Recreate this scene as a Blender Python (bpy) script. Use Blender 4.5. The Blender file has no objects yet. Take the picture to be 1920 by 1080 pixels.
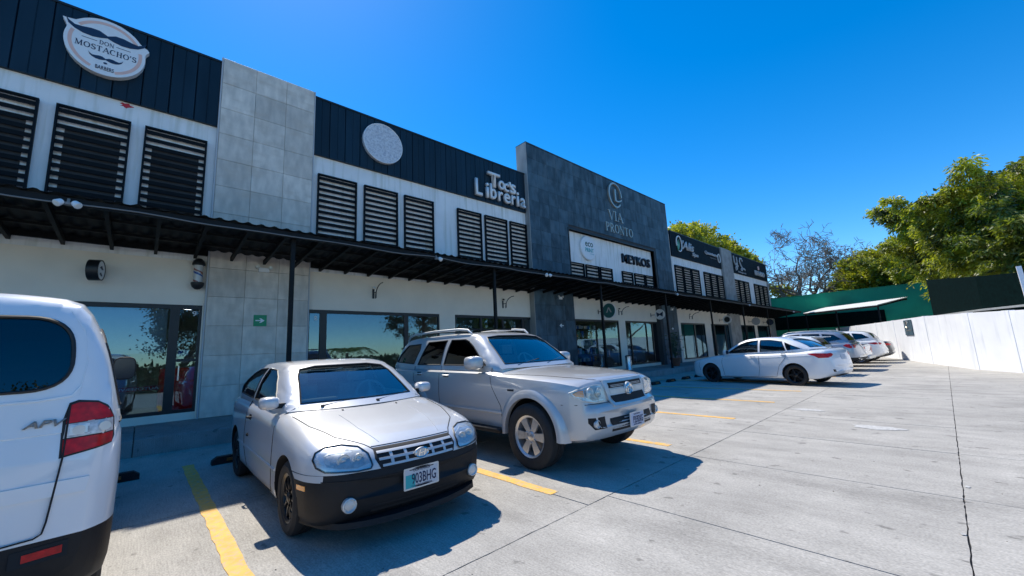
import bpy, bmesh, math, random
import numpy as np
from mathutils import Vector, Matrix, noise
from mathutils.bvhtree import BVHTree
random.seed(7); np.random.seed(7)
SC = bpy.context.scene
COL = SC.collection
R = math.radians
K = -0.005                      # the lot falls gently away along +X

# ------------------------------------------------------------------ camera
YAW, PITCH, ROLL, FPX, CAMH = R(43.0737), R(8.8728), R(-2.7486), 743.175, 1.4
fw = Vector((math.sin(YAW)*math.cos(PITCH), math.cos(YAW)*math.cos(PITCH), math.sin(PITCH)))
rt = fw.cross(Vector((0, 0, 1))).normalized(); up = rt.cross(fw)
r2 = rt*math.cos(ROLL) + up*math.sin(ROLL); u2 = -rt*math.sin(ROLL) + up*math.cos(ROLL)
cam = bpy.data.cameras.new('camera'); co = bpy.data.objects.new('camera', cam); COL.objects.link(co)
co.matrix_world = Matrix(((r2.x, u2.x, -fw.x, 0), (r2.y, u2.y, -fw.y, 0), (r2.z, u2.z, -fw.z, CAMH), (0, 0, 0, 1)))
cam.sensor_width = 36; cam.lens = FPX*36/1920; cam.clip_start = .05; cam.clip_end = 3000
SC.camera = co

# ------------------------------------------------------------------ light
SUN_EL, SUN_AZ = R(55.6), R(9.0)       # azimuth from +Y towards +X
w = bpy.data.worlds.new('World'); SC.world = w; w.use_nodes = True
nt = w.node_tree; bg = nt.nodes['Background']
sky = nt.nodes.new('ShaderNodeTexSky'); sky.sky_type = 'NISHITA'; sky.sun_disc = False
sky.sun_elevation = SUN_EL; sky.sun_rotation = SUN_AZ
sky.air_density = 1.0; sky.dust_density = 0.25; sky.ozone_density = 2.5; sky.altitude = 1500
hs = nt.nodes.new('ShaderNodeHueSaturation'); hs.inputs['Saturation'].default_value = 1.43; hs.inputs['Hue'].default_value = .5005; hs.inputs['Value'].default_value = 1.05
nt.links.new(sky.outputs[0], hs.inputs['Color']); nt.links.new(hs.outputs[0], bg.inputs['Color'])
bg.inputs['Strength'].default_value = 0.14
sl = bpy.data.lights.new('sun', 'SUN'); sl.energy = 3.7; sl.angle = R(.5); sl.color = (1, .935, .83)
so = bpy.data.objects.new('sun', sl); COL.objects.link(so)
sd = Vector((math.sin(SUN_AZ)*math.cos(SUN_EL), math.cos(SUN_AZ)*math.cos(SUN_EL), math.sin(SUN_EL)))
so.rotation_euler = sd.to_track_quat('Z', 'Y').to_euler(); so.location = (0, 0, 40)
SC.view_settings.view_transform = 'Standard'; SC.view_settings.look = 'None'
SC.view_settings.gamma = 1; SC.view_settings.exposure = 0.60; SC.view_settings.use_curve_mapping = False

# ------------------------------------------------------------------ materials
def pmat(name, base, rough=.5, metal=0., var=0., vscale=4., stretch=(1, 1, 1), bump=0., bscale=60., coat=0.,
         rnd=0., spec=.5, dirt=None, dscale=1.5, dstretch=(1, 1, 1), dlo=.5, dhi=.75, rvar=0., emis=None, estr=0.):
    m = bpy.data.materials.new(name); m.use_nodes = True
    t = m.node_tree; N = t.nodes; L = t.links; p = N['Principled BSDF']
    p.inputs['Base Color'].default_value = (*base, 1); p.inputs['Roughness'].default_value = rough
    p.inputs['Metallic'].default_value = metal; p.inputs['Coat Weight'].default_value = coat
    p.inputs['Coat Roughness'].default_value = .05; p.inputs['Specular IOR Level'].default_value = spec
    if emis: p.inputs['Emission Color'].default_value = (*emis, 1); p.inputs['Emission Strength'].default_value = estr
    def tex(scale, st, detail=5):
        g = N.new('ShaderNodeNewGeometry'); mp = N.new('ShaderNodeMapping'); mp.inputs['Scale'].default_value = st
        n = N.new('ShaderNodeTexNoise'); n.inputs['Scale'].default_value = scale; n.inputs['Detail'].default_value = detail
        L.new(g.outputs['Position'], mp.inputs[0]); L.new(mp.outputs[0], n.inputs['Vector']); return n.outputs['Fac']
    col = None
    if var:
        f = tex(vscale, stretch)
        r = N.new('ShaderNodeMapRange'); r.inputs[1].default_value = .3; r.inputs[2].default_value = .7
        r.inputs[3].default_value = 1-var; r.inputs[4].default_value = 1+var; L.new(f, r.inputs[0])
        s = N.new('ShaderNodeVectorMath'); s.operation = 'SCALE'; s.inputs[0].default_value = base
        L.new(r.outputs[0], s.inputs['Scale']); col = s.outputs[0]
    if rnd:
        oi = N.new('ShaderNodeObjectInfo')
        r = N.new('ShaderNodeMapRange'); r.inputs[3].default_value = 1-rnd; r.inputs[4].default_value = 1+rnd
        L.new(oi.outputs['Random'], r.inputs[0])
        s = N.new('ShaderNodeVectorMath'); s.operation = 'SCALE'; s.inputs[0].default_value = base
        if col: L.new(col, s.inputs[0])
        L.new(r.outputs[0], s.inputs['Scale']); col = s.outputs[0]
    if dirt:
        f = tex(dscale, dstretch, 7)
        r = N.new('ShaderNodeMapRange'); r.inputs[1].default_value = dlo; r.inputs[2].default_value = dhi; L.new(f, r.inputs[0])
        mx = N.new('ShaderNodeMix'); mx.data_type = 'RGBA'; mx.inputs['A'].default_value = (*base, 1)
        if col: L.new(col, mx.inputs['A'])
        mx.inputs['B'].default_value = (*dirt, 1); L.new(r.outputs[0], mx.inputs['Factor']); col = mx.outputs['Result']
    if col: L.new(col, p.inputs['Base Color'])
    if rvar:
        f = tex(vscale*2, stretch); r = N.new('ShaderNodeMapRange'); r.inputs[3].default_value = max(0, rough-rvar); r.inputs[4].default_value = min(1, rough+rvar)
        L.new(f, r.inputs[0]); L.new(r.outputs[0], p.inputs['Roughness'])
    if bump:
        f = tex(bscale, stretch); b = N.new('ShaderNodeBump'); b.inputs['Strength'].default_value = bump; b.inputs['Distance'].default_value = .01
        L.new(f, b.inputs['Height']); L.new(b.outputs[0], p.inputs['Normal'])
    return m

def glass_mat(name, tint, base=.12, ior=1.5, refl=(1, 1, 1)):
    m = bpy.data.materials.new(name); m.use_nodes = True
    t = m.node_tree; N = t.nodes; L = t.links; N.remove(N['Principled BSDF'])
    tr = N.new('ShaderNodeBsdfTransparent'); tr.inputs[0].default_value = (*tint, 1)
    gl = N.new('ShaderNodeBsdfGlossy'); gl.inputs['Roughness'].default_value = .0; gl.inputs['Color'].default_value = (*refl, 1)
    lw = N.new('ShaderNodeLayerWeight'); lw.inputs[0].default_value = .5
    pw = N.new('ShaderNodeMath'); pw.operation = 'POWER'; pw.inputs[1].default_value = 4.2; L.new(lw.outputs['Facing'], pw.inputs[0])
    fr = N.new('ShaderNodeMath'); fr.operation = 'MULTIPLY_ADD'; fr.inputs[1].default_value = .85; fr.inputs[2].default_value = .04; L.new(pw.outputs[0], fr.inputs[0])
    g = N.new('ShaderNodeNewGeometry'); n = N.new('ShaderNodeTexNoise'); n.inputs['Scale'].default_value = 1.1
    bp = N.new('ShaderNodeBump'); bp.inputs['Strength'].default_value = .02; bp.inputs['Distance'].default_value = .02
    L.new(g.outputs['Position'], n.inputs['Vector']); L.new(n.outputs['Fac'], bp.inputs['Height']); L.new(bp.outputs[0], gl.inputs['Normal'])
    ma = N.new('ShaderNodeMath'); ma.operation = 'ADD'; ma.inputs[1].default_value = base; ma.use_clamp = True
    L.new(fr.outputs[0], ma.inputs[0]); mx = N.new('ShaderNodeMixShader')
    ib = N.new('ShaderNodeMath'); ib.operation = 'SUBTRACT'; ib.inputs[0].default_value = 1; L.new(g.outputs['Backfacing'], ib.inputs[1])
    mm = N.new('ShaderNodeMath'); mm.operation = 'MULTIPLY'; L.new(ma.outputs[0], mm.inputs[0]); L.new(ib.outputs[0], mm.inputs[1])
    L.new(mm.outputs[0], mx.inputs[0]); L.new(tr.outputs[0], mx.inputs[1]); L.new(gl.outputs[0], mx.inputs[2])
    L.new(mx.outputs[0], N['Material Output'].inputs[0]); return m

def concrete_mat(name, base, groove=1.0, rnd=.05):
    m = bpy.data.materials.new(name); m.use_nodes = True
    t = m.node_tree; N = t.nodes; L = t.links; p = N['Principled BSDF']; p.inputs['Roughness'].default_value = .85
    p.inputs['Specular IOR Level'].default_value = .25
    g = N.new('ShaderNodeNewGeometry')
    def nz(scale, st, det=4):
        mp = N.new('ShaderNodeMapping'); mp.inputs['Scale'].default_value = st
        n = N.new('ShaderNodeTexNoise'); n.inputs['Scale'].default_value = scale; n.inputs['Detail'].default_value = det
        L.new(g.outputs['Position'], mp.inputs[0]); L.new(mp.outputs[0], n.inputs['Vector']); return n.outputs['Fac']
    def rng(f, a, b, c, d):
        r = N.new('ShaderNodeMapRange'); r.inputs[1].default_value = a; r.inputs[2].default_value = b
        r.inputs[3].default_value = c; r.inputs[4].default_value = d; L.new(f, r.inputs[0]); return r.outputs[0]
    def mul(a, b):
        r = N.new('ShaderNodeMath'); r.operation = 'MULTIPLY'; L.new(a, r.inputs[0]); L.new(b, r.inputs[1]); return r.outputs[0]
    broom = nz(1.0, (85, 6, 1), 3); big = nz(.45, (1, 1, 1), 6); mid = nz(3.2, (1, .5, 1), 6); fine = nz(95, (1, .6, 1), 3)
    f = mul(mul(rng(broom, .3, .7, .88, 1.08), rng(big, .3, .7, .88, 1.1)), mul(rng(mid, .3, .7, .88, 1.1), rng(fine, .32, .68, .80, 1.16)))
    oi = N.new('ShaderNodeObjectInfo'); f = mul(f, rng(oi.outputs['Random'], 0, 1, 1-rnd, 1+rnd))
    stain = nz(1.7, (1, .35, 1), 8); f = mul(f, rng(stain, .52, .78, 1.0, .72)); blot = nz(.55, (1, .8, 1), 9); f = mul(f, rng(blot, .58, .66, 1.0, .86)); spot = nz(7.0, (1, .7, 1), 3); f = mul(f, rng(spot, .66, .72, 1.0, .6))
    patch = nz(.8, (.6, 2.0, 1), 8); f = mul(f, rng(patch, .62, .72, 1.0, 1.10))
    s = N.new('ShaderNodeVectorMath'); s.operation = 'SCALE'; s.inputs[0].default_value = base; L.new(f, s.inputs['Scale'])
    L.new(s.outputs[0], p.inputs['Base Color'])
    b = N.new('ShaderNodeBump'); b.inputs['Strength'].default_value = .55*groove; b.inputs['Distance'].default_value = .006
    ad = N.new('ShaderNodeMath'); ad.operation = 'ADD'; L.new(broom, ad.inputs[0]); L.new(fine, ad.inputs[1])
    L.new(ad.outputs[0], b.inputs['Height']); L.new(b.outputs[0], p.inputs['Normal']); return m

M = {}
M['lot'] = concrete_mat('lot_concrete', (.43, .408, .368), rnd=.03)
M['walk'] = concrete_mat('walk_concrete', (.33, .33, .32), .6)
M['joint'] = pmat('joint_fill', (.055, .052, .05), .9, var=.3, vscale=20)
M['yellow'] = pmat('road_yellow', (.82, .46, .10), .75, var=.12, vscale=9, dirt=(.45, .40, .31), dscale=22, dlo=.48, dhi=.72, bump=.3, bscale=120)
M['wall'] = pmat('white_plaster', (.82, .82, .81), .85, var=.05, vscale=2, dirt=(.46, .48, .40), dscale=1.6, dstretch=(4.5, 1, .3), dlo=.50, dhi=.85, bump=.12, bscale=90)
M['cream'] = pmat('cream_plaster', (.86, .77, .65), .85, var=.05, vscale=1.6, bump=.12, bscale=90)
M['fascia'] = pmat('navy_metal', (.0045, .020, .036), .5, spec=.3, var=.25, vscale=2.5, stretch=(1, 1, .3), rnd=.2, rvar=.1)
M['black'] = pmat('black_metal', (.012, .013, .015), .45, var=.2, vscale=8)
M['blackrough'] = pmat('black_plastic', (.008, .009, .011), .58, spec=.35, var=.15, vscale=20, bump=.15, bscale=200)
M['rubber'] = pmat('tyre_rubber', (.02, .02, .021), .8, var=.2, vscale=15, bump=.2, bscale=120)
M['greytile'] = pmat('grey_quartzite_tile', (.64, .575, .50), .6, var=.16, vscale=3.5, stretch=(2.2, 1, .8), rnd=.17, dirt=(.55, .46, .37), dscale=2.2, dstretch=(1, 1, 2.5), dlo=.5, dhi=.85, bump=.3, bscale=45, rvar=.1)
M['slate'] = pmat('dark_slate_tile', (.048, .085, .112), .58, spec=.3, var=.4, vscale=2.4, stretch=(1.5, 1, .8), rnd=.28, dirt=(.10, .145, .175), dscale=2.0, dstretch=(2, 1, .7), dlo=.5, dhi=.8, bump=.35, bscale=30, rvar=.12)
M['grout'] = pmat('tile_grout', (.54, .50, .45), .9)
M['darkgrout'] = pmat('slate_grout', (.05, .055, .06), .9)
M['raw'] = pmat('raw_concrete', (.34, .34, .33), .8, var=.2, vscale=2.2, stretch=(1, 1, .5), bump=.2, bscale=30)
M['awn'] = pmat('black_sheet', (.006, .007, .008), .6, var=.3, vscale=6, spec=.25, dirt=(.025, .022, .02), dscale=8, dlo=.6, dhi=.9)
M['slat'] = pmat('louver_slat', (.004, .007, .010), .6, var=.15, vscale=6, spec=.15)
M['glass'] = glass_mat('shop_glass', (.72, .76, .78), .12, 1.5, (.40, .72, .95))
M['room'] = pmat('room_wall', (.42, .41, .39), .9, var=.1)
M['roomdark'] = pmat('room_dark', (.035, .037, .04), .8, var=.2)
M['blind'] = pmat('roller_blind', (.45, .47, .48), .9, var=.04, vscale=8)
M['white'] = pmat('white_sign', (.80, .80, .80), .4, var=.03, vscale=9)
M['signgrey'] = pmat('letter_return', (.48, .48, .49), .5)
M['peach'] = pmat('peach_print', (.80, .50, .42), .5)
M['navy'] = pmat('navy_print', (.010, .028, .07), .45)
M['gold'] = pmat('champagne_letter', (.55, .50, .43), .35, metal=.6)
M['teal'] = pmat('teal_print', (.02, .40, .42), .5)
M['fascia2'] = pmat('black_fascia_metal', (.0035, .006, .010), .6, spec=.12, var=.25, vscale=2.5, rnd=.2)
M['green'] = pmat('green_sign', (.01, .28, .12), .5)
M['greenwall'] = pmat('green_paint', (.006, .34, .185), .65, var=.12, vscale=.7, dirt=(.005, .22, .13), dscale=.5, dlo=.5, dhi=.8, bump=.2, bscale=14)
M['mesh'] = pmat('black_fence_mesh', (.002, .010, .010), 1., var=.3, vscale=9, spec=.05)
M['yardwall'] = pmat('yard_wall_paint', (.88, .895, .92), .55, var=.05, vscale=1.5, dirt=(.66, .69, .72), dscale=1.8, dstretch=(2.5, 2.5, .35), dlo=.56, dhi=.85, bump=.12, bscale=30)
M['galv'] = pmat('galvanised', (.62, .63, .62), .45, metal=.5, var=.1, vscale=8)
M['steel'] = pmat('stainless', (.55, .56, .58), .25, metal=1., var=.05, vscale=12)
M['terra'] = pmat('terracotta', (.20, .07, .04), .8, var=.15, vscale=9)
M['soil'] = pmat('soil', (.03, .02, .015), .95)
M['lens_white'] = pmat('lamp_face', (.82, .80, .74), .3)
M['red'] = pmat('red_print', (.55, .02, .03), .4)
M['blue'] = pmat('blue_print', (.015, .06, .42), .4)
M['orange'] = pmat('orange_print', (.75, .22, .03), .5)
M['chrome'] = pmat('chrome', (.75, .76, .78), .12, metal=1.)
M['cable'] = pmat('grey_cable', (.22, .21, .20), .6)

# ------------------------------------------------------------------ mesh collector
class MB:
    def __init__(s): s.v = []; s.f = []; s.m = []; s.mi = 0
    def add(s, vs, fs):
        b = len(s.v); s.v.extend([tuple(v) for v in vs]); s.f.extend([tuple(i+b for i in f) for f in fs]); s.m.extend([s.mi]*len(fs)); return s
    def box(s, a, b, rot=None, org=None):
        (x0, y0, z0), (x1, y1, z1) = a, b
        vs = [(x0, y0, z0), (x1, y0, z0), (x1, y1, z0), (x0, y1, z0), (x0, y0, z1), (x1, y0, z1), (x1, y1, z1), (x0, y1, z1)]
        if rot is not None:
            o = Vector(org) if org else Vector(((x0+x1)/2, (y0+y1)/2, (z0+z1)/2)); vs = [tuple(rot @ (Vector(v)-o)+o) for v in vs]
        return s.add(vs, [(0, 3, 2, 1), (4, 5, 6, 7), (0, 1, 5, 4), (1, 2, 6, 5), (2, 3, 7, 6), (3, 0, 4, 7)])
    def bar(s, p, q, w, h=None, upv=(0, 0, 1)):
        h = w if h is None else h
        p = Vector(p); q = Vector(q); d = (q-p).normalized(); U = Vector(upv)
        if abs(d.dot(U)) > .97: U = Vector((0, 1, 0))
        sd_ = d.cross(U).normalized()*w/2; uu = sd_.cross(d).normalized()*h/2
        vs = [p-sd_-uu, p+sd_-uu, p+sd_+uu, p-sd_+uu, q-sd_-uu, q+sd_-uu, q+sd_+uu, q-sd_+uu]
        return s.add(vs, [(0, 1, 2, 3), (4, 7, 6, 5), (0, 4, 5, 1), (1, 5, 6, 2), (2, 6, 7, 3), (3, 7, 4, 0)])
    def tube(s, pts, r, n=8, closed=False, caps=True):
        P = [Vector(p) for p in pts]; m = len(P); rr = r if hasattr(r, '__len__') else [r]*m; rings = []
        U = None
        for i in range(m):
            if closed: d = (P[(i+1) % m]-P[i-1])
            else: d = P[min(i+1, m-1)]-P[max(i-1, 0)]
            if d.length < 1e-9: d = Vector((0, 0, 1))
            d.normalize()
            if U is None: U = d.orthogonal().normalized()
            else:
                U = U-d*U.dot(d)
                U = U.normalized() if U.length > 1e-6 else d.orthogonal().normalized()
            V = d.cross(U); rings.append([P[i]+(U*math.cos(a)+V*math.sin(a))*rr[i] for a in [2*math.pi*k/n for k in range(n)]])
        vs = [v for rg in rings for v in rg]; fs = []
        for i in range(m if closed else m-1):
            j = (i+1) % m
            for k in range(n): fs.append((i*n+k, i*n+(k+1) % n, j*n+(k+1) % n, j*n+k))
        if caps and not closed: fs.append(tuple(reversed(range(n)))); fs.append(tuple((m-1)*n+k for k in range(n)))
        return s.add(vs, fs)
    def lathe(s, prof, c=(0, 0, 0), axis='Z', n=24, M3=None, cap=True):
        """prof: list (r, h)"""
        vs = []; fs = []; m = len(prof)
        for (r_, h) in prof:
            for k in range(n):
                a = 2*math.pi*k/n; x, y = r_*math.cos(a), r_*math.sin(a)
                v = Vector((x, y, h)) if axis == 'Z' else (Vector((x, h, y)) if axis == 'Y' else Vector((h, x, y)))
                if M3 is not None: v = M3 @ v
                vs.append(v+Vector(c))
        for i in range(m-1):
            for k in range(n): fs.append((i*n+k, i*n+(k+1) % n, (i+1)*n+(k+1) % n, (i+1)*n+k))
        flat = lambda e: any(p_[0] < 1e-6 and abs(p_[1]-e[1]) < 1e-6 for p_ in prof)
        if cap and prof[0][0] > 1e-6 and not flat(prof[0]): fs.append(tuple(reversed(range(n))))
        if cap and prof[-1][0] > 1e-6 and not flat(prof[-1]): fs.append(tuple((m-1)*n+k for k in range(n)))
        return s.add(vs, fs)
    def prism(s, poly, f0, f1):
        """poly: 2D list; f0,f1: functions 2D->3D for the two faces"""
        n = len(poly); vs = [f0(*p) for p in poly]+[f1(*p) for p in poly]
        return s.add(vs, [tuple(range(n)), tuple(reversed(range(n, 2*n)))]+[(i, i+n, (i+1) % n+n, (i+1) % n) for i in range(n)])
    def facade(s, poly, y0, y1):       # a polygon in (x, z) given thickness from y0 (front, towards -Y) to y1
        return s.prism(poly, lambda a, b: (a, y0, b), lambda a, b: (a, y1, b))
    def mesh(s, name, mats, angle=35):
        me = bpy.data.meshes.new(name); me.from_pydata([tuple(v) for v in s.v], [], s.f)
        for m_ in (mats if isinstance(mats, (list, tuple)) else [mats]): me.materials.append(m_)
        if any(s.m): me.polygons.foreach_set('material_index', s.m)
        bm = bmesh.new(); bm.from_mesh(me); bmesh.ops.recalc_face_normals(bm, faces=bm.faces); bm.to_mesh(me); bm.free()
        if angle: me.polygons.foreach_set('use_smooth', [True]*len(me.polygons)); me.set_sharp_from_angle(angle=R(angle))
        me.update(); return me
    def obj(s, name, mats, parent=None, angle=35):
        return link(name, s.mesh(name, mats, angle), parent)
def link(name, me, parent=None):
    o = bpy.data.objects.new(name, me); COL.objects.link(o)
    if parent is not None: o.parent = parent
    return o
def bevel_mesh(me, w_, seg=1):
    bm = bmesh.new(); bm.from_mesh(me); bmesh.ops.bevel(bm, geom=bm.edges[:], offset=w_, segments=seg, affect='EDGES', clamp_overlap=True)
    bm.to_mesh(me); bm.free(); return me
def tag(o, label=None, cat=None, group=None, kind=None):
    if label: o['label'] = label
    if cat: o['category'] = cat
    if group: o['group'] = group
    if kind: o['kind'] = kind
    return o
def empty(name, loc=(0, 0, 0), rz=0., parent=None):
    o = bpy.data.objects.new(name, None); o.empty_display_size = .2; COL.objects.link(o); o.location = loc; o.rotation_euler = (0, 0, rz)
    if parent is not None: o.parent = parent
    return o
def thing(name, label, cat, loc=(0, 0, 0), rz=0., group=None): return tag(empty(name, loc, rz), label, cat, group)
def struct(o): o['kind'] = 'structure'; return o
def copy_tree(o, parent=None):
    c = o.copy(); COL.objects.link(c); c.parent = parent
    for ch in list(o.children): copy_tree(ch, c)
    return c
def ellipse(cx, cz, rx, rz, n=40, a0=0, a1=360):
    return [(cx+rx*math.cos(R(a)), cz+rz*math.sin(R(a))) for a in np.linspace(a0, a1, n, endpoint=(abs(a1-a0) < 359))]

# text that fills a box on a plane; basis vectors give right / up / out
def text_mesh(string, w_, h_, ext=.01, bold=0., shear=0.):
    cu = bpy.data.curves.new('txt', 'FONT'); cu.body = string; cu.size = 1; cu.extrude = 0; cu.offset = bold; cu.shear = shear; cu.resolution_u = 3
    o = bpy.data.objects.new('txt', cu); me0 = bpy.data.meshes.new_from_object(o)
    bm = bmesh.new(); bm.from_mesh(me0)
    bmesh.ops.remove_doubles(bm, verts=bm.verts, dist=1e-5)
    xs = [v.co.x for v in bm.verts]; ys = [v.co.y for v in bm.verts]
    x0, x1, y0, y1 = min(xs), max(xs), min(ys), max(ys)
    g = bmesh.ops.extrude_face_region(bm, geom=bm.faces[:])
    for v in [e for e in g['geom'] if isinstance(e, bmesh.types.BMVert)]: v.co.z += ext
    for v in bm.verts: v.co.x = (v.co.x-x0)/(x1-x0)*w_ - w_/2; v.co.y = (v.co.y-y0)/(y1-y0)*h_ - h_/2
    bmesh.ops.recalc_face_normals(bm, faces=bm.faces)
    me = bpy.data.meshes.new('letters'); bm.to_mesh(me); bm.free()
    bpy.data.objects.remove(o); bpy.data.curves.remove(cu); bpy.data.meshes.remove(me0); return me
def text(name, string, c, right, upv, w_, h_, mat, parent, ext=.01, bold=0., shear=0.):
    me = text_mesh(string, w_, h_, ext, bold, shear); me.materials.append(mat); o = link(name, me, parent)
    rr = Vector(right).normalized(); uu = Vector(upv).normalized(); nn = rr.cross(uu)
    o.matrix_local = Matrix(((rr.x, uu.x, nn.x, c[0]), (rr.y, uu.y, nn.y, c[1]), (rr.z, uu.z, nn.z, c[2]), (0, 0, 0, 1))); return o
# a small serif alphabet from strokes (thin / thick), unit cell 0..1 high
def serif(ch):
    T, t = .13, .05; S = []; A = lambda *a: S.append(a)      # (x0,z0,x1,z1,width)
    se = lambda x, z, w_=.3: A(x-w_/2, z, x+w_/2, z, t)
    wd = .8
    arc = lambda cx, cz, rx, rz, a0, a1: [A(cx+rx*math.cos(R(p)), cz+rz*math.sin(R(p)), cx+rx*math.cos(R(q)), cz+rz*math.sin(R(q)), t+(T-t)*abs(math.cos(R((p+q)/2)))) for p, q in zip(np.linspace(a0, a1, 15)[:-1], np.linspace(a0, a1, 15)[1:])]
    if ch == 'V': A(.06, 1, .42, 0, T); A(.78, 1, .42, 0, t); se(.08, .98); se(.78, .98, .24)
    elif ch == 'A': A(.06, 0, .44, 1, t); A(.44, 1, .84, 0, T); A(.2, .35, .66, .35, t); se(.08, .02, .26); se(.82, .02); wd = .9
    elif ch == 'I': A(.2, 0, .2, 1, T); se(.2, .02); se(.2, .98); wd = .4
    elif ch in 'PRB':
        A(.18, 0, .18, 1, T); se(.18, .02); A(.05, .98, .35, .98, t); arc(.35, .74, .27, .24, 90, -90); A(.18, .5, .36, .5, t); wd = .7
        if ch == 'R': A(.36, .5, .74, 0, T); se(.74, .02, .2); wd = .84
        if ch == 'B': arc(.36, .26, .32, .25, 90, -90); A(.1, .02, .38, .02, t); wd = .78
    elif ch == 'O': arc(.45, .5, .38, .49, 0, 360); wd = .92
    elif ch == 'C': arc(.45, .5, .38, .49, 50, 310); A(.7, .98, .7, .72, t); wd = .84
    elif ch == 'D': A(.18, 0, .18, 1, T); arc(.3, .5, .45, .48, 90, -90); A(.05, .98, .32, .98, t); A(.05, .02, .32, .02, t); wd = .86
    elif ch == 'N': A(.14, 0, .14, 1, t); A(.12, 1, .74, 0, T); A(.74, 0, .74, 1, t); se(.12, .98, .24); se(.14, .02, .22); se(.74, .98, .24); wd = .9
    elif ch == 'M': A(.12, 0, .16, 1, t); A(.16, 1, .5, .05, T); A(.5, .05, .84, 1, t); A(.84, 1, .9, 0, T); se(.12, .02, .24); se(.9, .02, .28); se(.12, .98, .2); se(.88, .98, .2); wd = 1.08
    elif ch == 'T': A(.4, 0, .4, 1, T); A(.04, .97, .76, .97, t); A(.05, .97, .05, .8, t); A(.75, .97, .75, .8, t); se(.4, .02); wd = .82
    elif ch == 'H': A(.18, 0, .18, 1, T); A(.7, 0, .7, 1, T); A(.18, .5, .7, .5, t); [se(x, z, .28) for x in (.18, .7) for z in (.02, .98)]; wd = .9
    elif ch == 'S': arc(.34, .74, .24, .24, 30, 230); arc(.32, .26, .27, .25, 70, -160); A(.2, .6, .44, .42, T); A(.55, .95, .55, .72, t); wd = .66
    elif ch == 'E': A(.18, 0, .18, 1, T); [A(.05, z, x, z, t) for z, x in ((.02, .62), (.5, .5), (.98, .6))]; wd = .7
    elif ch == "'": A(.12, 1, .08, .72, T*.8); wd = .25
    elif ch == ' ': wd = .5
    return S, wd
def serif_text(name, string, c, right, upv, w_, h_, mat, parent, ext=.02, weight=1.):
    segs = []; x = 0
    for ch in string:
        S, wd = serif(ch); segs += [(a+x, b, c_+x, d, e) for a, b, c_, d, e in S]; x += wd+.1
    x -= .1; mb = MB(); sx = w_/x
    for i, (a, b, c_, d, e) in enumerate(segs):
        p = Vector(((a-x/2)*sx, (b-.5)*h_)); q = Vector(((c_-x/2)*sx, (d-.5)*h_)); dd = q-p
        if dd.length < 1e-6: continue
        L_ = dd.normalized(); n = Vector((-L_.y, L_.x))*e*h_*weight*.5; L_ = L_*e*h_*.15
        z1 = ext*(1+.0007*(i % 9))
        P = [p-L_-n, q+L_-n, q+L_+n, p-L_+n]
        mb.add([(v.x, v.y, 0) for v in P]+[(v.x, v.y, z1) for v in P], [(3, 2, 1, 0), (4, 5, 6, 7), (0, 1, 5, 4), (1, 2, 6, 5), (2, 3, 7, 6), (3, 0, 4, 7)])
    o = mb.obj(name, mat, parent, None)
    rr = Vector(right).normalized(); uu = Vector(upv).normalized(); nn = rr.cross(uu)
    o.matrix_local = Matrix(((rr.x, uu.x, nn.x, c[0]), (rr.y, uu.y, nn.y, c[1]), (rr.z, uu.z, nn.z, c[2]), (0, 0, 0, 1))); return o
FX, FZ = (1, 0, 0), (0, 0, 1)          # lettering that faces -Y
# ------------------------------------------------------------------ helpers for world-placed parts
def org(o):
    v = Vector((0, 0, 0))
    while o is not None: v = v + o.location; o = o.parent
    return v
def wobj(mb, name, mat, parent, angle=35):
    o_ = org(parent); mb.v = [(a-o_.x, b-o_.y, c-o_.z) for a, b, c in mb.v]; return mb.obj(name, mat, parent, angle)
def wplace(name, me, parent, loc):
    o = link(name, me, parent); o.location = Vector(loc)-org(parent); return o
def wtext(name, s, c, w_, h_, mat, parent, **k):
    o_ = org(parent); return text(name, s, (c[0]-o_.x, c[1]-o_.y, c[2]-o_.z), FX, FZ, w_, h_, mat, parent, **k)
def boxmesh(sx, sy, sz, mat, bev=.004, centre=True):
    mb = MB(); mb.box((-sx/2, -sy/2, -sz/2), (sx/2, sy/2, sz/2)); me = mb.mesh('piece', mat, None)
    if bev: bevel_mesh(me, bev)
    me.polygons.foreach_set('use_smooth', [False]*len(me.polygons)); return me
def g(x): return K*x

# ------------------------------------------------------------------ ground
rows = [-14.05, -11.7, -9.35, -7.0, -4.65, -2.3, .09, 2.40, 5.2, 9.0]
mb = MB(); mb.add([(-300, -300, -300*K-.09), (300, -300, 300*K-.09), (300, 300, 300*K-.09), (-300, 300, -300*K-.09)], [(0, 1, 2, 3)])
mb = MB()
mb.add([(-400, -400, -K*400*0-.10), (-45, -400, -.10+.22), (-45, 400, -.10+.22), (-400, 400, -.10)], [(0, 1, 2, 3)])
mb.add([(-45, -400, -.10-45*K*.98-.02), (70, -400, 70*K-.12), (70, 400, 70*K-.12), (-45, 400, -.10-45*K*.98-.02)], [(0, 1, 2, 3)])
mb.add([(70, -400, 70*K-.12), (600, -400, -.5), (600, 400, -.5), (70, 400, 70*K-.12)], [(0, 1, 2, 3)])
struct(mb.obj('ground', pmat('earth_ground', (.10, .09, .07), .95, var=.2, vscale=.4), None, None))
lot = struct(empty('parking_lot', (0, 0, 0)))
mb = MB(); mb.add([(-45, -40, g(-45)-.012), (60, -40, g(60)-.012), (60, 9, g(60)-.012), (-45, 9, g(-45)-.012)], [(0, 1, 2, 3)])
mb.obj('joint_bed', M['joint'], lot, None)
XW = 1.84; slabs = {}
random.seed(3)
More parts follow.
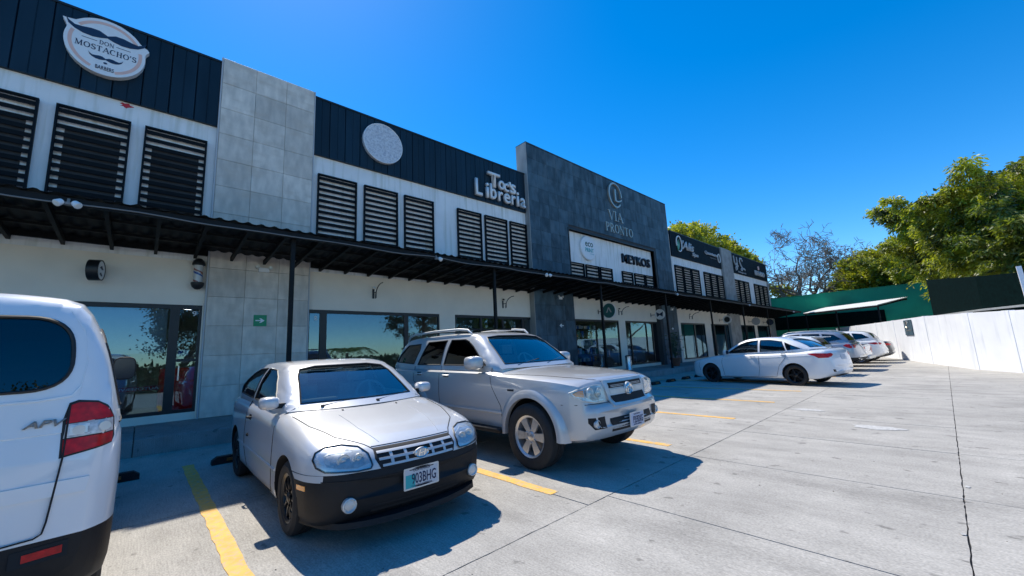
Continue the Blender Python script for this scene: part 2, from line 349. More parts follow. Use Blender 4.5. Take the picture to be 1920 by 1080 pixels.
for r in range(len(rows)-1):
    y0, y1 = rows[r], rows[r+1]
    for k in range(-6, 27):
        x0 = 3.36+k*XW if r < 7 else 3.36+k*2*XW-.3
        wd = XW if r < 7 else 2*XW
        if x0 > 46: continue
        key = (r, wd)
        if key not in slabs:
            m_ = MB(); gp = .0038 if r != 6 and r != 7 else .006
            n = 26; xs = np.linspace(gp, wd-gp, n); jit = [.0045*random.uniform(-1, 1) for _ in range(n)]; jit2 = [.0045*random.uniform(-1, 1) for _ in range(n)]
            top = [(x, gp+j, 0) for x, j in zip(xs, jit)]+[(x, y1-y0-gp+j, 0) for x, j in zip(xs[::-1], jit2)]
            bot = [(x, y, -.1) for x, y, z in top]; nn = len(top)
            m_.add(top+bot, [tuple(range(nn)), tuple(reversed(range(nn, 2*nn)))]+[(i, i+nn, (i+1) % nn+nn, (i+1) % nn) for i in range(nn)])
            slabs[key] = m_.mesh('slab', M['lot'], None)
        o = link('slab', slabs[key], lot); o.location = (x0, y0, g(x0)+random.uniform(-.001, .001)); o.rotation_euler = (0, -math.atan(K), 0)
# pale cement patches and dark spots
M['patch'] = pmat('pale_patch', (.50, .49, .465), .9, var=.25, vscale=25)
def blob_poly(cx, cy, rx, ry, n=22, seed=0, wob=.25):
    rnd = random.Random(seed); ph = [rnd.uniform(0, 6.28) for _ in range(4)]
    return [(cx+rx*(1+wob*math.sin(3*a+ph[0])*.5+wob*.5*math.sin(7*a+ph[1]))*math.cos(a), cy+ry*(1+wob*.6*math.sin(5*a+ph[2]))*math.sin(a)) for a in [2*math.pi*i/n for i in range(n)]]
for i, (x, y, a, b) in enumerate([(8.35, .9, .16, .30), (9.75, 2.05, .12, .26), (4.3, .115, .02, .015), (5.6, .06, .03, .018)]):
    P = blob_poly(x, y, a, b, seed=i); z = lambda p: g(p[0])+.006
    mb = MB(); mb.add([(p[0], p[1], z(p)) for p in P]+[(p[0], p[1], z(p)-.004) for p in P], [tuple(range(len(P)))]+[(j, j+len(P), (j+1) % len(P)+len(P), (j+1) % len(P)) for j in range(len(P))])
    mb.obj('cement_patch', M['patch'], lot, None)
# grit blown over the lot
rg_ = random.Random(9); mb = MB()
for _ in range(110):
    x, y = rg_.uniform(.5, 16), rg_.uniform(-1.5, 6.5); s_ = rg_.uniform(.003, .008); z = g(x)+s_*.3; P = [(x+s_*math.cos(a)*rg_.uniform(.6, 1.3), y+s_*math.sin(a)*rg_.uniform(.6, 1.3)) for a in (0, 1.3, 2.5, 3.8, 5.1)]
    mb.add([(a, b, g(x)) for a, b in P]+[(x, y, z+s_*.5)], [(0, 1, 5), (1, 2, 5), (2, 3, 5), (3, 4, 5), (4, 0, 5)])
gr = mb.obj('grit', pmat('grit', (.12, .11, .09), .95, var=.5, vscale=30), None, None); tag(gr, 'dark grit and crumbs scattered over the concrete lot', 'grit', kind='stuff')
# yellow bay lines
LX = [.59-2.5, .59, 3.08, 5.53, 8.08, 10.6, 13.1, 15.6, 18.1, 20.6, 23.1, 25.6, 28.1]
for i, x in enumerate(LX):
    y0 = 2.83 if i != 1 else 2.6; h = .062; ys = np.linspace(y0, 8.2 if i != 1 else 7.55, 40); rnd = random.Random(i)
    L_ = [(x-h+rnd.uniform(-.007, .007), y, 0) for y in ys]; R_ = [(x+h+rnd.uniform(-.007, .007), y, 0) for y in ys[::-1]]
    P = [(a, b, g(a)+.0045) for a, b, c in L_+R_]; mb = MB(); n = len(P)
    mb.add(P+[(a, b, c-.004) for a, b, c in P], [tuple(range(n))]+[(j, j+n, (j+1) % n+n, (j+1) % n) for j in range(n)])
    mb.obj('bay_line', M['yellow'], lot, None)
# sidewalk with kerb, cast in slabs
sw = struct(empty('sidewalk', (0, 9.0, 0)))
mb = MB(); mb.box((-12, 9.02, -.2), (46, 13, .16)); v = [(a, b, c+g(a)) for a, b, c in mb.v]; mb.v = v; wobj(mb, 'joint_bed', M['joint'], sw, None)
me = MB(); me.box((.005, 0, -.1), (2.395, 2.35, .265)); ms = bevel_mesh(me.mesh('slab', M['walk'], None), .008)
for k in range(24):
    x = -12+2.4*k; o = wplace('slab', ms, sw, (x, 9.0, g(x))); o.rotation_euler = (0, -math.atan(K), 0)

# ------------------------------------------------------------------ wheel stops
def wheel_stop(x, y, label, group):
    t = thing('wheel_stop', label, 'wheel stop', (x, y, g(x)), 0, group); return t
stopm = MB(); L2 = .28
prof = [(-.075, 0), (-.05, .10), (.05, .10), (.075, 0)]
stopm.add([(-L2, a, b) for a, b in prof]+[(-L2+.05, a*.8, b+.001) for a, b in prof]+[(L2-.05, a*.8, b+.001) for a, b in prof]+[(L2, a, b) for a, b in prof], [])
stopm.v = []; 
stopm.add([(-L2, a, b*(.55 if b else 1)) for a, b in prof]+[(-L2+.06, a, b) for a, b in prof]+[(L2-.06, a, b) for a, b in prof]+[(L2, a, b*(.55 if b else 1)) for a, b in prof],
    [(0, 1, 2, 3), (15, 14, 13, 12)]+[(i*4+j, (i+1)*4+j, (i+1)*4+(j+1) % 4, i*4+(j+1) % 4) for i in range(3) for j in range(4)])
stop_me = stopm.mesh('body', M['blackrough'], None)
sm2 = MB(); sm2.box((-.11, -.0775, .035), (.11, -.064, .075)); sm2.box((-.05, -.03, .1), (.05, .03, .104)); refl_me = sm2.mesh('reflector', pmat('reflector_amber', (.35, .12, .03), .4), None)
stops = []
names_ = {0: 'beside the white van', 1: 'in the bay of the black bumper hatchback', 2: 'in the bay of the big silver four-wheel drive'}
for b in range(0, 12):
    if b in (10, 11): continue
    for s_ in (0, 1):
        x = LX[b]+.52+.28*0+s_*1.2+(.33 if b == 0 else 0)*0; y = 7.0+.28
        if b == 5: x += -.02
        where = {0: 'in the bay of the white van', 1: 'behind the hatchback with the black bumper', 2: 'behind the silver four-wheel drive', 3: 'in the empty bay beside the four-wheel drive',
                 4: 'in the second empty bay, in the building shade', 5: 'in the bay left of the white sedan', 6: 'under the nose of the white sedan', 7: 'under the nose of the hatchback with the roof spoiler',
                 8: 'under the nose of the grey crossover', 9: 'under the nose of the white pickup'}[b]
        t = wheel_stop(x, y, 'low black wheel stop %s, %s one' % (where, 'right' if s_ else 'left'), 'black wheel stops at the head of the parking bays')
        link('body', stop_me, t); link('reflector', refl_me, t)

# ------------------------------------------------------------------ the shopping building
WF = 11.2
B = thing('shop_building', 'long two-storey white and black shopping building with grey tiled piers behind the parked cars', 'building', (18, WF+6, .0))
def low(z, x): return z+g(x)          # street-level features follow the fall of the lot
HEAD = 2.72; SILL = .42
openings = [(-7.2, .93), (3.12, 7.14), (7.75, 11.5), (14.02, 17.83), (18.44, 22.4), (24.9, 28.68), (29.72, 33.2), (35.6, 39.4), (40.14, 43.9)]
# wall pieces below the head (piers between openings), then the band above
cols = [-9.5]+[v for o_ in openings for v in o_]+[45.3]
mb = MB()
for i in range(0, len(cols), 2):
    x0, x1 = cols[i], cols[i+1]
    mb.add([(x0, WF, -.3), (x1, WF, -.3), (x1, WF+.2, -.3), (x0, WF+.2, -.3), (x0, WF, low(HEAD, x0)), (x1, WF, low(HEAD, x1)), (x1, WF+.2, low(HEAD, x1)), (x0, WF+.2, low(HEAD, x0))],
           [(0, 3, 2, 1), (4, 5, 6, 7), (0, 1, 5, 4), (1, 2, 6, 5), (2, 3, 7, 6), (3, 0, 4, 7)])
for (x0, x1) in openings:
    mb.add([(x0, WF, -.3), (x1, WF, -.3), (x1, WF+.2, -.3), (x0, WF+.2, -.3), (x0, WF, low(SILL, x0)), (x1, WF, low(SILL, x1)), (x1, WF+.2, low(SILL, x1)), (x0, WF+.2, low(SILL, x0))],
           [(0, 3, 2, 1), (4, 5, 6, 7), (0, 1, 5, 4), (1, 2, 6, 5), (2, 3, 7, 6), (3, 0, 4, 7)])
x0, x1 = -9.5, 45.3
mb.add([(x0, WF, low(HEAD, x0)), (x1, WF, low(HEAD, x1)), (x1, WF+.2, low(HEAD, x1)), (x0, WF+.2, low(HEAD, x0)), (x0, WF, 3.72), (x1, WF, 3.72), (x1, WF+.2, 3.72), (x0, WF+.2, 3.72)],
       [(0, 3, 2, 1), (4, 5, 6, 7), (0, 1, 5, 4), (1, 2, 6, 5), (2, 3, 7, 6), (3, 0, 4, 7)])
wobj(mb, 'lower_wall', M['cream'], B, None)
mb = MB(); mb.box((-9.5, WF, 3.72), (45.3, WF+.2, 8.35)); mb.box((45.1, WF+.2, -.4), (45.3, WF+6.2, 8.4)); mb.box((-9.5, WF+.2, -.4), (-9.3, WF+6.2, 8.4)); mb.box((-9.3, WF+6.0, -.4), (45.1, WF+6.2, 8.4)); wobj(mb, 'upper_wall', M['wall'], B, None)
mb = MB(); mb.box((-9.3, WF+.2, 7.9), (45.1, WF+6.0, 8.05)); mb.box((-9.3, WF+.2, 3.3), (45.1, WF+6.0, 3.45)); wobj(mb, 'roof', M['raw'], B, None)
mb = MB(); mb.box((-9.3, WF+.2, -.2), (45.1, WF+6.0, .22)); wobj(mb, 'shop_floor', pmat('shop_floor', (.22, .215, .2), .35), B, None)
mb = MB(); mb.box((-9.3, WF+5.2, .22), (45.1, WF+5.35, 3.3))
for x in (2.0, 7.45, 12.9, 18.1, 23.6, 29.2, 34.3, 39.8): mb.box((x-.08, WF+.2, .22), (x+.08, WF+5.2, 3.3))
wobj(mb, 'shop_partition', M['room'], B, None)
# fascia of vertical navy metal panels
def fascia(x0, x1, zb, zt, n, mat=M['fascia']):
    wd = (x1-x0)/n; m_ = MB(); pr = [(0, .0), (.012, -.03), (wd*.5-.012, -.03), (wd*.5, -.020), (wd*.5+.012, -.03), (wd-.014, -.03), (wd-.002, 0)]
    P = [(a, b) for a, b in pr]; H = zt-zb
    m_.prism(P+[(wd-.002, .045), (0, .045)], lambda a, b: (a, b, 0), lambda a, b: (a, b, H)); me_ = m_.mesh('fascia_panel', mat, None)
    for i in range(n): wplace('fascia_panel', me_, B, (x0+i*wd, WF-.05, zb))
    m2 = MB(); m2.box((x0, WF+.003, 8.36), (x1, WF+.24, zt)); wobj(m2, 'fascia_backing', M['black'], B, None)
    m2 = MB(); m2.box((x0, WF-.10, zt), (x1, WF+.26, zt+.05)); wobj(m2, 'parapet_cap', M['black'], B, None)
fascia(-9.0, .96, 7.05, 8.74, 22); fascia(3.09, 11.42, 7.04, 8.74, 19); fascia(24.6, 33.1, 6.90, 8.55, 19, M['fascia2']); fascia(35.45, 45.2, 6.88, 8.55, 22, M['fascia2'])
# grey tiled pier
def tiles(x0, x1, zb, zt, nx, th, y, mat, skip=None, off=0., gap=.003):
    wx = (x1-x0)/nx; me_ = boxmesh(wx-2*gap, .03, th-2*gap, mat, .003); alt = {}
    n = int(math.ceil((zt-zb)/th-1e-6)); rnd = random.Random(int(x0*10))
    for j in range(n):
        z = zt-th*(j+.5); hh = th
        if z-th/2 < zb-.01:
            hh = z+th/2-zb; z = zb+hh/2
            if hh < .05: continue
        for i in range(nx):
            x = x0+wx*(i+.5)
            if skip and skip(x, z): continue
            m2 = me_
            if abs(hh-th) > .01:
                if hh not in alt: alt[hh] = boxmesh(wx-2*gap, .03, hh-2*gap, mat, .003)
                m2 = alt[hh]
            yield (m2, (x, y+rnd.uniform(-.0015, .0015), z))
p1 = MB(); p1.box((.985, WF-.10, .0), (3.085, WF, 8.86)); p1.box((.985, WF, 8.45), (3.085, WF+.45, 8.86)); pier = wobj(p1, 'tiled_pier', M['grout'], B, None)
for me_, l in tiles(.99, 3.08, .25, 8.87, 3, .662, WF-.117, M['greytile']): wplace('tile', me_, pier, l)
# side returns of the pier
p2 = MB(); p2.box((.955, WF-.125, .2), (.984, WF-.001, 8.88)); p2.box((3.086, WF-.125, .2), (3.112, WF-.001, 8.88)); wobj(p2, 'pier_edge', M['signgrey'], B, None)
p3 = MB(); p3.box((33.13, WF-.14, -.2), (35.42, WF, 8.66)); p3.box((33.13, WF, 8.45), (35.42, WF+.4, 8.66)); rp = wobj(p3, 'raw_pier', M['raw'], B, None)
for me_, l in tiles(33.15, 35.4, 0.1, 8.66, 3, .75, WF-.157, pmat('raw_tile', (.30, .30, .29), .75, var=.2, vscale=2, rnd=.08, bump=.2, bscale=25)): wplace('tile', me_, rp, l)
p4 = MB(); p4.box((44.0, WF-.12, -.3), (45.34, WF, 3.72)); p4.box((44.9, WF-.05, 3.72), (45.34, WF, 6.86)); wobj(p4, 'end_pier', M['raw'], B, None)
# tall slate frontispiece with a recess for signs
VX0, VX1, VT, VY = 11.45, 24.0, 10.13, 10.95
RX0, RX1, RT = 13.95, 21.85, 6.76
vb = MB(); vb.box((VX0, VY+.035, -.2), (RX0, WF+.34, VT)); vb.box((RX1, VY+.035, -.2), (VX1, WF+.34, VT)); vb.box((RX0, VY+.035, RT), (RX1, WF+.34, VT))
front = wobj(vb, 'frontispiece', M['darkgrout'], B, None)
for me_, l in tiles(VX0, VX1, .15, VT, 20, .632, VY+.018, M['slate'], skip=lambda x, z: RX0-.2 < x < RX1+.2 and z < RT+.1): wplace('tile', me_, front, l)
# make-up strips round the recess and the left return (lighter stone)
m_ = MB(); m_.box((VX0-.03, VY, -.2), (VX0-.002, WF+.35, VT+.02)); wobj(m_, 'frontispiece_return', M['raw'], B, None)
m_ = MB(); m_.box((VX1+.002, VY, -.2), (VX1+.03, WF+.35, VT+.02)); wobj(m_, 'frontispiece_return', M['raw'], B, None)
m_ = MB(); m_.box((VX0-.03, VY-.01, VT+.02), (VX1+.03, WF+.36, VT+.06)); wobj(m_, 'frontispiece_cap', M['slate'], B, None)
m_ = MB(); m_.box((RX0-.06, VY-.02, 3.9), (RX0, WF-.02, RT)); m_.box((RX1, VY-.02, 3.9), (RX1+.06, WF-.02, RT)); m_.box((RX0-.06, VY-.02, RT), (RX1+.06, WF-.02, RT+.07)); wobj(m_, 'recess_trim', M['black'], B, None)
m_ = MB(); m_.box((RX0, WF-.045, 3.9), (RX1, WF-.002, RT)); wobj(m_, 'recess_wall', M['wall'], B, None)
m_ = MB(); m_.box((RX0, VY-.0, 2.66), (RX1, WF-.03, 2.69)); 
# louvres
def louver(x0, x1, zt, zb, single, ysh=0., dark=False):
    h = MB(); y0 = WF-.10+ysh; y1 = WF-.02+ysh; f = .035
    h.box((x0, y0, zb), (x0+f, y1, zt)); h.box((x1-f, y0, zb), (x1, y1, zt)); h.box((x0+f, y0, zt-f), (x1-f, y1, zt)); h.box((x0+f, y0, zb), (x1-f, y1, zb+f))
    n = int((zt-zb-f)/.163); rot = Matrix.Rotation(R(6), 3, 'X')
    if single:
        lo = wobj(h, 'louver', M['slat'], B, None)
        m1 = MB(); m1.box((-(x1-x0)/2+f+.001, -.008, -.040), ((x1-x0)/2-f-.001, .008, .040), rot); me_ = m1.mesh('slat', M['slat'], None)
        for i in range(n): wplace('slat', me_, lo, ((x0+x1)/2, (y0+y1)/2-.005, zt-.12-i*.163+random.uniform(-.002, .002)))
        return lo
    for i in range(n): zc = zt-.12-i*.163; h.box((x0+f+.001, (y0+y1)/2-.013, zc-.048), (x1-f-.001, (y0+y1)/2+.003, zc+.048), rot)
    return wobj(h, 'louver', M['slat'], B, None)
rnd5 = [(-5.0, -3.95), (-2.95+.1, -1.79)]
for i, (a, b) in enumerate([(-4.1, -3.05), (-2.84, -1.79), (-1.57, -.51), (-.29, .79)]):
    louver(a, b, 6.60, 4.0, True); d = MB(); d.box((a+.14, WF-.012, 3.9), (b-.13, WF-.001, 6.14)); wobj(d, 'dark_window_pane', M['roomdark'], B, None)  # flat dark panels for the windows behind the slats
for (a, b) in [(3.25, 4.33), (4.55, 5.63), (5.86, 6.94), (7.92, 9.0), (9.18, 10.30), (10.47, 11.40-.02)]: louver(a, b, 6.5, 4.0, True)
for (a, b) in [(14.05, 15.1), (15.25, 16.3), (16.42, 17.46), (18.42, 19.44), (19.66, 20.74), (20.86, 21.80)]: louver(a, b, 5.26, 3.9, True, -.045)
for (a, b) in [(24.85, 25.95), (26.1, 27.2), (27.4, 28.6), (29.45, 30.5), (30.68, 31.78), (31.98, 33.05), (35.55, 36.6), (36.75, 37.85), (38.0, 39.2), (40.7, 41.9), (42.1, 43.2), (43.4, 44.6)]: louver(a, b, 6.33, 3.9, False)

# ------------------------------------------------------------------ shopfronts
def shop_bars(x0, x1, mull, name='window_frame', trans=(), d=.07):
    """black aluminium frame: head, sill, jambs, mullions (x, width), transoms (x0,x1,z)"""
    h = MB(); y0 = WF+.02; y1 = y0+d
    def vbar(xa, xb, za, zb, yo=0): h.add([(xa, y0-yo, low(za, xa)), (xb, y0-yo, low(za, xb)), (xb, y1, low(za, xb)), (xa, y1, low(za, xa)), (xa, y0-yo, low(zb, xa)), (xb, y0-yo, low(zb, xb)), (xb, y1, low(zb, xb)), (xa, y1, low(zb, xa))], [(0, 3, 2, 1), (4, 5, 6, 7), (0, 1, 5, 4), (1, 2, 6, 5), (2, 3, 7, 6), (3, 0, 4, 7)])
    vbar(x0, x1, HEAD-.09, HEAD-.001); vbar(x0, x1, SILL+.001, SILL+.07); vbar(x0, x0+.05, SILL+.07, HEAD-.09); vbar(x1-.05, x1, SILL+.07, HEAD-.09)
    for (x, w_) in mull: vbar(x-w_/2, x+w_/2, SILL+.07, HEAD-.09, .004)
    for (xa, xb, z) in trans: vbar(xa, xb, z-.03, z+.03, .002)
    fr = wobj(h, name, M['black'], B, None)
    edges = [x0+.05]+[v for (x, w_) in mull for v in (x-w_/2, x+w_/2)]+[x1-.05]
    for i in range(0, len(edges), 2):
        a, b = edges[i], edges[i+1]; q = MB(); yy = WF+.055
        q.add([(a, yy, low(SILL+.07, a)), (b, yy, low(SILL+.07, b)), (b, yy, low(HEAD-.09, b)), (a, yy, low(HEAD-.09, a)), (a, yy+.008, low(SILL+.07, a)), (b, yy+.008, low(SILL+.07, b)), (b, yy+.008, low(HEAD-.09, b)), (a, yy+.008, low(HEAD-.09, a))],
              [(0, 1, 2, 3), (4, 7, 6, 5), (0, 3, 7, 4), (1, 5, 6, 2), (0, 4, 5, 1), (3, 2, 6, 7)])
        wobj(q, 'pane', M['glass'], fr, None)
    return fr
f9 = shop_bars(-7.2, .93, [(-4.4, .1), (-1.9, .1), (.47, .16)], trans=[(.55, .88, 1.52)])
f8 = shop_bars(3.12, 7.14, [(3.52, .17), (5.95, .13)], trans=[(3.17, 3.44, .95)])
shop_bars(7.75, 11.5, [(8.9, .08), (9.95, .05), (11.0, .12)]); shop_bars(14.02, 17.83, [(14.3, .06), (16.5, .12)]); shop_bars(18.44, 22.4, [(18.95, .08), (21.3, .08)])
shop_bars(24.9, 28.68, [(27.0, .14)]); shop_bars(29.72, 33.2, [(30.4, .1), (32.4, .1)]); shop_bars(35.6, 39.4, [(37.4, .1)]); shop_bars(40.14, 43.9, [(43.0, .1)])
# door handles
for x, zz in ((.60, 1.25), (16.7, 1.1), (30.5, 1.1)):
    h = MB(); h.bar((x, WF-.03, low(zz-.15, x)), (x, WF-.03, low(zz+.15, x)), .022); h.bar((x, WF-.03, low(zz-.1, x)), (x, WF+.04, low(zz-.1, x)), .015); h.bar((x, WF-.03, low(zz+.1, x)), (x, WF+.04, low(zz+.1, x)), .015); wobj(h, 'door_handle', M['steel'], B)
wtext('shop_number', '9', (.80, WF+.045, 2.53), .075, .11, M['white'], f9, ext=.004)
wtext('shop_number', '8', (3.33, WF+.045, 2.48), .075, .12, M['white'], f8, ext=.004)
for i, (x0, x1, z0) in enumerate(((-1.84, .36, 1.72), (-4.33, -1.98, 1.72))):
    h = MB(); h.box((x0, WF+.16, z0), (x1, WF+.168, 2.66)); h.box((x0, WF+.155, z0-.03), (x1, WF+.175, z0)); wobj(h, 'roller_blind', M['blind'], B, None)
h = MB(); h.box((.57, WF+.07, 1.62), (.75, WF+.075, 1.74)); wobj(h, 'window_sticker', M['white'], f9, None)
h = MB(); h.box((.575, WF+.0695, 1.66), (.66, WF+.0699, 1.73)); wobj(h, 'window_sticker', M['blue'], f9, None)
# red vinyl strip, mirror-written as it is seen from outside
h = MB(); h.box((-.52, WF+.075, .93), (.34, WF+.079, 1.02)); wobj(h, 'window_sticker', M['red'], f9, None)
o = wtext('vinyl_letters', 'AUTOSERVICIO', (-.09, WF+.072, .975), .8, .055, M['white'], f9, ext=.002); o.scale = (-1, 1, 1)
# red counter and salon furniture seen through the door
h = MB(); h.box((.35, WF+1.6, .22), (1.5, WF+2.2, 1.35)); wobj(h, 'counter', M['red'], B, None)
h = MB(); h.box((-1.2, WF+1.9, .22), (-.9, WF+2.0, 1.9)); h.box((-1.9, WF+1.9, .9), (-1.2, WF+2.0, 1.9)); wobj(h, 'mirror_stand', M['white'], B, None)
# hearts and strings hung in window two
h = MB()
for x in (8.5, 9.2, 9.6, 10.1, 10.6):
    for k in range(7):
        z = low(2.5-.17*k, x)
        if (k+int(x*10)) % 2: h.facade([(x+a*.07, z+b*.06) for a, b in ((0, -1), (.9, .2), (.8, .8), (.35, 1), (0, .6), (-.35, 1), (-.8, .8), (-.9, .2))], WF+.10, WF+.104)
        else: h.facade(ellipse(x, z, .028, .028, 10), WF+.10, WF+.104)
wobj(h, 'window_garland', M['white'], B, None)
h = MB(); h.box((7.9, WF+.12, .6), (8.82, WF+.13, 2.6)); wobj(h, 'poster', pmat('poster_black', (.02, .02, .02), .5), B, None)
# shelves of goods in the third shop
random.seed(11)
goods = [pmat('goods_%s' % n, c, .5) for n, c in (('pale', (.6, .6, .56)), ('blue', (.03, .15, .45)), ('orange', (.65, .25, .04)), ('green', (.12, .3, .16)), ('white', (.75, .75, .72)), ('dark', (.08, .09, .12)))]
for sx0, sx1 in ((14.15, 15.4), (15.5, 16.4)):
    h = MB()
    for z in (.75, 1.1, 1.5, 1.9, 2.28): h.box((sx0, WF+.35, z+g(sx0)), (sx1, WF+.75, z+.02+g(sx0)))
    h.box((sx0, WF+.76, .4), (sx1, WF+.78, 2.5)); sh = wobj(h, 'display_shelf', M['roomdark'], B, None)
    for z in (.75, 1.1, 1.5, 1.9, 2.28):
        x = sx0+.04
        while x < sx1-.12:
            w_ = random.uniform(.05, .16); hh = random.uniform(.12, .3 if z < 2.2 else .2); q = MB(); q.box((x, WF+.36, z+.02+g(sx0)), (x+w_, WF+.5, z+.02+hh+g(sx0))); wobj(q, 'packet', random.choice(goods), sh, None); x += w_+random.uniform(.01, .06)
# inside shop four: chairs and counter
for x in (19.6, 20.2, 20.9):
    q = MB(); q.box((x, WF+1.2, .62), (x+.4, WF+1.6, .66)); q.box((x, WF+1.58, .66), (x+.4, WF+1.62, 1.15))
    for a in (.02, .38):
        for b in (1.22, 1.58): q.bar((x+a, WF+b, .22), (x+a, WF+b, .64), .03)
    wobj(q, 'shop_chair', M['white'], B, None)
q = MB(); q.box((19.2, WF+2.4, .22), (22.0, WF+2.9, 1.2)); wobj(q, 'counter', M['room'], B, None)
# ceiling lamps glowing inside
em = pmat('lit_downlight', (1, 1, 1), .5, emis=(1, .95, .88), estr=12)
for x in (-1.2, .74, 5.1, 4.4, 9.4, 15.3, 20.2):
    q = MB(); q.lathe([(.09, 0), (.09, .03)], (x, WF+.9, 3.22-.5), n=14); wobj(q, 'downlight', em, B)

# ------------------------------------------------------------------ awning
A = thing('shop_awning', 'long black corrugated metal awning on thin black posts over the shop walkway', 'awning', (18, 9.1, 0))
AF = 8.92
def zf(x): return 4.045-.0085*max(x, -3)-.0*x
def zw(x): return 3.93-.0135*max(x, -3)
mb = MB(); xs = np.arange(-9.5, 45.9, .0375); rows_ = []
for yy in (AF-.06, WF-.06):
    for dz in (0, -.006):
        rows_.append([(x, yy, (zf(x) if yy < 10 else zw(x))+.045+.026*max(-.35, math.cos(2*math.pi*x/.225))+dz) for x in xs])
n = len(xs); V_ = [p for r_ in rows_ for p in r_]
F_ = [(i, i+1, 2*n+i+1, 2*n+i) for i in range(n-1)]+[(n+i, 3*n+i, 3*n+i+1, n+i+1) for i in range(n-1)]+[(i, n+i, n+i+1, i+1) for i in range(n-1)]+[(2*n+i, 2*n+i+1, 3*n+i+1, 3*n+i) for i in range(n-1)]
mb.add(V_, F_); wobj(mb, 'roof_sheet', M['awn'], A, 60)
def xbar(name, y0, y1, za, zb, mat=M['awn']):     # a member running along the shop front, following the fall
    q = MB(); xa, xb = -9.5, 45.7
    for p, q_ in ((xa, -3), (-3, xb)):
        q.add([(p, y0, za(p)), (q_, y0, za(q_)), (q_, y1, za(q_)), (p, y1, za(p)), (p, y0, zb(p)), (q_, y0, zb(q_)), (q_, y1, zb(q_)), (p, y1, zb(p))], [(0, 3, 2, 1), (4, 5, 6, 7), (0, 1, 5, 4), (1, 2, 6, 5), (2, 3, 7, 6), (3, 0, 4, 7)])
    wobj(q, name, mat, A, None)
xbar('edge_beam', AF, AF+.05, lambda x: zf(x)-.10, lambda x: zf(x)+.018)
xbar('wall_ledger', WF-.07, WF-.012, lambda x: zw(x)-.07, lambda x: zw(x)+.085)
xbar('purlin', 9.7, 9.75, lambda x: (zf(x)*.65+zw(x)*.35)-.03, lambda x: (zf(x)*.65+zw(x)*.35)+.015)
xbar('purlin', 10.45, 10.5, lambda x: (zf(x)*.33+zw(x)*.67)-.03, lambda x: (zf(x)*.33+zw(x)*.67)+.015)
x = -9.2
while x < 45.5:
    q = MB(); q.bar((x, AF+.051, zf(x)-.045), (x, WF-.012 if not (.95 < x < 3.1) else WF-.14, zw(x)-.10), .055, .10); wobj(q, 'rafter', M['awn'], A, None); x += .662
# electrical cable clipped under the front edge
pts = []
for i, x in enumerate(np.arange(-9.3, 45.0, .35)):
    sag = -.035*abs(math.sin(x*1.15))-.012*math.sin(x*3.1); pts.append((x, AF-.02, zf(x)-.055+sag))
q = MB(); q.tube(pts, .011, 5); wobj(q, 'cable', M['cable'], A)
for x in (-9.0, -3.4, 2.21, 7.8, 13.4, 18.9, 24.5, 30.1, 35.6, 41.2):
    q = MB(); q.box((x-.04, 9.09, g(x)+.26), (x+.04, 9.17, zf(x)-.005)); p = wobj(q, 'post', M['awn'], A, None)
    q = MB(); q.box((x-.08, 9.05, g(x)+.262), (x+.08, 9.21, g(x)+.275)); wobj(q, 'foot_plate', M['awn'], p, None)

# floodlights on the awning edge
def flood(x, twin, label):
    t = thing('floodlight', label, 'floodlight', (x, AF-.04, zf(x)-.10), 0, 'small white floodlights along the awning edge')
    q = MB(); q.lathe([(.05, -.02), (.05, .02)], (0, 0, 0), 'Z', 14); q.bar((0, 0, 0), (0, .03, .09), .03); q.obj('junction_box', M['cable'], t)
    for s_ in ((-1, 1) if twin else (1,)):
        rot = Matrix.Rotation(R(50*s_ if twin else 20), 3, 'Z') @ Matrix.Rotation(R(38), 3, 'X')
        c = (.11*s_, -.05, -.02); q = MB(); q.lathe([(.02, .09), (.045, .07), (.055, 0), (.052, -.012)], c, 'Y', 18, rot); hd = q.obj('lamp_head', M['white'], t)
        q = MB(); q.lathe([(.046, -.0135), (.040, -.018), (0, -.019)], c, 'Y', 18, rot); q.obj('lamp_face', M['lens_white'], hd)
        q = MB(); q.bar((0, 0, 0), (c[0], c[1]+.03, c[2]), .018); q.obj('arm', M['white'], t)
flood(-1.0, True, 'twin white floodlight on the awning edge above the white van')
flood(5.6, False, 'tiny single floodlight on the awning edge above the silver four-wheel drive')
flood(10.0, True, 'twin white floodlight on the awning edge left of the tall slate front')
flood(19.6, False, 'single floodlight on the awning edge at the right end of the slate front')
flood(30.6, False, 'single floodlight on the awning edge near the far grey pier')
flood(42.6, True, 'last floodlight on the awning edge beside the green wall')

# ------------------------------------------------------------------ signs on the upper storey
FY = WF-.085
# barber sign
S = thing('barber_sign', 'big oval white moustache sign reading Don Mostacho\'s Barbers on the navy fascia', 'sign', (-.99, FY, 8.0))
def sign_part(poly, y0, y1, name, mat, par=None, t=None):
    q = MB(); q.facade(poly, y0, y1); return wobj(q, name, mat, par or t, 30)
cx, cz = -.99, 8.03
out = []
for a in np.linspace(0, 360, 73)[:-1]:
    r_ = 1.0; x = cx+.60*math.cos(R(a)); z = cz+.62*math.sin(R(a))
    for (ta, amp) in ((22, .17), (150, .20)):
        d = abs((a-ta+180) % 360-180)
        if d < 11: k_ = (1-d/11)**1.3; x += amp*k_*math.cos(R(ta))*.7; z += amp*k_*(.35 if ta > 90 else .12)
    out.append((x, z))
bd = sign_part(out, FY-.13, FY, 'sign_board', M['white'], None, S)
def ring(cx, cz, ra, rb, wd, a0, a1, y0, y1, name, mat, par, n=40):
    A_ = np.linspace(a0, a1, n); q = MB(); P = [(cx+ra*math.cos(R(a)), cz+rb*math.sin(R(a))) for a in A_]; Q = [(cx+(ra-wd)*math.cos(R(a)), cz+(rb-wd)*math.sin(R(a))) for a in A_]
    for i in range(n-1): q.facade([P[i], P[i+1], Q[i+1], Q[i]], y0, y1)
    return wobj(q, name, mat, par, 30)
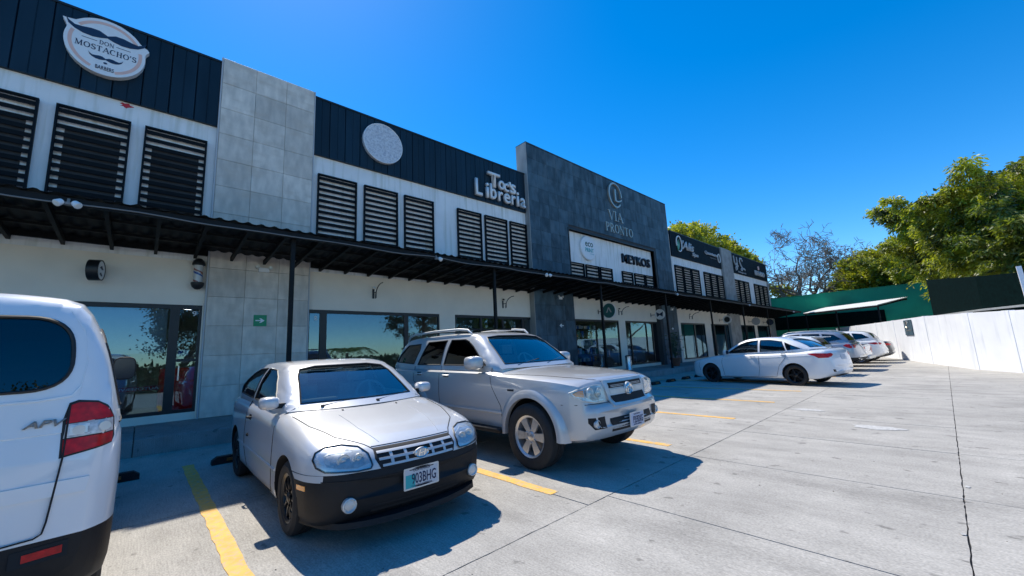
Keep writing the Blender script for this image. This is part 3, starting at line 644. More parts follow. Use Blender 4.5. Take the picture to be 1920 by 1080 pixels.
ring(cx, cz, .545, .56, .055, 28, 142, FY-.134, FY-.129, 'print_ring', M['peach'], S)
ring(cx, cz, .545, .56, .055, 160, 248, FY-.134, FY-.129, 'print_ring', M['peach'], S)
ring(cx, cz, .545, .56, .055, 288, 372, FY-.134, FY-.129, 'print_ring', M['peach'], S)
def moustache(cx, cz, w_, h_):
    top = [(-1, .62), (-.92, .36), (-.78, .14), (-.6, .18), (-.4, .30), (-.2, .30), (-.06, .12), (0, .04), (.06, .12), (.2, .30), (.4, .30), (.6, .18), (.78, .14), (.92, .36), (1, .62)]
    bot = [(.93, .12), (.78, -.18), (.58, -.36), (.36, -.40), (.16, -.30), (0, -.14), (-.16, -.30), (-.36, -.40), (-.58, -.36), (-.78, -.18), (-.93, .12)]
    return [(cx+a*w_, cz+b*h_) for a, b in top+bot]
sign_part(moustache(cx, cz+.255, .60, .25), FY-.138, FY-.129, 'moustache_print', M['navy'], None, S)
sign_part(moustache(cx+.01, cz-.262, .255, .12), FY-.136, FY-.129, 'moustache_print', M['navy'], None, S)
sign_part(ellipse(cx+.01, cz-.355, .03, .02, 12), FY-.136, FY-.129, 'goatee_print', M['navy'], None, S)
def wserif(s_, c, w_, h_, mat, par, ext=.01, weight=1.):
    o_ = org(par); return serif_text('letters', s_, (c[0]-o_.x, c[1]-o_.y, c[2]-o_.z), FX, FZ, w_, h_, mat, par, ext, weight)
wserif('DON', (cx, FY-.13, cz+.085), .22, .085, M['navy'], S, .006)
wserif("MOSTACHO'S", (cx+.01, FY-.13, cz-.065), .90, .115, M['navy'], S, .006, 1.15)
wtext('letters', 'BARBERS', (cx+.01, FY-.13, cz-.475), .27, .085, M['navy'], S, ext=.006, bold=.01)
for s_ in (-1, 1): sign_part([(cx+s_*.14, cz+.092), (cx+s_*.36, cz+.092), (cx+s_*.36, cz+.082), (cx+s_*.14, cz+.082)], FY-.134, FY-.129, 'print_line', M['navy'], None, S)
# the mark of a torn-off letter below the sign
q = MB(); q.facade(blob_poly(-.62, 6.98, .09, .05, seed=4, wob=.5), WF-.006, WF-.001); t = thing('red_paint_mark', 'small torn red sticker on the white wall under the barber sign', 'sticker', (-.62, WF, 6.9)); wobj(q, 'sticker', M['red'], t, None)
# plain round disc
S = thing('round_sign', 'plain round white disc with a worn blank face on the navy fascia', 'sign', (5.10, FY, 7.95))
q = MB(); q.lathe([(0, -.10), (.62, -.10), (.64, -.085), (.64, 0)], (5.10, FY, 7.965), 'Y', 56); wobj(q, 'disc', pmat('worn_disc', (.60, .62, .66), .6, var=.16, vscale=14, dirt=(.42, .45, .52), dscale=18, dlo=.52, dhi=.6), S, 30)
q = MB(); q.tube([(5.10+.63*math.cos(a), FY-.10, 7.965+.63*math.sin(a)) for a in np.linspace(0, 2*math.pi, 57)[:-1]], .013, 6, True); wobj(q, 'rim', M['white'], S)
for i, (a, b) in enumerate(((-.12, .42), (-.2, .3), (.02, -.12), (.12, .15), (-.35, -.35), (.3, -.42))):
    q = MB(); q.facade(blob_poly(5.1+a, 7.965+b, .018, .014, 8, i), FY-.104, FY-.1); wobj(q, 'stain', M['signgrey'], S, None)
# Toc's Libreria
S = thing('library_sign', 'raised white three-dimensional letters reading Toc\'s Libreria on the navy fascia', 'sign', (10.1, FY, 7.1))
for k, (s_, x, z, w_, h_) in enumerate((("T", 9.60, 7.95, .62, .60), ("o", 9.98, 7.84, .32, .38), ("c", 10.22, 7.80, .26, .36), ("'", 10.42, 7.98, .09, .2), ("s", 10.58, 7.82, .32, .42))):
    wtext('letter', s_, (x, FY-.035-.0*k, z), w_, h_, M['signgrey'], S, ext=.10+.002*k, bold=.02); wtext('letter_face', s_, (x, FY-.138-.002*k, z), w_*.97, h_*.98, M['white'], S, ext=.012, bold=.018)
xs_ = [8.86, 9.27, 9.56, 9.93, 10.27, 10.62, 10.86, 11.15]
for k, (s_, x) in enumerate(zip('Libreria', xs_)):
    wd, hh, dz = {'L': (.32, .66, .04), 'i': (.13, .60, .01), 'b': (.32, .62, .02), 'r': (.24, .40, -.09), 'e': (.34, .42, -.09), 'a': (.30, .42, -.09)}[s_]
    wtext('letter', s_, (x, FY-.005-.0015*k, 7.46+dz), wd, hh, M['signgrey'], S, ext=.10, bold=.018); wtext('letter_face', s_, (x, FY-.106-.0015*k, 7.46+dz), wd*.97, hh*.98, M['white'], S, ext=.012, bold=.016)
# VIA PRONTO on the slate front
S = thing('shopping_centre_sign', 'gilt metal monogram above serif letters reading Via Pronto on the tall slate front', 'sign', (18.2, VY, 8.0))
def ribbon(pts, wd, y0, y1, name, mat, par):
    q = MB(); wv = wd if hasattr(wd, '__len__') else [wd]*len(pts)
    L_, R_ = [], []
    for i, p in enumerate(pts):
        a = pts[max(i-1, 0)]; b = pts[min(i+1, len(pts)-1)]; dx, dz = b[0]-a[0], b[1]-a[1]; l_ = math.hypot(dx, dz) or 1; nx, nz = -dz/l_*wv[i]/2, dx/l_*wv[i]/2
        L_.append((p[0]+nx, p[1]+nz)); R_.append((p[0]-nx, p[1]-nz))
    for i in range(len(pts)-1):
        vs = [(a, y, b) for y in (y0, y1) for a, b in (L_[i], L_[i+1], R_[i+1], R_[i])]
        fs = [(0, 1, 2, 3), (7, 6, 5, 4), (0, 4, 5, 1), (2, 6, 7, 3)]
        if i == 0: fs.append((0, 3, 7, 4))
        if i == len(pts)-2: fs.append((1, 5, 6, 2))
        q.add(vs, fs)
    return wobj(q, name, mat, par, 30)
big = [(18.05+(.58+.02*math.sin(R(a)))*math.cos(R(a)), 9.32+.66*math.sin(R(a))) for a in np.linspace(-2, 318, 44)]
ribbon(big, [.06+.05*abs(math.cos(R(a+20)))*(1 if 60 < a < 250 else .5) for a in np.linspace(-2, 318, 44)], VY-.10, VY-.005, 'monogram', M['gold'], S)
pp = [(18.05, 9.66), (18.05, 8.98)]; ribbon(pp, .12, VY-.102, VY-.006, 'monogram', M['gold'], S)
ribbon([(18.08+.545*math.cos(R(a))*(.9+.1), 9.30-.0+.2*math.sin(R(a))-.1) for a in np.linspace(-6, -88, 12)], .07, VY-.101, VY-.0055, 'monogram', M['gold'], S)
wserif('VIA', (18.0, VY, 8.14), 1.32, .50, M['gold'], S, .05)
wserif('PRONTO', (18.28, VY, 7.44), 2.62, .46, M['gold'], S, .05)
# eco print disc and MEYKOS
S = thing('eco_sign', 'round white sign with green and teal lettering above the louvers in the slate recess', 'sign', (15.5, WF-.05, 6.0))
q = MB(); q.lathe([(0, -.13), (.57, -.13), (.60, -.11), (.60, 0)], (15.5, WF-.046, 6.08), 'Y', 48); wobj(q, 'disc', M['white'], S, 30)
wtext('letters', 'eco', (15.55, WF-.176, 6.26), .62, .22, pmat('deep_green_print', (.02, .10, .08), .5), S, ext=.006, bold=.01); wtext('letters', 'PRINT', (15.55, WF-.176, 5.98), .66, .20, M['teal'], S, ext=.006, bold=.015)
wtext('letters', 'shop', (15.75, WF-.176, 5.80), .3, .06, M['teal'], S, ext=.004)
S = thing('shop_name_sign', 'bold black raised letters reading MEYKOS on the white recess wall', 'sign', (20.0, WF-.05, 5.9))
wtext('letters', 'MEYKOS', (20.02, WF-.047, 5.99), 2.95, .50, pmat('black_letter', (.006, .006, .014), .4), S, ext=.10, bold=.02)
# D'Alis Spa, Quantum, Y.S, and the last sign
FY2 = WF-.085
S = thing('spa_sign', 'pale script letters reading D\'Alis Spa with a green leaf on the black fascia', 'sign', (26.6, FY2, 7.5))
q = ring(25.75, 7.85, .42, .55, .06, -110, 200, FY2-.06, FY2-.005, 'letter', M['white'], S)
sign_part([(25.55, 7.35), (25.40, 7.75), (25.48, 8.05), (25.66, 7.8), (25.75, 8.15), (25.78, 7.7)], FY2-.05, FY2-.004, 'leaf', pmat('leaf_print', (.12, .36, .24), .5), None, S)
o = wtext('letters', "'Alis", (27.1, FY2-.004, 7.86), 1.9, .62, M['signgrey'], S, ext=.06, bold=.02, shear=.35); o = wtext('letters', "Spa", (28.15, FY2-.004, 7.35), 1.0, .36, M['signgrey'], S, ext=.06, bold=.02, shear=.3)
S = thing('small_fascia_sign', 'small white lettering beside a thin ring, left of the grey pier on the black fascia', 'sign', (31.4, FY2, 7.6))
wtext('letters', 'Quantum', (31.1, FY2-.004, 7.84), 2.3, .28, M['signgrey'], S, ext=.05, bold=.03); wtext('letters', 'optica', (31.5, FY2-.004, 7.55), 1.2, .14, M['cable'], S, ext=.02)
ring(32.65, 7.7, .26, .36, .05, 0, 360, FY2-.06, FY2-.005, 'ring', M['white'], S)
S = thing('script_initials_sign', 'tall pale script initials right of the grey pier on the black fascia', 'sign', (37.0, FY2, 7.5))
ribbon([(36.0, 8.35), (36.05, 7.8), (36.3, 7.6), (36.6, 7.75)], .13, FY2-.06, FY2-.005, 'letter', M['signgrey'], S); ribbon([(36.7, 8.3), (36.72, 7.6), (36.6, 7.3), (36.3, 7.15), (36.2, 7.35), (36.5, 7.5), (36.9, 7.55)], .12, FY2-.0605, FY2-.0055, 'letter', M['signgrey'], S)
ribbon([(38.1, 8.1), (37.9, 8.32), (37.5, 8.3), (37.35, 8.0), (37.6, 7.7), (37.95, 7.45), (37.8, 7.25), (37.5, 7.3), (37.7, 7.45), (38.3, 7.45), (38.6, 7.35)], .12, FY2-.06, FY2-.005, 'letter', M['signgrey'], S)
wtext('letters', 'Peluqueria', (37.8, FY2-.004, 7.05), 1.9, .17, M['signgrey'], S, ext=.03)
S = thing('grey_letter_sign', 'blocky grey capitals under a small round emblem at the far end of the fascia', 'sign', (42.7, FY2, 7.4))
wtext('letters', 'ESTUDIO', (42.7, FY2-.004, 7.42), 2.9, .46, M['signgrey'], S, ext=.06, bold=.05); q = MB(); q.lathe([(0, -.06), (.2, -.06), (.2, 0)], (42.5, FY2-.004, 7.95), 'Y', 20); wobj(q, 'emblem', M['peach'], S)

# ------------------------------------------------------------------ street-level fixtures
S = thing('barber_pole', 'barber pole with black caps and a red white and blue spiral beside the tiled pier', 'barber pole', (.80, WF-.13, 3.05))
q = MB(); q.lathe([(0, 0), (.05, .012), (.10, .06), (.12, .12), (.12, .155), (.095, .165)], (0, 0, 0), n=24); q.obj('lower_cap', M['black'], S)
q = MB(); q.lathe([(.095, .545), (.12, .555), (.12, .59), (.10, .65), (.05, .70), (0, .712)], (0, 0, 0), n=24); q.obj('upper_cap', M['black'], S)
q = MB(); NZ, NA = 40, 24
for i in range(NZ):
    for k in range(NA):
        a0, a1 = 2*math.pi*k/NA, 2*math.pi*(k+1)/NA; z0, z1 = .165+.38*i/NZ, .165+.38*(i+1)/NZ
        ph = ((i/NZ*1.5)*NA+k*1.0) % NA/NA; q.mi = 0 if ph < .25 else (1 if .33 < ph < .5 else (0 if ph < .58 else (2 if ph < .75 else 0)))
        r_ = .085; q.add([(r_*math.cos(a0), r_*math.sin(a0), z0), (r_*math.cos(a1), r_*math.sin(a1), z0), (r_*math.cos(a1), r_*math.sin(a1), z1), (r_*math.cos(a0), r_*math.sin(a0), z1)], [(0, 1, 2, 3)])
q.obj('striped_tube', [pmat('pole_silver', (.55, .53, .50), .3, coat=.5), pmat('pole_blue', (.01, .05, .25), .3, coat=.5), pmat('pole_rust', (.25, .07, .05), .3, coat=.5)], S)
q = MB(); q.box((-.03, .05, .08), (.03, .13, .14)); q.box((-.03, .05, .58), (.03, .13, .64)); q.obj('bracket', M['black'], S)

def blade_sign(x, y, z, r_, th, label, rim, face, extra=None, bracket=True, name='blade_sign'):
    t = thing(name, label, 'sign', (x, WF, z), 0, 'round signs sticking out from the wall under the awning'); yy = y-WF
    q = MB(); q.lathe([(r_, -th/2), (r_, th/2), (r_-.02, th/2), (r_-.02, -th/2), (r_, -th/2)], (0, yy, 0), 'X', 36, cap=False); q.obj('rim', rim, t)
    q = MB(); q.lathe([(0, -th/2+.006), (r_-.019, -th/2+.006)], (0, yy, 0), 'X', 36); q.lathe([(0, th/2-.006), (r_-.019, th/2-.006)], (0, yy, 0), 'X', 36); f_ = q.obj('face', face, t)
    if bracket:
        q = MB(); q.bar((0, yy+r_-.01, 0), (0, 0, 0), .025); q.box((-.03, -.012, -.11), (.03, -.002, .11)); q.obj('bracket', M['black'], t)
    return t, f_
# seen almost edge on: the barber's drum sign
t, f_ = blade_sign(-.70, WF-.30, 3.30, .20, .17, 'thick black drum sign with a white face, sticking out above the white van', M['black'], M['white'])
q = MB(); q.add([(.084, -.30+a*.2, b*.2) for a, b in ((-.5, .2), (0, .45), (.45, .1), (.1, .05))]+[(.084, -.30+a*.2, b*.2) for a, b in ((-.4, -.4), (-.1, -.2), (.3, -.5), (0, -.6))], [(0, 1, 2, 3), (4, 5, 6, 7)]); q.obj('print', M['navy'], f_, None)
t.rotation_euler = (0, 0, -.22)
def scroll(x, z, label, flip=1):
    t = thing('sign_bracket', label, 'bracket', (x, WF, z), 0, 'empty curled black sign brackets under the awning')
    q = MB(); q.box((-.03, -.014, -.14), (.03, -.002, .14)); q.obj('wall_plate', M['black'], t)
    q = MB(); q.tube([(0, -.01, .02), (0, -.22, .02)], .012, 6); q.tube([(0, -.16-.42*(1-math.cos(a)), -.12+.36*math.sin(a)) for a in np.linspace(-.1, 1.7, 14)], .014, 6); q.tube([(0, -.2, -.14), (0, -.2, .02)], .012, 6); q.obj('scroll_arm', M['black'], t)
    q = MB(); q.lathe([(.0, .06), (.035, .05), (.045, 0), (.0, -.005)], (0, -.06, .16), n=12); q.obj('knob', M['white' if x < 8 else 'black'], t)
scroll(4.88, 3.22, 'empty curled bracket left of the first awning post pair, above window eight'); scroll(9.95, 3.12, 'empty curled bracket right of the second awning post')
scroll(17.9, 3.05, 'small empty bracket between the two round signs in the slate recess'); scroll(26.3, 2.98, 'empty curled bracket on the white wall just right of the slate front')
tg = pmat('dark_teal_face', (.015, .12, .12), .5)
t, f_ = blade_sign(16.1, WF-.62, 3.02, .36, .06, 'round dark teal hanging sign right behind the third awning post', M['white'], tg)
q = MB(); q.add([(-.028, -.62+a*.3, b*.3) for a, b in ((-.5, -.3), (-.1, .5), (.1, .5), (.5, -.3), (.3, -.3), (0, .3), (-.3, -.3))], [(0, 1, 2, 3, 4, 5, 6)]); q.obj('print', M['signgrey'], f_, None)
t, f_ = blade_sign(21.2, WF-.55, 2.98, .29, .05, 'round white hanging sign with a black butterfly shape, in the slate recess', M['white'], M['white'])
q = MB(); q.add([(-.024, -.55+a*.2, b*.2) for a, b in ((-1, .7), (0, .15), (1, .7), (.8, -.7), (0, -.2), (-.8, -.7))], [(0, 1, 2, 3, 4, 5)]); q.obj('print', M['navy'], f_, None)
t, f_ = blade_sign(31.4, WF-.55, 2.86, .30, .05, 'round white hanging sign with a solid black disc, left of the far pier', M['white'], M['white'])
q = MB(); q.lathe([(0, -.026), (.2, -.026)], (0, -.55, 0), 'X', 24); q.obj('print', M['black'], f_)
blade_sign(38.0, WF-.55, 2.82, .32, .05, 'grey round hanging sign right of the far pier', M['signgrey'], M['signgrey']); blade_sign(42.0, WF-.55, 2.8, .28, .05, 'last dark round hanging sign before the green wall', M['black'], M['navy'])

def emergency(x, y, z, label, col=M['white']):
    t = thing('emergency_light', label, 'emergency light', (x, y, z), 0, 'emergency lights on the piers under the awning')
    q = MB(); q.box((-.11, -.07, -.06), (.11, -.002, .045)); q.obj('housing', col, t, 30)
    for s_ in (-1, 1):
        q = MB(); q.lathe([(.0, .03), (.04, .02), (.045, -.035), (0, -.03)], (s_*.085*1.6, -.06, .05), 'Y', 12); q.obj('lamp', M['galv'], t)
emergency(2.05, WF-.13, 3.62, 'white twin emergency light high on the grey tiled pier'); emergency(13.0, VY, 3.50, 'white emergency light high on the left slate pier'); emergency(23.3, VY, 3.36, 'emergency light high on the right slate pier')
def exit_sign(x, y, z, s_, dirn, label, back, fg):
    t = thing('exit_arrow_sign', label, 'sign', (x, y, z), 0, 'small arrow signs on the piers')
    if back: q = MB(); q.box((-s_/2, -.012, -s_/2), (s_/2, -.001, s_/2)); q.obj('plate', back, t, None)
    P = [(-.36, .05), (.05, .05), (-.08, .2), (.06, .2), (.34, 0), (.06, -.2), (-.08, -.2), (.05, -.05), (-.36, -.05)]
    q = MB(); q.facade([(a*dirn*s_, b*s_) for a, b in P], -.016, -.0125 if back else -.001); q.obj('arrow', fg, t, None)
exit_sign(2.03, WF-.134, 2.38, .27, 1, 'square green sign with a white arrow pointing right on the grey tiled pier', M['green'], M['white'])
exit_sign(13.0, VY-.001, 2.32, .36, -1, 'pale arrow pointing left on the left slate pier', None, M['white']); exit_sign(23.2, VY-.001, 2.2, .30, 1, 'small pale arrow on the right slate pier', None, M['white'])
# litter bin
x, y = 17.35, 10.55; t = thing('litter_bin', 'tall stainless steel cylinder bin between the two recessed shop windows', 'bin', (x, y, g(x)+.265))
q = MB(); q.lathe([(.15, 0), (.15, .03), (.145, .04), (.145, .62)], n=24); q.obj('drum', M['steel'], t); q = MB(); q.lathe([(.15, .62), (.152, .66), (.11, .70), (.10, .69)], n=24); q.obj('lid', M['steel'], t)
def leafy(name, n, fn, mat, par, seed=1):
    rs = np.random.RandomState(seed); V_, F_ = [], []
    for i in range(n):
        c, d, l_, w_ = fn(rs); d = Vector(d).normalized(); s_ = d.cross(Vector((rs.randn(), rs.randn(), rs.randn()))).normalized()*w_; b = len(V_)
        c = Vector(c); V_ += [c, c+d*l_*.5+s_, c+d*l_, c+d*l_*.5-s_]; F_.append((b, b+1, b+2, b+3))
    q = MB(); q.add(V_, F_); me_ = bpy.data.meshes.new(name); me_.from_pydata([tuple(v) for v in q.v], [], q.f); me_.materials.append(mat); return link(name, me_, par)
M['potleaf'] = pmat('dark_leaf', (.03, .07, .03), .5, var=.3, vscale=8)
x, y = 20.6, 9.75; t = thing('potted_plant', 'bushy dark plant in a terracotta pot at the foot of the right slate pier', 'potted plant', (x, y, g(x)+.265))
q = MB(); q.lathe([(.0, 0), (.17, 0), (.25, .34), (.28, .36), (.28, .42), (.24, .42), (.23, .38), (0, .37)], n=24); q.obj('pot', M['terra'], t)
q = MB(); [q.tube([(0, 0, .35), (.1*math.cos(a), .1*math.sin(a), .9), (.3*math.cos(a), .3*math.sin(a), 1.5)], [.012, .009, .004], 5) for a in (0, 1.3, 2.4, 3.6, 5)]; q.obj('stem', M['potleaf'], t)
leafy('foliage', 380, lambda r: (((lambda a, z, q_: (q_*math.cos(a), q_*math.sin(a), z))(r.uniform(0, 6.28), r.uniform(.55, 1.75), abs(r.normal(0, .2)))), (r.randn(), r.randn(), r.uniform(-.3, .8)), r.uniform(.12, .24), r.uniform(.015, .03)), M['potleaf'], t)
# ------------------------------------------------------------------ white yard wall, following the lot edge
WP = [(46.6, 6.6), (40.0, 4.45), (35.5, 2.95), (31.9, 1.88), (26.6, .50), (22.5, -.68), (20.9, -1.52), (18.6, -2.75), (16.5, -4.0)]
WH = 2.12
yw = thing('yard_wall', 'low white painted wall in broad panels along the far side of the lot', 'wall', (31, 1.5, 0))
subs = []
for i in range(len(WP)-1):
    a = Vector((*WP[i], 0)); b = Vector((*WP[i+1], 0)); L_ = (b-a).length; d = (b-a)/L_; nrm = Vector((d.y, -d.x, 0))
    if nrm.y < 0 and False: nrm = -nrm
    nseg = max(1, round(L_/3.2)) if i > 5 else 1
    for k in range(nseg):
        p = a+d*(L_*k/nseg+.0); q = a+d*(L_*(k+1)/nseg); th = .07; off = nrm*(.02*(k % 2)+.01*(i % 2))
        whf = lambda x: float(np.interp(x, [16, 20.9, 22.5, 26.6, 31.9], [1.80, 2.01, 2.07, 2.17, 2.19]))
        def pan(p, q, o0, o1, z0, z1, mbx):
            P = [p+nrm*o0, q+nrm*o0, q+nrm*o1, p+nrm*o1]; mbx.add([(v.x, v.y, g(v.x)+z0) for v in P]+[(v.x, v.y, g(v.x)+whf(v.x)+z1-WH) for v in P], [(0, 3, 2, 1), (4, 5, 6, 7), (0, 1, 5, 4), (1, 2, 6, 5), (2, 3, 7, 6), (3, 0, 4, 7)])
        m_ = MB(); pan(p+d*.14, q-d*.14, -th, th, -.3, WH, m_); wobj(m_, 'wall_panel', M['yardwall'], yw, None)
    for k in range(nseg+(1 if i == len(WP)-2 else 0)):
        p = a+d*(L_*k/nseg); m_ = MB(); pan(p-d*.138, p+d*.138, -.082, .082, -.3, WH+.012, m_); wobj(m_, 'wall_pillar', M['yardwall'], yw, None)
# lot notice on the wall
a = Vector((31.9, 1.88, 0)); b = Vector((26.6, .50, 0)); d = (b-a).normalized(); n_ = Vector((d.y, -d.x, 0))
if n_.dot(Vector((-1, 1, 0))) < 0: n_ = -n_
c = a+d*(3.0); t = thing('centre_notice_board', 'dark board with a gold ring monogram hung on the white yard wall', 'sign', (c.x, c.y, g(c.x)+1.3))
m_ = MB(); P0, P1 = -d*.66, d*.66; f0, f1 = n_*.085, n_*.11
m_.add([tuple(p+f+Vector((0, 0, z))) for z in (0.02, .80) for p, f in ((P0, f0), (P1, f0), (P1, f1), (P0, f1))], [(0, 3, 2, 1), (4, 5, 6, 7), (0, 1, 5, 4), (1, 2, 6, 5), (2, 3, 7, 6), (3, 0, 4, 7)]); m_.obj('board', M['slate'], t, None)
m_ = MB(); rr_ = [n_*.118-d*.06*0+d*(-.12)*1+d*(.21*math.cos(q))+Vector((0, 0, .56+.17*math.sin(q))) for q in np.linspace(.6, 5.6, 20)]; m_.tube(rr_, .018, 6); m_.obj('ring_emblem', M['gold'], t)
text('letters', 'P', tuple(n_*.112-d*.12+Vector((0, 0, .57))), tuple(-d if (-d).cross(Vector((0, 0, 1))).dot(n_) > 0 else d), (0, 0, 1), .14, .18, M['gold'], t, ext=.008, bold=.03)
text('letters', 'VIA PRONTO', tuple(n_*.112+Vector((0, 0, .26))), tuple(-d if (-d).cross(Vector((0, 0, 1))).dot(n_) > 0 else d), (0, 0, 1), .8, .07, M['gold'], t, ext=.004)
# green wall across the end
gw = thing('green_wall', 'tall plain green painted wall closing the far end of the lot', 'wall', (46.9, 6, 0))
m_ = MB(); m_.box((46.8, .36, -.6), (47.05, 8.6, 5.27)); m_.box((46.8, 8.605, -.6), (47.05, 17.5, 5.25)); wobj(m_, 'wall', M['greenwall'], gw, None)
m_ = MB(); m_.box((46.75, .34, 5.27), (47.10, 17.5, 5.31)); wobj(m_, 'coping', M['greenwall'], gw, None)
# black screened fence behind the white wall
bf = thing('screen_fence', 'black screened fence standing above the white yard wall under the bamboo', 'fence', (24, -.6, 0))
FP = [(27.6, .22), (25.2, -.40), (22.8, -1.1), (21.0, -2.1)]
for i in range(3):
    a = Vector((*FP[i], 0)); b = Vector((*FP[i+1], 0)); m_ = MB(); z1 = [3.78, 3.55, 3.30, 3.12]
    d = (b-a).normalized(); n_ = Vector((d.y, -d.x, 0))*.012
    m_.add([(p.x, p.y, z) for p, z in ((a-n_, .0), (b-n_, .0), (b-n_, z1[i+1]), (a-n_, z1[i]), (a+n_, .0), (b+n_, .0), (b+n_, z1[i+1]), (a+n_, z1[i]))], [(0, 1, 2, 3), (7, 6, 5, 4), (0, 4, 5, 1), (1, 5, 6, 2), (2, 6, 7, 3), (3, 7, 4, 0)]); wobj(m_, 'screen_panel', M['mesh'], bf, None)
    m_ = MB(); m_.bar((a.x, a.y-.05, 0), (a.x, a.y-.05, z1[i]+.02), .06); wobj(m_, 'post', M['black'], bf, None)
    m_ = MB(); c0, c1 = WH+g(a.x)-.02, WH+g(b.x)-.02; m_.bar((a.x-.2, a.y+.02, c0+.05), (b.x-.2, b.y+.02, c1+.05), .10, .07); wobj(m_, 'cap_rail', M['galv'], bf, None)
t = thing('white_post', 'leaning white concrete post at the right edge beside the black fence', 'post', (20.9, -2.02, 0)); m_ = MB(); m_.bar((0, -.02, 0), (0, .06, 3.32), .11); m_.obj('post', M['yardwall'], t, None)
# low corrugated lean-to joining the awning
le = thing('lean_to_roof', 'pale corrugated sheet roof on black frame in front of the green wall', 'canopy', (40, 5, 0))
P0 = Vector((37.6, 2.88, 3.30)); P1 = Vector((45.6, 8.75, 3.50)); d = (P1-P0); LL = d.length; d.normalize(); n_ = Vector((d.y, -d.x, 0)).normalized(); n_ = n_ if n_.x > 0 else -n_
m_ = MB(); N_ = int(LL/.045); V_ = []
for r_, (off, dz) in enumerate(((0, 0), (1.9, .42), (0, -.006), (1.9, .414))):
    V_ += [tuple(P0+d*(LL*i/N_)+n_*off+Vector((0, 0, dz+.025*math.cos(2*math.pi*i*.045/.18)))) for i in range(N_+1)]
n1 = N_+1; m_.add(V_, [(i, i+1, n1+i+1, n1+i) for i in range(N_)]+[(2*n1+i, 3*n1+i, 3*n1+i+1, 2*n1+i+1) for i in range(N_)]+[(i, 2*n1+i, 2*n1+i+1, i+1) for i in range(N_)]); wobj(m_, 'roof_sheet', pmat('pale_sheet', (.70, .70, .66), .5, var=.06, vscale=6), le, 60)
m_ = MB(); m_.bar(P0+Vector((0, 0, -.09))+n_*.04, P1+Vector((0, 0, -.09))+n_*.04, .06, .11); wobj(m_, 'edge_beam', M['awn'], le, None)
m_ = MB(); m_.bar(P0+Vector((0, 0, -.09))+n_*1.8+Vector((0, 0, .36)), P1+n_*1.8+Vector((0, 0, .27)), .06, .11); wobj(m_, 'back_beam', M['awn'], le, None)
for k in range(6):
    p = P0+d*(LL*k/5); m_ = MB(); m_.bar(p+n_*.07+Vector((0, 0, -.08)), p+n_*1.8+Vector((0, 0, .30)), .05, .09); wobj(m_, 'rafter', M['awn'], le, None)
for k in (0.01, .5, .97):
    p = P0+d*(LL*k)+n_*.06; m_ = MB(); m_.bar((p.x, p.y, g(p.x)-.02), (p.x, p.y, p.z-.1), .09); wobj(m_, 'post', M['awn'], le, None)
m_ = MB(); a_ = P0+n_*2.0; b_ = P1+n_*.6; m_.bar((46.72, 3.2, 2.7), (46.72, 16, 2.7), .05, 1.25); wobj(m_, 'dark_screen', M['mesh'], le, None)

# ------------------------------------------------------------------ vegetation
def leafmat(name, col, col2, vs=.9, trans=.35):
    m = bpy.data.materials.new(name); m.use_nodes = True; t = m.node_tree; N = t.nodes; L = t.links; N.remove(N['Principled BSDF'])
    g_ = N.new('ShaderNodeNewGeometry'); n = N.new('ShaderNodeTexNoise'); n.inputs['Scale'].default_value = vs; n.inputs['Detail'].default_value = 5
    r = N.new('ShaderNodeMapRange'); r.inputs[1].default_value = .34; r.inputs[2].default_value = .58
    n2 = N.new('ShaderNodeTexNoise'); n2.inputs['Scale'].default_value = vs*14; n2.inputs['Detail'].default_value = 1
    ad = N.new('ShaderNodeMath'); ad.operation = 'MULTIPLY_ADD'; ad.inputs[1].default_value = .5; ad.inputs[2].default_value = -.25
    s2 = N.new('ShaderNodeMath'); s2.operation = 'ADD'
    mx = N.new('ShaderNodeMix'); mx.data_type = 'RGBA'; mx.inputs['A'].default_value = (*col, 1); mx.inputs['B'].default_value = (*col2, 1)
    L.new(g_.outputs['Position'], n.inputs['Vector']); L.new(g_.outputs['Position'], n2.inputs['Vector']); L.new(n2.outputs['Fac'], ad.inputs[0]); L.new(n.outputs['Fac'], s2.inputs[0]); L.new(ad.outputs[0], s2.inputs[1])
    L.new(s2.outputs[0], r.inputs[0]); L.new(r.outputs[0], mx.inputs['Factor'])
    df = N.new('ShaderNodeBsdfDiffuse'); tr = N.new('ShaderNodeBsdfTranslucent'); L.new(mx.outputs['Result'], df.inputs[0])
    v = N.new('ShaderNodeVectorMath'); v.operation = 'MULTIPLY'; v.inputs[1].default_value = (1.5, 1.5, .5); L.new(mx.outputs['Result'], v.inputs[0]); L.new(v.outputs[0], tr.inputs[0])
    ms = N.new('ShaderNodeMixShader'); ms.inputs[0].default_value = trans; L.new(df.outputs[0], ms.inputs[1]); L.new(tr.outputs[0], ms.inputs[2])
    gl = N.new('ShaderNodeBsdfGlossy'); gl.inputs['Roughness'].default_value = .45; m2 = N.new('ShaderNodeMixShader'); m2.inputs[0].default_value = .05
    L.new(ms.outputs[0], m2.inputs[1]); L.new(gl.outputs[0], m2.inputs[2]); L.new(m2.outputs[0], N['Material Output'].inputs[0]); return m
M['leaf_y'] = leafmat('yellow_green_leaf', (.12, .17, .03), (.40, .40, .04), .8, .45)
M['leaf_g'] = leafmat('mid_green_leaf', (.05, .10, .02), (.20, .24, .035), .6, .45)
M['leaf_d'] = leafmat('dark_green_leaf', (.018, .038, .014), (.05, .085, .022))
M['leaf_b'] = leafmat('bamboo_leaf', (.035, .06, .012), (.40, .43, .045), .8, .5)  # dark and bright clumps paint shaded depth and sunlit tops into the leaf colour
M['bark'] = pmat('grey_bark', (.20, .17, .14), .9, var=.3, vscale=6, bump=.4, bscale=25)
M['culm'] = pmat('bamboo_culm', (.33, .25, .06), .5, var=.25, vscale=5)
M['palegreen'] = leafmat('banana_leaf', (.14, .20, .03), (.30, .34, .05))

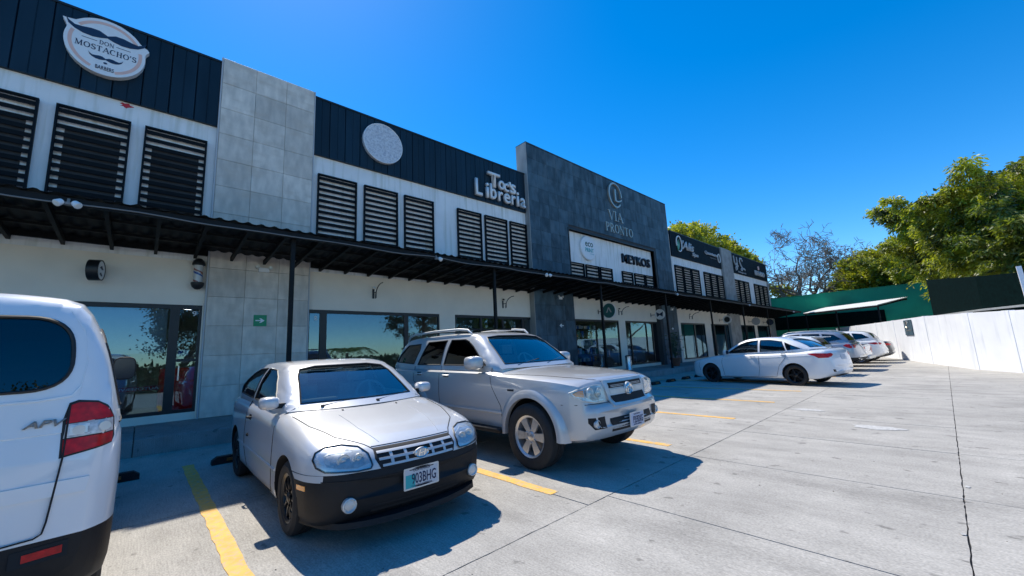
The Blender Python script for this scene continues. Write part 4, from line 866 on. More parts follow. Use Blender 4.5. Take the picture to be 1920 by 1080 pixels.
def cards(name, pts, dirs, ln, wd, mat, parent, seed=0, fold=False):
    """one mesh of leaf quads: pts (n,3), dirs (n,3), arrays of length and width"""
    rs = np.random.RandomState(seed); n = len(pts); d = dirs/np.maximum(np.linalg.norm(dirs, axis=1, keepdims=True), 1e-6)
    s = np.cross(d, rs.randn(n, 3)); s /= np.maximum(np.linalg.norm(s, axis=1, keepdims=True), 1e-6)
    ln = np.broadcast_to(np.asarray(ln, float), (n,))[:, None]; wd = np.broadcast_to(np.asarray(wd, float), (n,))[:, None]
    V = np.stack([pts, pts+d*ln*.45+s*wd, pts+d*ln, pts+d*ln*.45-s*wd], 1).reshape(-1, 3).astype(np.float32)
    me = bpy.data.meshes.new(name); me.vertices.add(4*n); me.vertices.foreach_set('co', V.ravel()); me.loops.add(4*n); me.loops.foreach_set('vertex_index', np.arange(4*n, dtype=np.int32))
    me.polygons.add(n); me.polygons.foreach_set('loop_start', np.arange(0, 4*n, 4, dtype=np.int32)); me.materials.append(mat); me.update(); me.validate(); return link(name, me, parent)
def crown(par, blobs, n, leaf, mat, seed, clumps=120, csize=.55, droop=0., name='crown'):
    rs = np.random.RandomState(seed); B_ = np.array(blobs, float); vol = (B_[:, 3]*B_[:, 4]*B_[:, 5])**(2/3); pr = vol/vol.sum()
    ci = rs.choice(len(B_), clumps, p=pr); u = rs.randn(clumps, 3); u /= np.linalg.norm(u, axis=1, keepdims=True); rad = rs.uniform(.55, 1.06, clumps)**.7
    cc = B_[ci, :3]+u*rad[:, None]*B_[ci, 3:6]; cs = csize*rs.uniform(.5, 1.4, clumps)
    li = rs.choice(clumps, n); off = rs.randn(n, 3)*.5; off[:, 2] *= .6; p = cc[li]+off*cs[li][:, None]
    dr = rs.randn(n, 3)+u[li]*.8; dr[:, 2] -= droop
    return cards(name, p, dr, leaf*rs.uniform(.6, 1.4, n), leaf*.28*rs.uniform(.7, 1.3, n), mat, par, seed)
def limb(mb, p, d, L_, r_, depth, rs, spread=.6, up_=.15, minr=.006, tips=None, nb=(2, 3), wig=.18):
    n = 5; pts = [Vector(p)]; dd = Vector(d).normalized()
    for i in range(n):
        dd = (dd+Vector((rs.randn(), rs.randn(), rs.randn()))*wig+Vector((0, 0, up_*.3))).normalized(); pts.append(pts[-1]+dd*L_/n)
    rr_ = [r_*(1-.45*i/n) for i in range(n+1)]; mb.tube([tuple(q) for q in pts], rr_, 7 if r_ > .05 else (5 if r_ > .02 else 3), caps=False)
    if tips is not None: tips.append(pts[-1])
    if depth == 0: return
    for k in range(rs.randint(nb[0], nb[1]+1)):
        i = n if k == 0 else rs.randint(2, n+1); nd = (dd+Vector((rs.randn(), rs.randn(), rs.randn()*.7))*spread+Vector((0, 0, up_))).normalized()
        limb(mb, pts[i], nd, L_*rs.uniform(.55, .85), max(rr_[i]*rs.uniform(.55, .8), minr), depth-1, rs, spread, up_, minr, tips, nb, wig)
def tree(name, label, cat, base, h, blobs, n, leaf, mat, seed, group=None, clumps=120, csize=.55, tr=.22, droop=0.):
    t = thing(name, label, cat, base, 0, group); rs = np.random.RandomState(seed); mb = MB(); limb(mb, (0, 0, -.3), (0, 0, 1), h*.62, tr, 2, rs, .5, .1, tips=None, wig=.1); mb.obj('trunk', M['bark'], t)
    crown(t, blobs, n, leaf, mat, seed, clumps, csize, droop); return t
# yellow-green tree behind the building roof
tree('broadleaf_tree', 'yellow-green tree crown rising behind the right half of the building roof', 'tree', (56, 20.5, -.2), 9.5,
     [(-9.5, -1, 13.2, 2.6, 2, 2.0), (-6, 0, 14.3, 3.6, 2.2, 2.4), (-1, 0, 14.4, 3.6, 2.4, 2.5), (4, 0, 14.0, 3.6, 2.4, 2.4), (9.5, 0, 13.4, 3.6, 2.4, 2.4), (15, 0, 13.2, 3.4, 2.4, 2.2)], 30000, .36, M['leaf_y'], 5, clumps=360, csize=.8, tr=.35)
# bare tree
rs = np.random.RandomState(21); t = thing('bare_tree', 'leafless grey tree with a dense tangle of twigs behind the green wall', 'tree', (54, 10.3, -.2)); mb = MB()
mb.tube([(0, 0, -.2), (.05, .1, 2.2), (0, 0, 4.6)], [.42, .34, .28], 10, caps=False)
for k in range(6):
    a = k*1.05+.4; limb(mb, (0, 0, 4.2+.25*(k % 3)), (math.cos(a)*.3, math.sin(a)*1.5, .75), 3.7, .24, 6, rs, .75, .05, .024, nb=(3, 3), wig=.24)
mb.obj('trunk', M['bark'], t, 60)
# shrub and tree mass beyond the green wall
tree('broadleaf_tree', 'bright green bush showing just above the left end of the green wall', 'tree', (56, 15.2, -.2), 5, [(0, -1, 5.8, 2.5, 3.2, 2.0), (0, 2, 6.8, 2.5, 2.6, 2.0)], 11000, .34, M['leaf_y'], 8, 'green trees beyond the green wall', 130, .7)
tree('broadleaf_tree', 'mid green rounded tree right of the bare tree behind the green wall', 'tree', (60, 4.4, -.2), 7, [(0, 0, 7.5, 3, 3.6, 3.0), (0, 1.5, 6.4, 3, 2.6, 2.2), (0, -2, 8.8, 2.6, 2.8, 2.6), (0, -3, 7, 3, 3, 3)], 30000, .30, M['leaf_y'], 9, 'green trees beyond the green wall', 300, .75)
tree('broadleaf_tree', 'olive green spreading tree between the bare tree and the bamboo', 'tree', (52, 2.9, -.2), 6, [(0, 0, 6.6, 2.6, 3.4, 2.2), (0, 1.2, 7.8, 2.4, 2.2, 1.8), (0, -2.2, 8.2, 2.4, 2.4, 2.4), (0, -1.4, 8.8, 2.2, 2.0, 1.7)], 30000, .28, M['leaf_y'], 10, 'green trees beyond the green wall', 300, .62)
tree('broadleaf_tree', 'dark dense tree at the right edge behind the black fence', 'tree', (33, -6.2, -.2), 7, [(0, 0, 5.0, 3.4, 2.6, 2.4), (1, 1.2, 4.0, 3, 2.4, 2.2), (-1, -1.6, 4.2, 3, 2.4, 2.2), (-2, 1.8, 5.2, 2.2, 1.8, 2.0)], 30000, .27, M['leaf_d'], 12, 'green trees beyond the green wall', 300, .62)
tree('broadleaf_tree', 'dark green tree in the depth behind the tall bamboo', 'tree', (41, -2.8, -.2), 8, [(0, 0, 8.0, 3, 2.8, 3.6), (0, .9, 7.2, 3, 2.2, 2.4), (0, -3, 6.8, 3, 2.6, 3)], 30000, .30, M['leaf_d'], 13, 'green trees beyond the green wall', 300, .75)
# bamboo clump with arching culms
def bamboo(label, base, n, h, spread, seed, mat, nl, lean=(0, 0), leaf=.24):
    rs = np.random.RandomState(seed); t = thing('bamboo', label, 'bamboo', base, 0, 'tall arching bamboo beyond the black fence'); P, D = [], []
    for k in range(n):
        a = rs.uniform(0, 2*math.pi); b = rs.uniform(0, .7); p0 = Vector((b*math.cos(a), b*math.sin(a), -.2)); hh = h*rs.uniform(.72, 1.05); ar = spread*rs.uniform(.25, 1.1)
        pts = [p0+Vector(((math.cos(a)*ar+lean[0])*(s**2.1), (math.sin(a)*ar+lean[1])*(s**2.1), hh*(s-.22*s**4))) for s in np.linspace(0, 1, 15)]
        m_ = MB(); m_.tube([tuple(q) for q in pts], [.045*(1-.97*i/14) for i in range(15)], 6, caps=False); m_.obj('culm', M['culm'], t)
        per = nl//n; ss = np.r_[rs.uniform(.42, 1.0, per//26-4), [1., 1., .97, .93]]
        for s in ss:
            i = min(int(s*14), 13); f = s*14-i; q = pts[i].lerp(pts[i+1], f); out = Vector((rs.randn(), rs.randn(), rs.uniform(-.1, .5))).normalized(); bl = rs.uniform(.5, 1.35)*(1.25-s*.7)
            for _ in range(26):
                u = rs.uniform(.15, 1); c = q+out*bl*u+Vector((0, 0, -.45*bl*u*u)); P.append((c.x+rs.randn()*.09, c.y+rs.randn()*.09, c.z+rs.randn()*.08)); D.append((out.x*.6+rs.randn()*.5, out.y*.6+rs.randn()*.5, -.55+rs.randn()*.35))
    P = np.array(P); D = np.array(D); cards('leaves', P, D, leaf*rs.uniform(.6, 1.3, len(P)), leaf*.16*rs.uniform(.7, 1.3, len(P)), mat, t, seed); return t
bamboo('tall bamboo clump with the highest bright plumes, right behind the black fence', (32.5, -1.9, 0), 24, 12.3, 2.3, 31, M['leaf_b'], 64000, (0, .2), .24)
bamboo('leaning bamboo with yellow stems left of the tall clump', (50.5, 1.2, 0), 15, 12.0, 3.0, 32, M['leaf_b'], 32000, (0, 1.6), .30)
bamboo('dark green bamboo clump at the right of the tall clump', (30.5, -3.7, 0), 15, 9.0, 2.2, 33, M['leaf_g'], 24000, (0, -.4))
bamboo('low loose bamboo over the right end of the green wall', (52.5, 3.4, 0), 12, 9.4, 2.6, 34, M['leaf_b'], 26000, (2, 1.2), .30)
bamboo('backmost bamboo clump peeping over the dark trees', (38.5, -1.2, 0), 14, 13.0, 2.4, 35, M['leaf_b'], 38000, (0, 1.3), .26)
# banana-like plant with broad pale leaves above the green wall
t = thing('banana_plant', 'pale yellow-green banana plant showing broad leaves above the green wall', 'plant', (49.5, 5.1, 0)); rs = np.random.RandomState(5)
m_ = MB(); m_.tube([(0, 0, 0), (0, .1, 3), (0, 0, 5.2)], [.16, .13, .08], 8); m_.obj('stem', M['palegreen'], t)
for k in range(8):
    a = k*.8+.3; L_ = rs.uniform(1.7, 2.4); m_ = MB(); V_ = []; N_ = 9
    for i in range(N_):
        s = i/(N_-1); y_ = math.cos(a)*L_*s*.8; x_ = math.sin(a)*L_*s*.5; z_ = 5.0+L_*(.95*s-.55*s*s*(1+.3*k % 2)); wv = .30*math.sin(math.pi*min(.97, s*.9+.08))
        V_ += [(x_-wv*math.cos(a), y_+wv*math.sin(a), z_-.06), (x_, y_, z_), (x_+wv*math.cos(a), y_-wv*math.sin(a), z_-.06)]
    m_.add(V_, [(3*i+j, 3*i+j+1, 3*i+j+4, 3*i+j+3) for i in range(N_-1) for j in (0, 1)]); m_.obj('leaf', M['palegreen'], t, None)
# trees on the street side of the lot (they show in the shop windows)
tree('broadleaf_tree', 'big dark street tree mirrored in the window of shop eight', 'tree', (21, -13.5, 0), 5, [(-1.4, 0, 4.6, 2.0, 2.2, 2.4), (1.6, 0, 6.4, 2.6, 2.2, 2.4), (.4, .4, 2.8, 2.4, 2, 1.4), (3.4, 0, 3.8, 2.6, 2, 2.0), (7, 0, 4.5, 3, 2, 2.5)], 16000, .24, M['leaf_d'], 41, 'street trees across the lot from the shops', 190, .6, .25)
tree('broadleaf_tree', 'street tree mirrored in the barber window above the white van', 'tree', (1.9, -14.5, 0), 5, [(0, 0, 5.4, 1.5, 1.8, 1.6), (.4, 0, 3.4, 1.8, 1.8, 1.4), (.9, 0, 7.4, 1.6, 1.8, 1.6)], 12000, .20, M['leaf_d'], 42, 'street trees across the lot from the shops', 170, .7, .3)
tree('broadleaf_tree', 'small street tree across the lot, farther along', 'tree', (30.0, -12.5, 0), 5, [(0, 0, 5.2, 4, 2.4, 2.6), (4, 0, 4.6, 3.4, 2.6, 2.4)], 12000, .34, M['leaf_g'], 43, 'street trees across the lot from the shops', 150, .7, .25)
t = thing('palm', 'young palm with arching fronds mirrored low in the window of shop eight', 'palm', (12.6, -11.5, 0)); rs = np.random.RandomState(4)
m_ = MB(); m_.tube([(0, 0, 0), (0, 0, 1.8)], [.16, .12], 8); m_.obj('trunk', M['bark'], t); P, D = [], []
for k in range(13):
    a = k*.483*1.0+.2; L_ = 2.4
    for s in np.linspace(.1, 1, 42):
        c = Vector((math.cos(a)*L_*s, math.sin(a)*L_*s, 1.8+1.9*s-2.0*s*s)); sd_ = Vector((-math.sin(a), math.cos(a), 0))
        for q in (-1, 1): P.append(tuple(c)); D.append(tuple(sd_*q+Vector((math.cos(a)*.6, math.sin(a)*.6, -.35))))
cards('fronds', np.array(P), np.array(D), .55, .018, M['leaf_g'], t, 3)

# clipped dark hedge along the street side of the lot
hd = thing('hedge', 'dark leafy hedge along the street side of the lot', 'hedge', (0, -8, 0)); rs = np.random.RandomState(77); n = 30000
P = np.stack([rs.uniform(-26, 15.5, n), rs.normal(0, .55, n), rs.uniform(.05, 1.35, n)+.12*np.sin(rs.uniform(0, 6, n))], 1); P[:, 1] += -.0*P[:, 0]
cards('leaves', P, rs.randn(n, 3), .26*rs.uniform(.6, 1.4, n), .08, M['leaf_d'], hd, 7); m_ = MB(); m_.box((-26, -.35, -.2), (15.4, .35, 1.2)); m_.obj('core', M['potleaf'], hd, None)
# ------------------------------------------------------------------ vehicles
def paint(name, col, metal=.0, rough=.32, fl=.015):
    m = pmat(name, col, rough, metal, coat=1.0, var=fl, vscale=3, dirt=tuple(c*.93 for c in col), dscale=5, dlo=.6, dhi=.95, rvar=.015); return m
M['p_white'] = paint('white_paint', (.78, .79, .80)); M['p_silver'] = paint('silver_paint', (.54, .535, .525), .22, .33); M['p_silver2'] = paint('pale_silver_paint', (.62, .62, .62), .15, .36)
M['p_grey'] = paint('grey_blue_paint', (.30, .34, .40), .5, .3); M['p_dark'] = paint('dark_grey_paint', (.03, .035, .045), .3, .3)
M['carglass'] = glass_mat('car_glass', (.34, .40, .41), .12, 1.5, (.9, .97, 1)); M['carglass_dark'] = glass_mat('tinted_car_glass', (.08, .09, .10), .05, 1.45)
M['windscreen'] = glass_mat('windscreen_glass', (.80, .92, .92), .20, 1.45, (.68, .80, .80))
M['cabin'] = pmat('cabin_plastic', (.035, .038, .042), .8); M['seat'] = pmat('seat_cloth', (.22, .24, .25), .9, var=.1, vscale=20); M['wheelteal'] = pmat('steering_grey', (.20, .24, .25), .6)
M['rimsilver'] = pmat('alloy_rim', (.62, .63, .65), .32, metal=.8, var=.06, vscale=20, dirt=(.35, .33, .30), dscale=12, dlo=.55, dhi=.9); M['rimblack'] = pmat('black_rim', (.015, .015, .017), .3, metal=.3); M['rimgrey'] = pmat('steel_rim', (.28, .28, .29), .4, metal=.7)
M['well'] = pmat('wheel_well', (.008, .008, .009), .95); M['gap'] = pmat('shut_line', (.012, .013, .015), .8); M['seal'] = pmat('rubber_seal', (.012, .012, .013), .55)
M['lensclear'] = glass_mat('lamp_lens', (.86, .88, .88), .05, 1.45); M['lampbase'] = pmat('lamp_reflector', (.74, .75, .76), .3, metal=.5, var=.08, vscale=22); M['lampdark'] = pmat('lamp_bezel', (.50, .51, .52), .4, metal=.4, var=.18, vscale=40)
M['tailred'] = pmat('tail_lamp_red', (.50, .004, .010), .3, spec=.3, coat=.15, var=.35, vscale=30); M['taildark'] = pmat('tail_lamp_dark_red', (.16, .004, .008), .15, coat=1., var=.3, vscale=25); M['amber'] = pmat('amber_lens', (1., .33, .02), .2, coat=1.); M['tailclear'] = pmat('tail_lamp_clear', (.62, .56, .54), .3, coat=.2, metal=.2, var=.4, vscale=35)

M['mirrorglass'] = pmat('dark_mirror_face', (.03, .045, .07), .12, metal=.3)  # dark navy colour stands in for the reflection in the mirror
def interp(pts, x):
    P = np.array(pts, float); xs, ys = P[:, 0], P[:, 1]; h = np.diff(xs); dl = np.diff(ys)/h; m = np.zeros(len(xs)); m[0] = dl[0]; m[-1] = dl[-1]
    for i in range(1, len(xs)-1): m[i] = 0 if dl[i-1]*dl[i] <= 0 else (h[i-1]+h[i])*dl[i-1]*dl[i]/(h[i]*dl[i-1]+h[i-1]*dl[i]) if False else 2*dl[i-1]*dl[i]/(dl[i-1]+dl[i])
    x = np.clip(x, xs[0], xs[-1]); i = np.clip(np.searchsorted(xs, x)-1, 0, len(h)-1); t = (x-xs[i])/h[i]
    return ys[i]*(2*t**3-3*t**2+1)+h[i]*m[i]*(t**3-2*t**2+t)+ys[i+1]*(-2*t**3+3*t**2)+h[i]*m[i+1]*(t**3-t**2)
def smooth_curve(pts, n):
    P = np.array(pts, float); t = np.r_[0, np.cumsum(np.linalg.norm(np.diff(P, axis=0), axis=1))]; u = np.linspace(0, t[-1], n)
    return np.stack([interp(np.c_[t, P[:, 0]], u), interp(np.c_[t, P[:, 1]], u)], 1)

def loft(sections, cap=True):
    """sections: list of (x, array (n,2) of y>=0, z from bottom centre to top centre) -> verts, faces"""
    V, F = [], []; n = len(sections[0][1]); m = 2*n-2
    for x, s, xs_ in sections:
        half = [(x+xs_[i], s[i][0], s[i][1]) for i in range(n)]; V += half+[(a, -b, c) for a, b, c in half[1:-1][::-1]]
    for i in range(len(sections)-1):
        for k in range(m): F.append((i*m+k, (i+1)*m+k, (i+1)*m+(k+1) % m, i*m+(k+1) % m))
    if cap:
        for i, rev in ((0, False), (len(sections)-1, True)):
            c = len(V); r_ = V[i*m:(i+1)*m]; V.append((sum(p[0] for p in r_)/m, 0, sum(p[2] for p in r_)/m))
            for k in range(m): F.append((i*m+k, i*m+(k+1) % m, c) if not rev else (i*m+(k+1) % m, i*m+k, c))
    return V, F
def bm_from(V, F):
    bm = bmesh.new(); vs = [bm.verts.new(v) for v in V]
    for f in F:
        try: bm.faces.new([vs[i] for i in f])
        except ValueError: pass
    bmesh.ops.remove_doubles(bm, verts=bm.verts, dist=1e-5); bmesh.ops.recalc_face_normals(bm, faces=bm.faces); return bm
def inside(poly, a, b):
    c = False; n = len(poly)
    for i in range(n):
        x0, y0 = poly[i]; x1, y1 = poly[(i+1) % n]
        if (y0 > b) != (y1 > b) and a < (x1-x0)*(b-y0)/(y1-y0)+x0: c = not c
    return c
def cut_opening(bm, poly, axes, cond):
    """cuts a convex polygon given in two axes out of the shell; cond(face centre) picks the side"""
    a, b = axes; cx_ = sum(p[0] for p in poly)/len(poly); cy_ = sum(p[1] for p in poly)/len(poly); lo = [min(p[i] for p in poly)-.06 for i in (0, 1)]; hi = [max(p[i] for p in poly)+.06 for i in (0, 1)]
    for i in range(len(poly)):
        p, q = poly[i], poly[(i+1) % len(poly)]; co_ = [0, 0, 0]; co_[a], co_[b] = p; no = [0, 0, 0]; no[a], no[b] = (q[1]-p[1]), -(q[0]-p[0])
        fs = []
        for f in bm.faces:
            if not cond(f.calc_center_median()): continue
            A_ = [v.co[a] for v in f.verts]; B_ = [v.co[b] for v in f.verts]
            if max(A_) < lo[0] or min(A_) > hi[0] or max(B_) < lo[1] or min(B_) > hi[1]: continue
            fs.append(f)
        ge = set(fs)
        for f in fs: ge.update(f.edges); ge.update(f.verts)
        bmesh.ops.bisect_plane(bm, geom=list(ge), dist=1e-5, plane_co=co_, plane_no=no)
    kill = [f for f in bm.faces if cond(f.calc_center_median()) and inside(poly, f.calc_center_median()[a], f.calc_center_median()[b])]
    bmesh.ops.delete(bm, geom=kill, context='FACES')
def me_from_bm(bm, name, mats, angle=35):
    me = bpy.data.meshes.new(name); bm.to_mesh(me); [me.materials.append(m_) for m_ in (mats if isinstance(mats, (list, tuple)) else [mats])]
    me.polygons.foreach_set('use_smooth', [True]*len(me.polygons))
    if angle: me.set_sharp_from_angle(angle=R(angle))
    return me

class Car:
    def __init__(s, name, label, X, Y, deg, facing, cfg, group=None):
        s.t = thing(name, label, cfg.get('cat', 'car'), (X, Y, g(X)), R((90 if facing > 0 else -90)+deg), group)
        s.c = cfg; s.bvh = None
        s.t.rotation_euler = (0, 0, R((90 if facing > 0 else -90)+deg))
    def part(s, name, me, par=None): return link(name, me, par or s.t)
    def xs(s, L_, n=64):
        u = np.linspace(0, 1, n); e = .5-.5*np.cos(math.pi*u); return L_*(.55*e+.45*u)
    def build_shell(s):
        c = s.c; L_ = c['L']; S = []; nh = 34
        xs_ = np.unique(np.r_[s.xs(L_), [p_[0] for p_ in c['zt']], [.004, .012, .025, L_-.004, L_-.012, L_-.025]])
        for x in xs_:
            W = float(interp(c['w'], x)); zt = float(interp(c['zt'], x)); zb = float(interp(c['zb'], x)); sh = float(interp(c['sh'], x)) if 'sh' in c else .05; h = zt-zb
            zs = zt-sh; wz = zb+h*c.get('wide', .55); k = min(1, h/.35)
            P = [(0, zb), (.80*W, zb), (.93*W, zb+.015*k), (.968*W, zb+.05*k), (.985*W, zb+.14*k+.0*h), (.998*W, wz-.06*h), (1.0*W, wz), (.992*W, wz+.45*(zs-wz)), (.972*W, zs-.03*k), (.945*W, zs), (.90*W, zs+.45*sh), (.72*W, zs+.78*sh), (.4*W, zs+.95*sh), (0, zt)]
            if c.get('tight'): P = P[:7]+[(.996*W, wz+.45*(zs-wz)), (.985*W, zs-.035*k), (.974*W, zs-.008*k), (.955*W, zs+.12*sh), (.72*W, zs+.66*sh), (.4*W, zs+.93*sh), (0, zt)]
            sec = smooth_curve(P, nh)
            # plan curvature: nose and tail bow outwards at the centre
            bow = c.get('bow', (.10, .07)); f = max(0, 1-x/.55)**1.3*bow[0]; r_ = -max(0, 1-(L_-x)/.5)**1.3*bow[1]
            S.append((x, sec, [(f+r_)*((yy/max(c['W']/2, .1))**2.2) for yy, zz in sec]))
        V, F = loft(S); s.body_bm = bm_from(V, F); s.Vb, s.Fb = V, F
        G = c['gh']; zr = G['zr']; x0, x1 = zr[0][0], zr[-1][0]; S = []
        xs_ = np.unique(np.r_[np.linspace(x0, x1, 46), np.linspace(x0, x0+.25, 8), np.linspace(x1-.3, x1, 10)])
        for x in xs_:
            zt = float(interp(zr, x)); zb = float(interp(G['belt'], x)); h = max(zt-zb, .012); Yb = float(interp(G['yb'], x)); tm = G['tumble']; Yt = Yb-tm*h; r_ = min(G.get('rad', .09), .45*h)
            P = [(0, zb-.05), (Yb-.02, zb-.05), (Yb+.004, zb-.03), (Yb-tm*h*.3+.012*min(1, h/.3), zb+.33*h), (Yb-tm*h*.62+.012*min(1, h/.3), zb+.64*h), (Yt+tm*r_*.8, zt-r_), (Yt-.10*r_, zt-.45*r_), (Yt-.45*r_, zt-.14*r_), (Yt-1.1*r_, zt-.01*r_), (Yt*.5, zt+.012*min(1, h/.3)), (0, zt+.018*min(1, h/.3))]
            sec = smooth_curve(P, 30); fw_ = G.get('fbow', .16)*max(0, 1-(x-x0)/1.0)**1.2; rb = -G.get('rbow', .08)*max(0, 1-(x1-x)/.6)**1.2
            S.append((x, sec, [(fw_+rb)*(yy/Yb)**2 for yy, zz in sec]))
        V, F = loft(S); s.gh_bm = bm_from(V, F)
        allb = bmesh.new(); tmp = bpy.data.meshes.new('t'); s.body_bm.to_mesh(tmp); allb.from_mesh(tmp); s.bvh_body = BVHTree.FromBMesh(allb); s.gh_bm.to_mesh(tmp); allb.from_mesh(tmp); s.bvh = BVHTree.FromBMesh(allb); allb.free(); s.bvh_gh = BVHTree.FromBMesh(s.gh_bm)
    def hit(s, p, d, bvh=None):
        d = Vector(d).normalized(); r_ = (bvh or s.bvh).ray_cast(Vector(p)-d*12, d)
        return (r_[0], r_[1]) if r_[0] is not None else (None, None)
    def side(s, x, z, sgn, off=0., bvh=None):
        h, n = s.hit((x, sgn*1.5, z), (0, -sgn, 0), bvh)
        if h is None: return None
        return h+Vector((0, sgn*off, 0))
    def patch(s, pts, d, name, mat, off=.004, thk=.012, cell=.05, par=None, bvh=None, make=True):
        """pts: rough 3D points; projected along d onto the shell, pushed out by off, thk thick"""
        d = Vector(d).normalized(); u = d.orthogonal().normalized() if abs(d.z) > .9 else Vector((0, 0, 1)).cross(d).normalized(); v = d.cross(u).normalized(); o = Vector((0, 0, 0))
        P2 = [((Vector(p)).dot(u), (Vector(p)).dot(v)) for p in pts]; bm = bmesh.new(); f = bm.faces.new([bm.verts.new((a, b, 0)) for a, b in P2])
        lo = (min(p[0] for p in P2), min(p[1] for p in P2)); hi = (max(p[0] for p in P2), max(p[1] for p in P2))
        for ax in (0, 1):
            k = max(1, int((hi[ax]-lo[ax])/cell))
            for i in range(1, k):
                co_ = [0, 0, 0]; co_[ax] = lo[ax]+(hi[ax]-lo[ax])*i/k; no = [0, 0, 0]; no[ax] = 1
                bmesh.ops.bisect_plane(bm, geom=bm.verts[:]+bm.edges[:]+bm.faces[:], dist=1e-6, plane_co=co_, plane_no=no)
        bad = []; dep = []
        for vt in bm.verts:
            base = u*vt.co.x+v*vt.co.y; h, nn = s.hit(base, d, bvh)
            if h is None: bad.append((vt, base)); continue
            dep.append(h.dot(d)); vt.co = h-d*off
        for vt, base in bad: vt.co = base+d*((max(dep) if dep else 0)-off)
        if thk:
            e = bmesh.ops.extrude_face_region(bm, geom=bm.faces[:]); 
            for q in [q for q in e['geom'] if isinstance(q, bmesh.types.BMVert)]: q.co += d*thk
        bmesh.ops.recalc_face_normals(bm, faces=bm.faces)
        if not thk and sum(f.normal.dot(d) for f in bm.faces) > 0: bmesh.ops.reverse_faces(bm, faces=bm.faces)
        me = me_from_bm(bm, name, mat, 40); bm.free(); return s.part(name, me, par)
    def both(s, pts, d, name, mat, **k):
        return [s.patch([(a, b*sg, c_) for a, b, c_ in pts], (d[0], d[1]*sg, d[2]), name, mat, **k) for sg in (1, -1)]
    def line(s, pts, d, r_=.0045, name='shut_line', mat=None, n=24, off=0., par=None, bvh=None):
        P = [Vector(p) for p in pts]; out = []
        for i in range(len(P)-1):
            k = max(2, int((P[i+1]-P[i]).length/.06))
            for j in range(k+(1 if i == len(P)-2 else 0)):
                q = P[i].lerp(P[i+1], j/k); h, nn = s.hit(q, d, bvh)
                if h is not None: out.append(h-Vector(d).normalized()*off)
        if len(out) < 2: return None
        q = MB(); q.tube([tuple(o_) for o_ in out], r_, 5); return q.obj(name, mat or M['gap'], par or s.t)
    def finish(s):
        c = s.c; G = c['gh']; body = s.body_bm
        # wheel arches by boolean
        tmp = bpy.data.meshes.new('b'); body.to_mesh(tmp); bo = bpy.data.objects.new('b', tmp); COL.objects.link(bo); cut = MB(); R_ = c['arch']
        for ax in c['axles']:
            for sg in (1, -1):
                y0 = sg*(c['W']/2+.3); y1 = sg*(c['W']/2-.34); n = 40; vs = [(ax+R_*math.cos(2*math.pi*k/n), y, c['tyre'][0]+.015+R_*math.sin(2*math.pi*k/n)) for y in (y0, y1) for k in range(n)]
                cut.add(vs, [tuple(range(n)), tuple(reversed(range(n, 2*n)))]+[(k, k+n, (k+1) % n+n, (k+1) % n) for k in range(n)])
        cm = cut.mesh('c', M['well'], None); cob = bpy.data.objects.new('c', cm); COL.objects.link(cob); md = bo.modifiers.new('x', 'BOOLEAN'); md.operation = 'DIFFERENCE'; md.object = cob; md.solver = 'EXACT'
        dg = bpy.context.evaluated_depsgraph_get(); dg.update(); me2 = bpy.data.meshes.new_from_object(bo.evaluated_get(dg)); bpy.data.objects.remove(bo); bpy.data.objects.remove(cob)
        bm = bmesh.new(); bm.from_mesh(me2)
        for z, xr in c.get('splits', []):      # extra crisp edges where parts meet
            fs = [f for f in bm.faces if xr[0] < f.calc_center_median().x < xr[1]]; ge = set(fs); [ge.update(f.edges) or ge.update(f.verts) for f in fs]
            bmesh.ops.bisect_plane(bm, geom=list(ge), dist=1e-5, plane_co=(0, 0, z), plane_no=(0, 0, 1))
        for x in c.get('xsplits', []): bmesh.ops.bisect_plane(bm, geom=bm.verts[:]+bm.edges[:]+bm.faces[:], dist=1e-5, plane_co=(x, 0, 0), plane_no=(1, 0, 0))
        for f in bm.faces:
            q = f.calc_center_median(); f.material_index = 0
            for ax in c['axles']:
                dd = math.hypot(q.x-ax, q.z-c['tyre'][0]-.015)
                if dd < R_+.004 and abs(q.y) < s_half(c, q.x)-.006 and (dd > R_-.01 or abs(abs(q.y)-(c['W']/2-.34)) < .01): f.material_index = 1
            if q.z < float(interp(c['zb'], q.x))+.008 and abs(f.normal.z) > .8: f.material_index = 1
        for nm, cond, mat in c.get('sub', []):
            fs = [f for f in bm.faces if f.material_index == 0 and cond(f.calc_center_median())]
            if not fs: continue
            dup_ = bmesh.ops.duplicate(bm, geom=fs); nf = [f for f in dup_['geom'] if isinstance(f, bmesh.types.BMFace)]
            b2 = bmesh.new(); mp = {}
            for f in nf:
                vs = []
                for v_ in f.verts:
                    if v_ not in mp: mp[v_] = b2.verts.new(v_.co)
                    vs.append(mp[v_])
                b2.faces.new(vs)
            bmesh.ops.delete(bm, geom=nf, context='FACES'); bmesh.ops.delete(bm, geom=fs, context='FACES')
            bmesh.ops.recalc_face_normals(b2, faces=b2.faces); s.part(nm, me_from_bm(b2, nm, mat, 40)); b2.free()
        s.part('body', me_from_bm(bm, 'body', [c['paint'], M['well']], 38)); bm.free()
        # cabin shell with real window openings
        gb = s.gh_bm; wins = c['windows']; wsx = G['mid']
        if 'screen' in c: cut_opening(gb, c['screen'], (1, 2), lambda q: q.x < wsx)
        if 'backlight' in c: cut_opening(gb, c['backlight'], (1, 2), lambda q: q.x > wsx)
        for w_ in wins:
            for sg in (1, -1): cut_opening(gb, w_, (0, 2), lambda q, sg=sg: q.y*sg > G.get('ymin', .40))
        bmesh.ops.delete(gb, geom=[f for f in gb.faces if f.normal.z < -.9], context='FACES')
        s.part('cabin_shell', me_from_bm(gb, 'cabin_shell', c['paint'], 45))
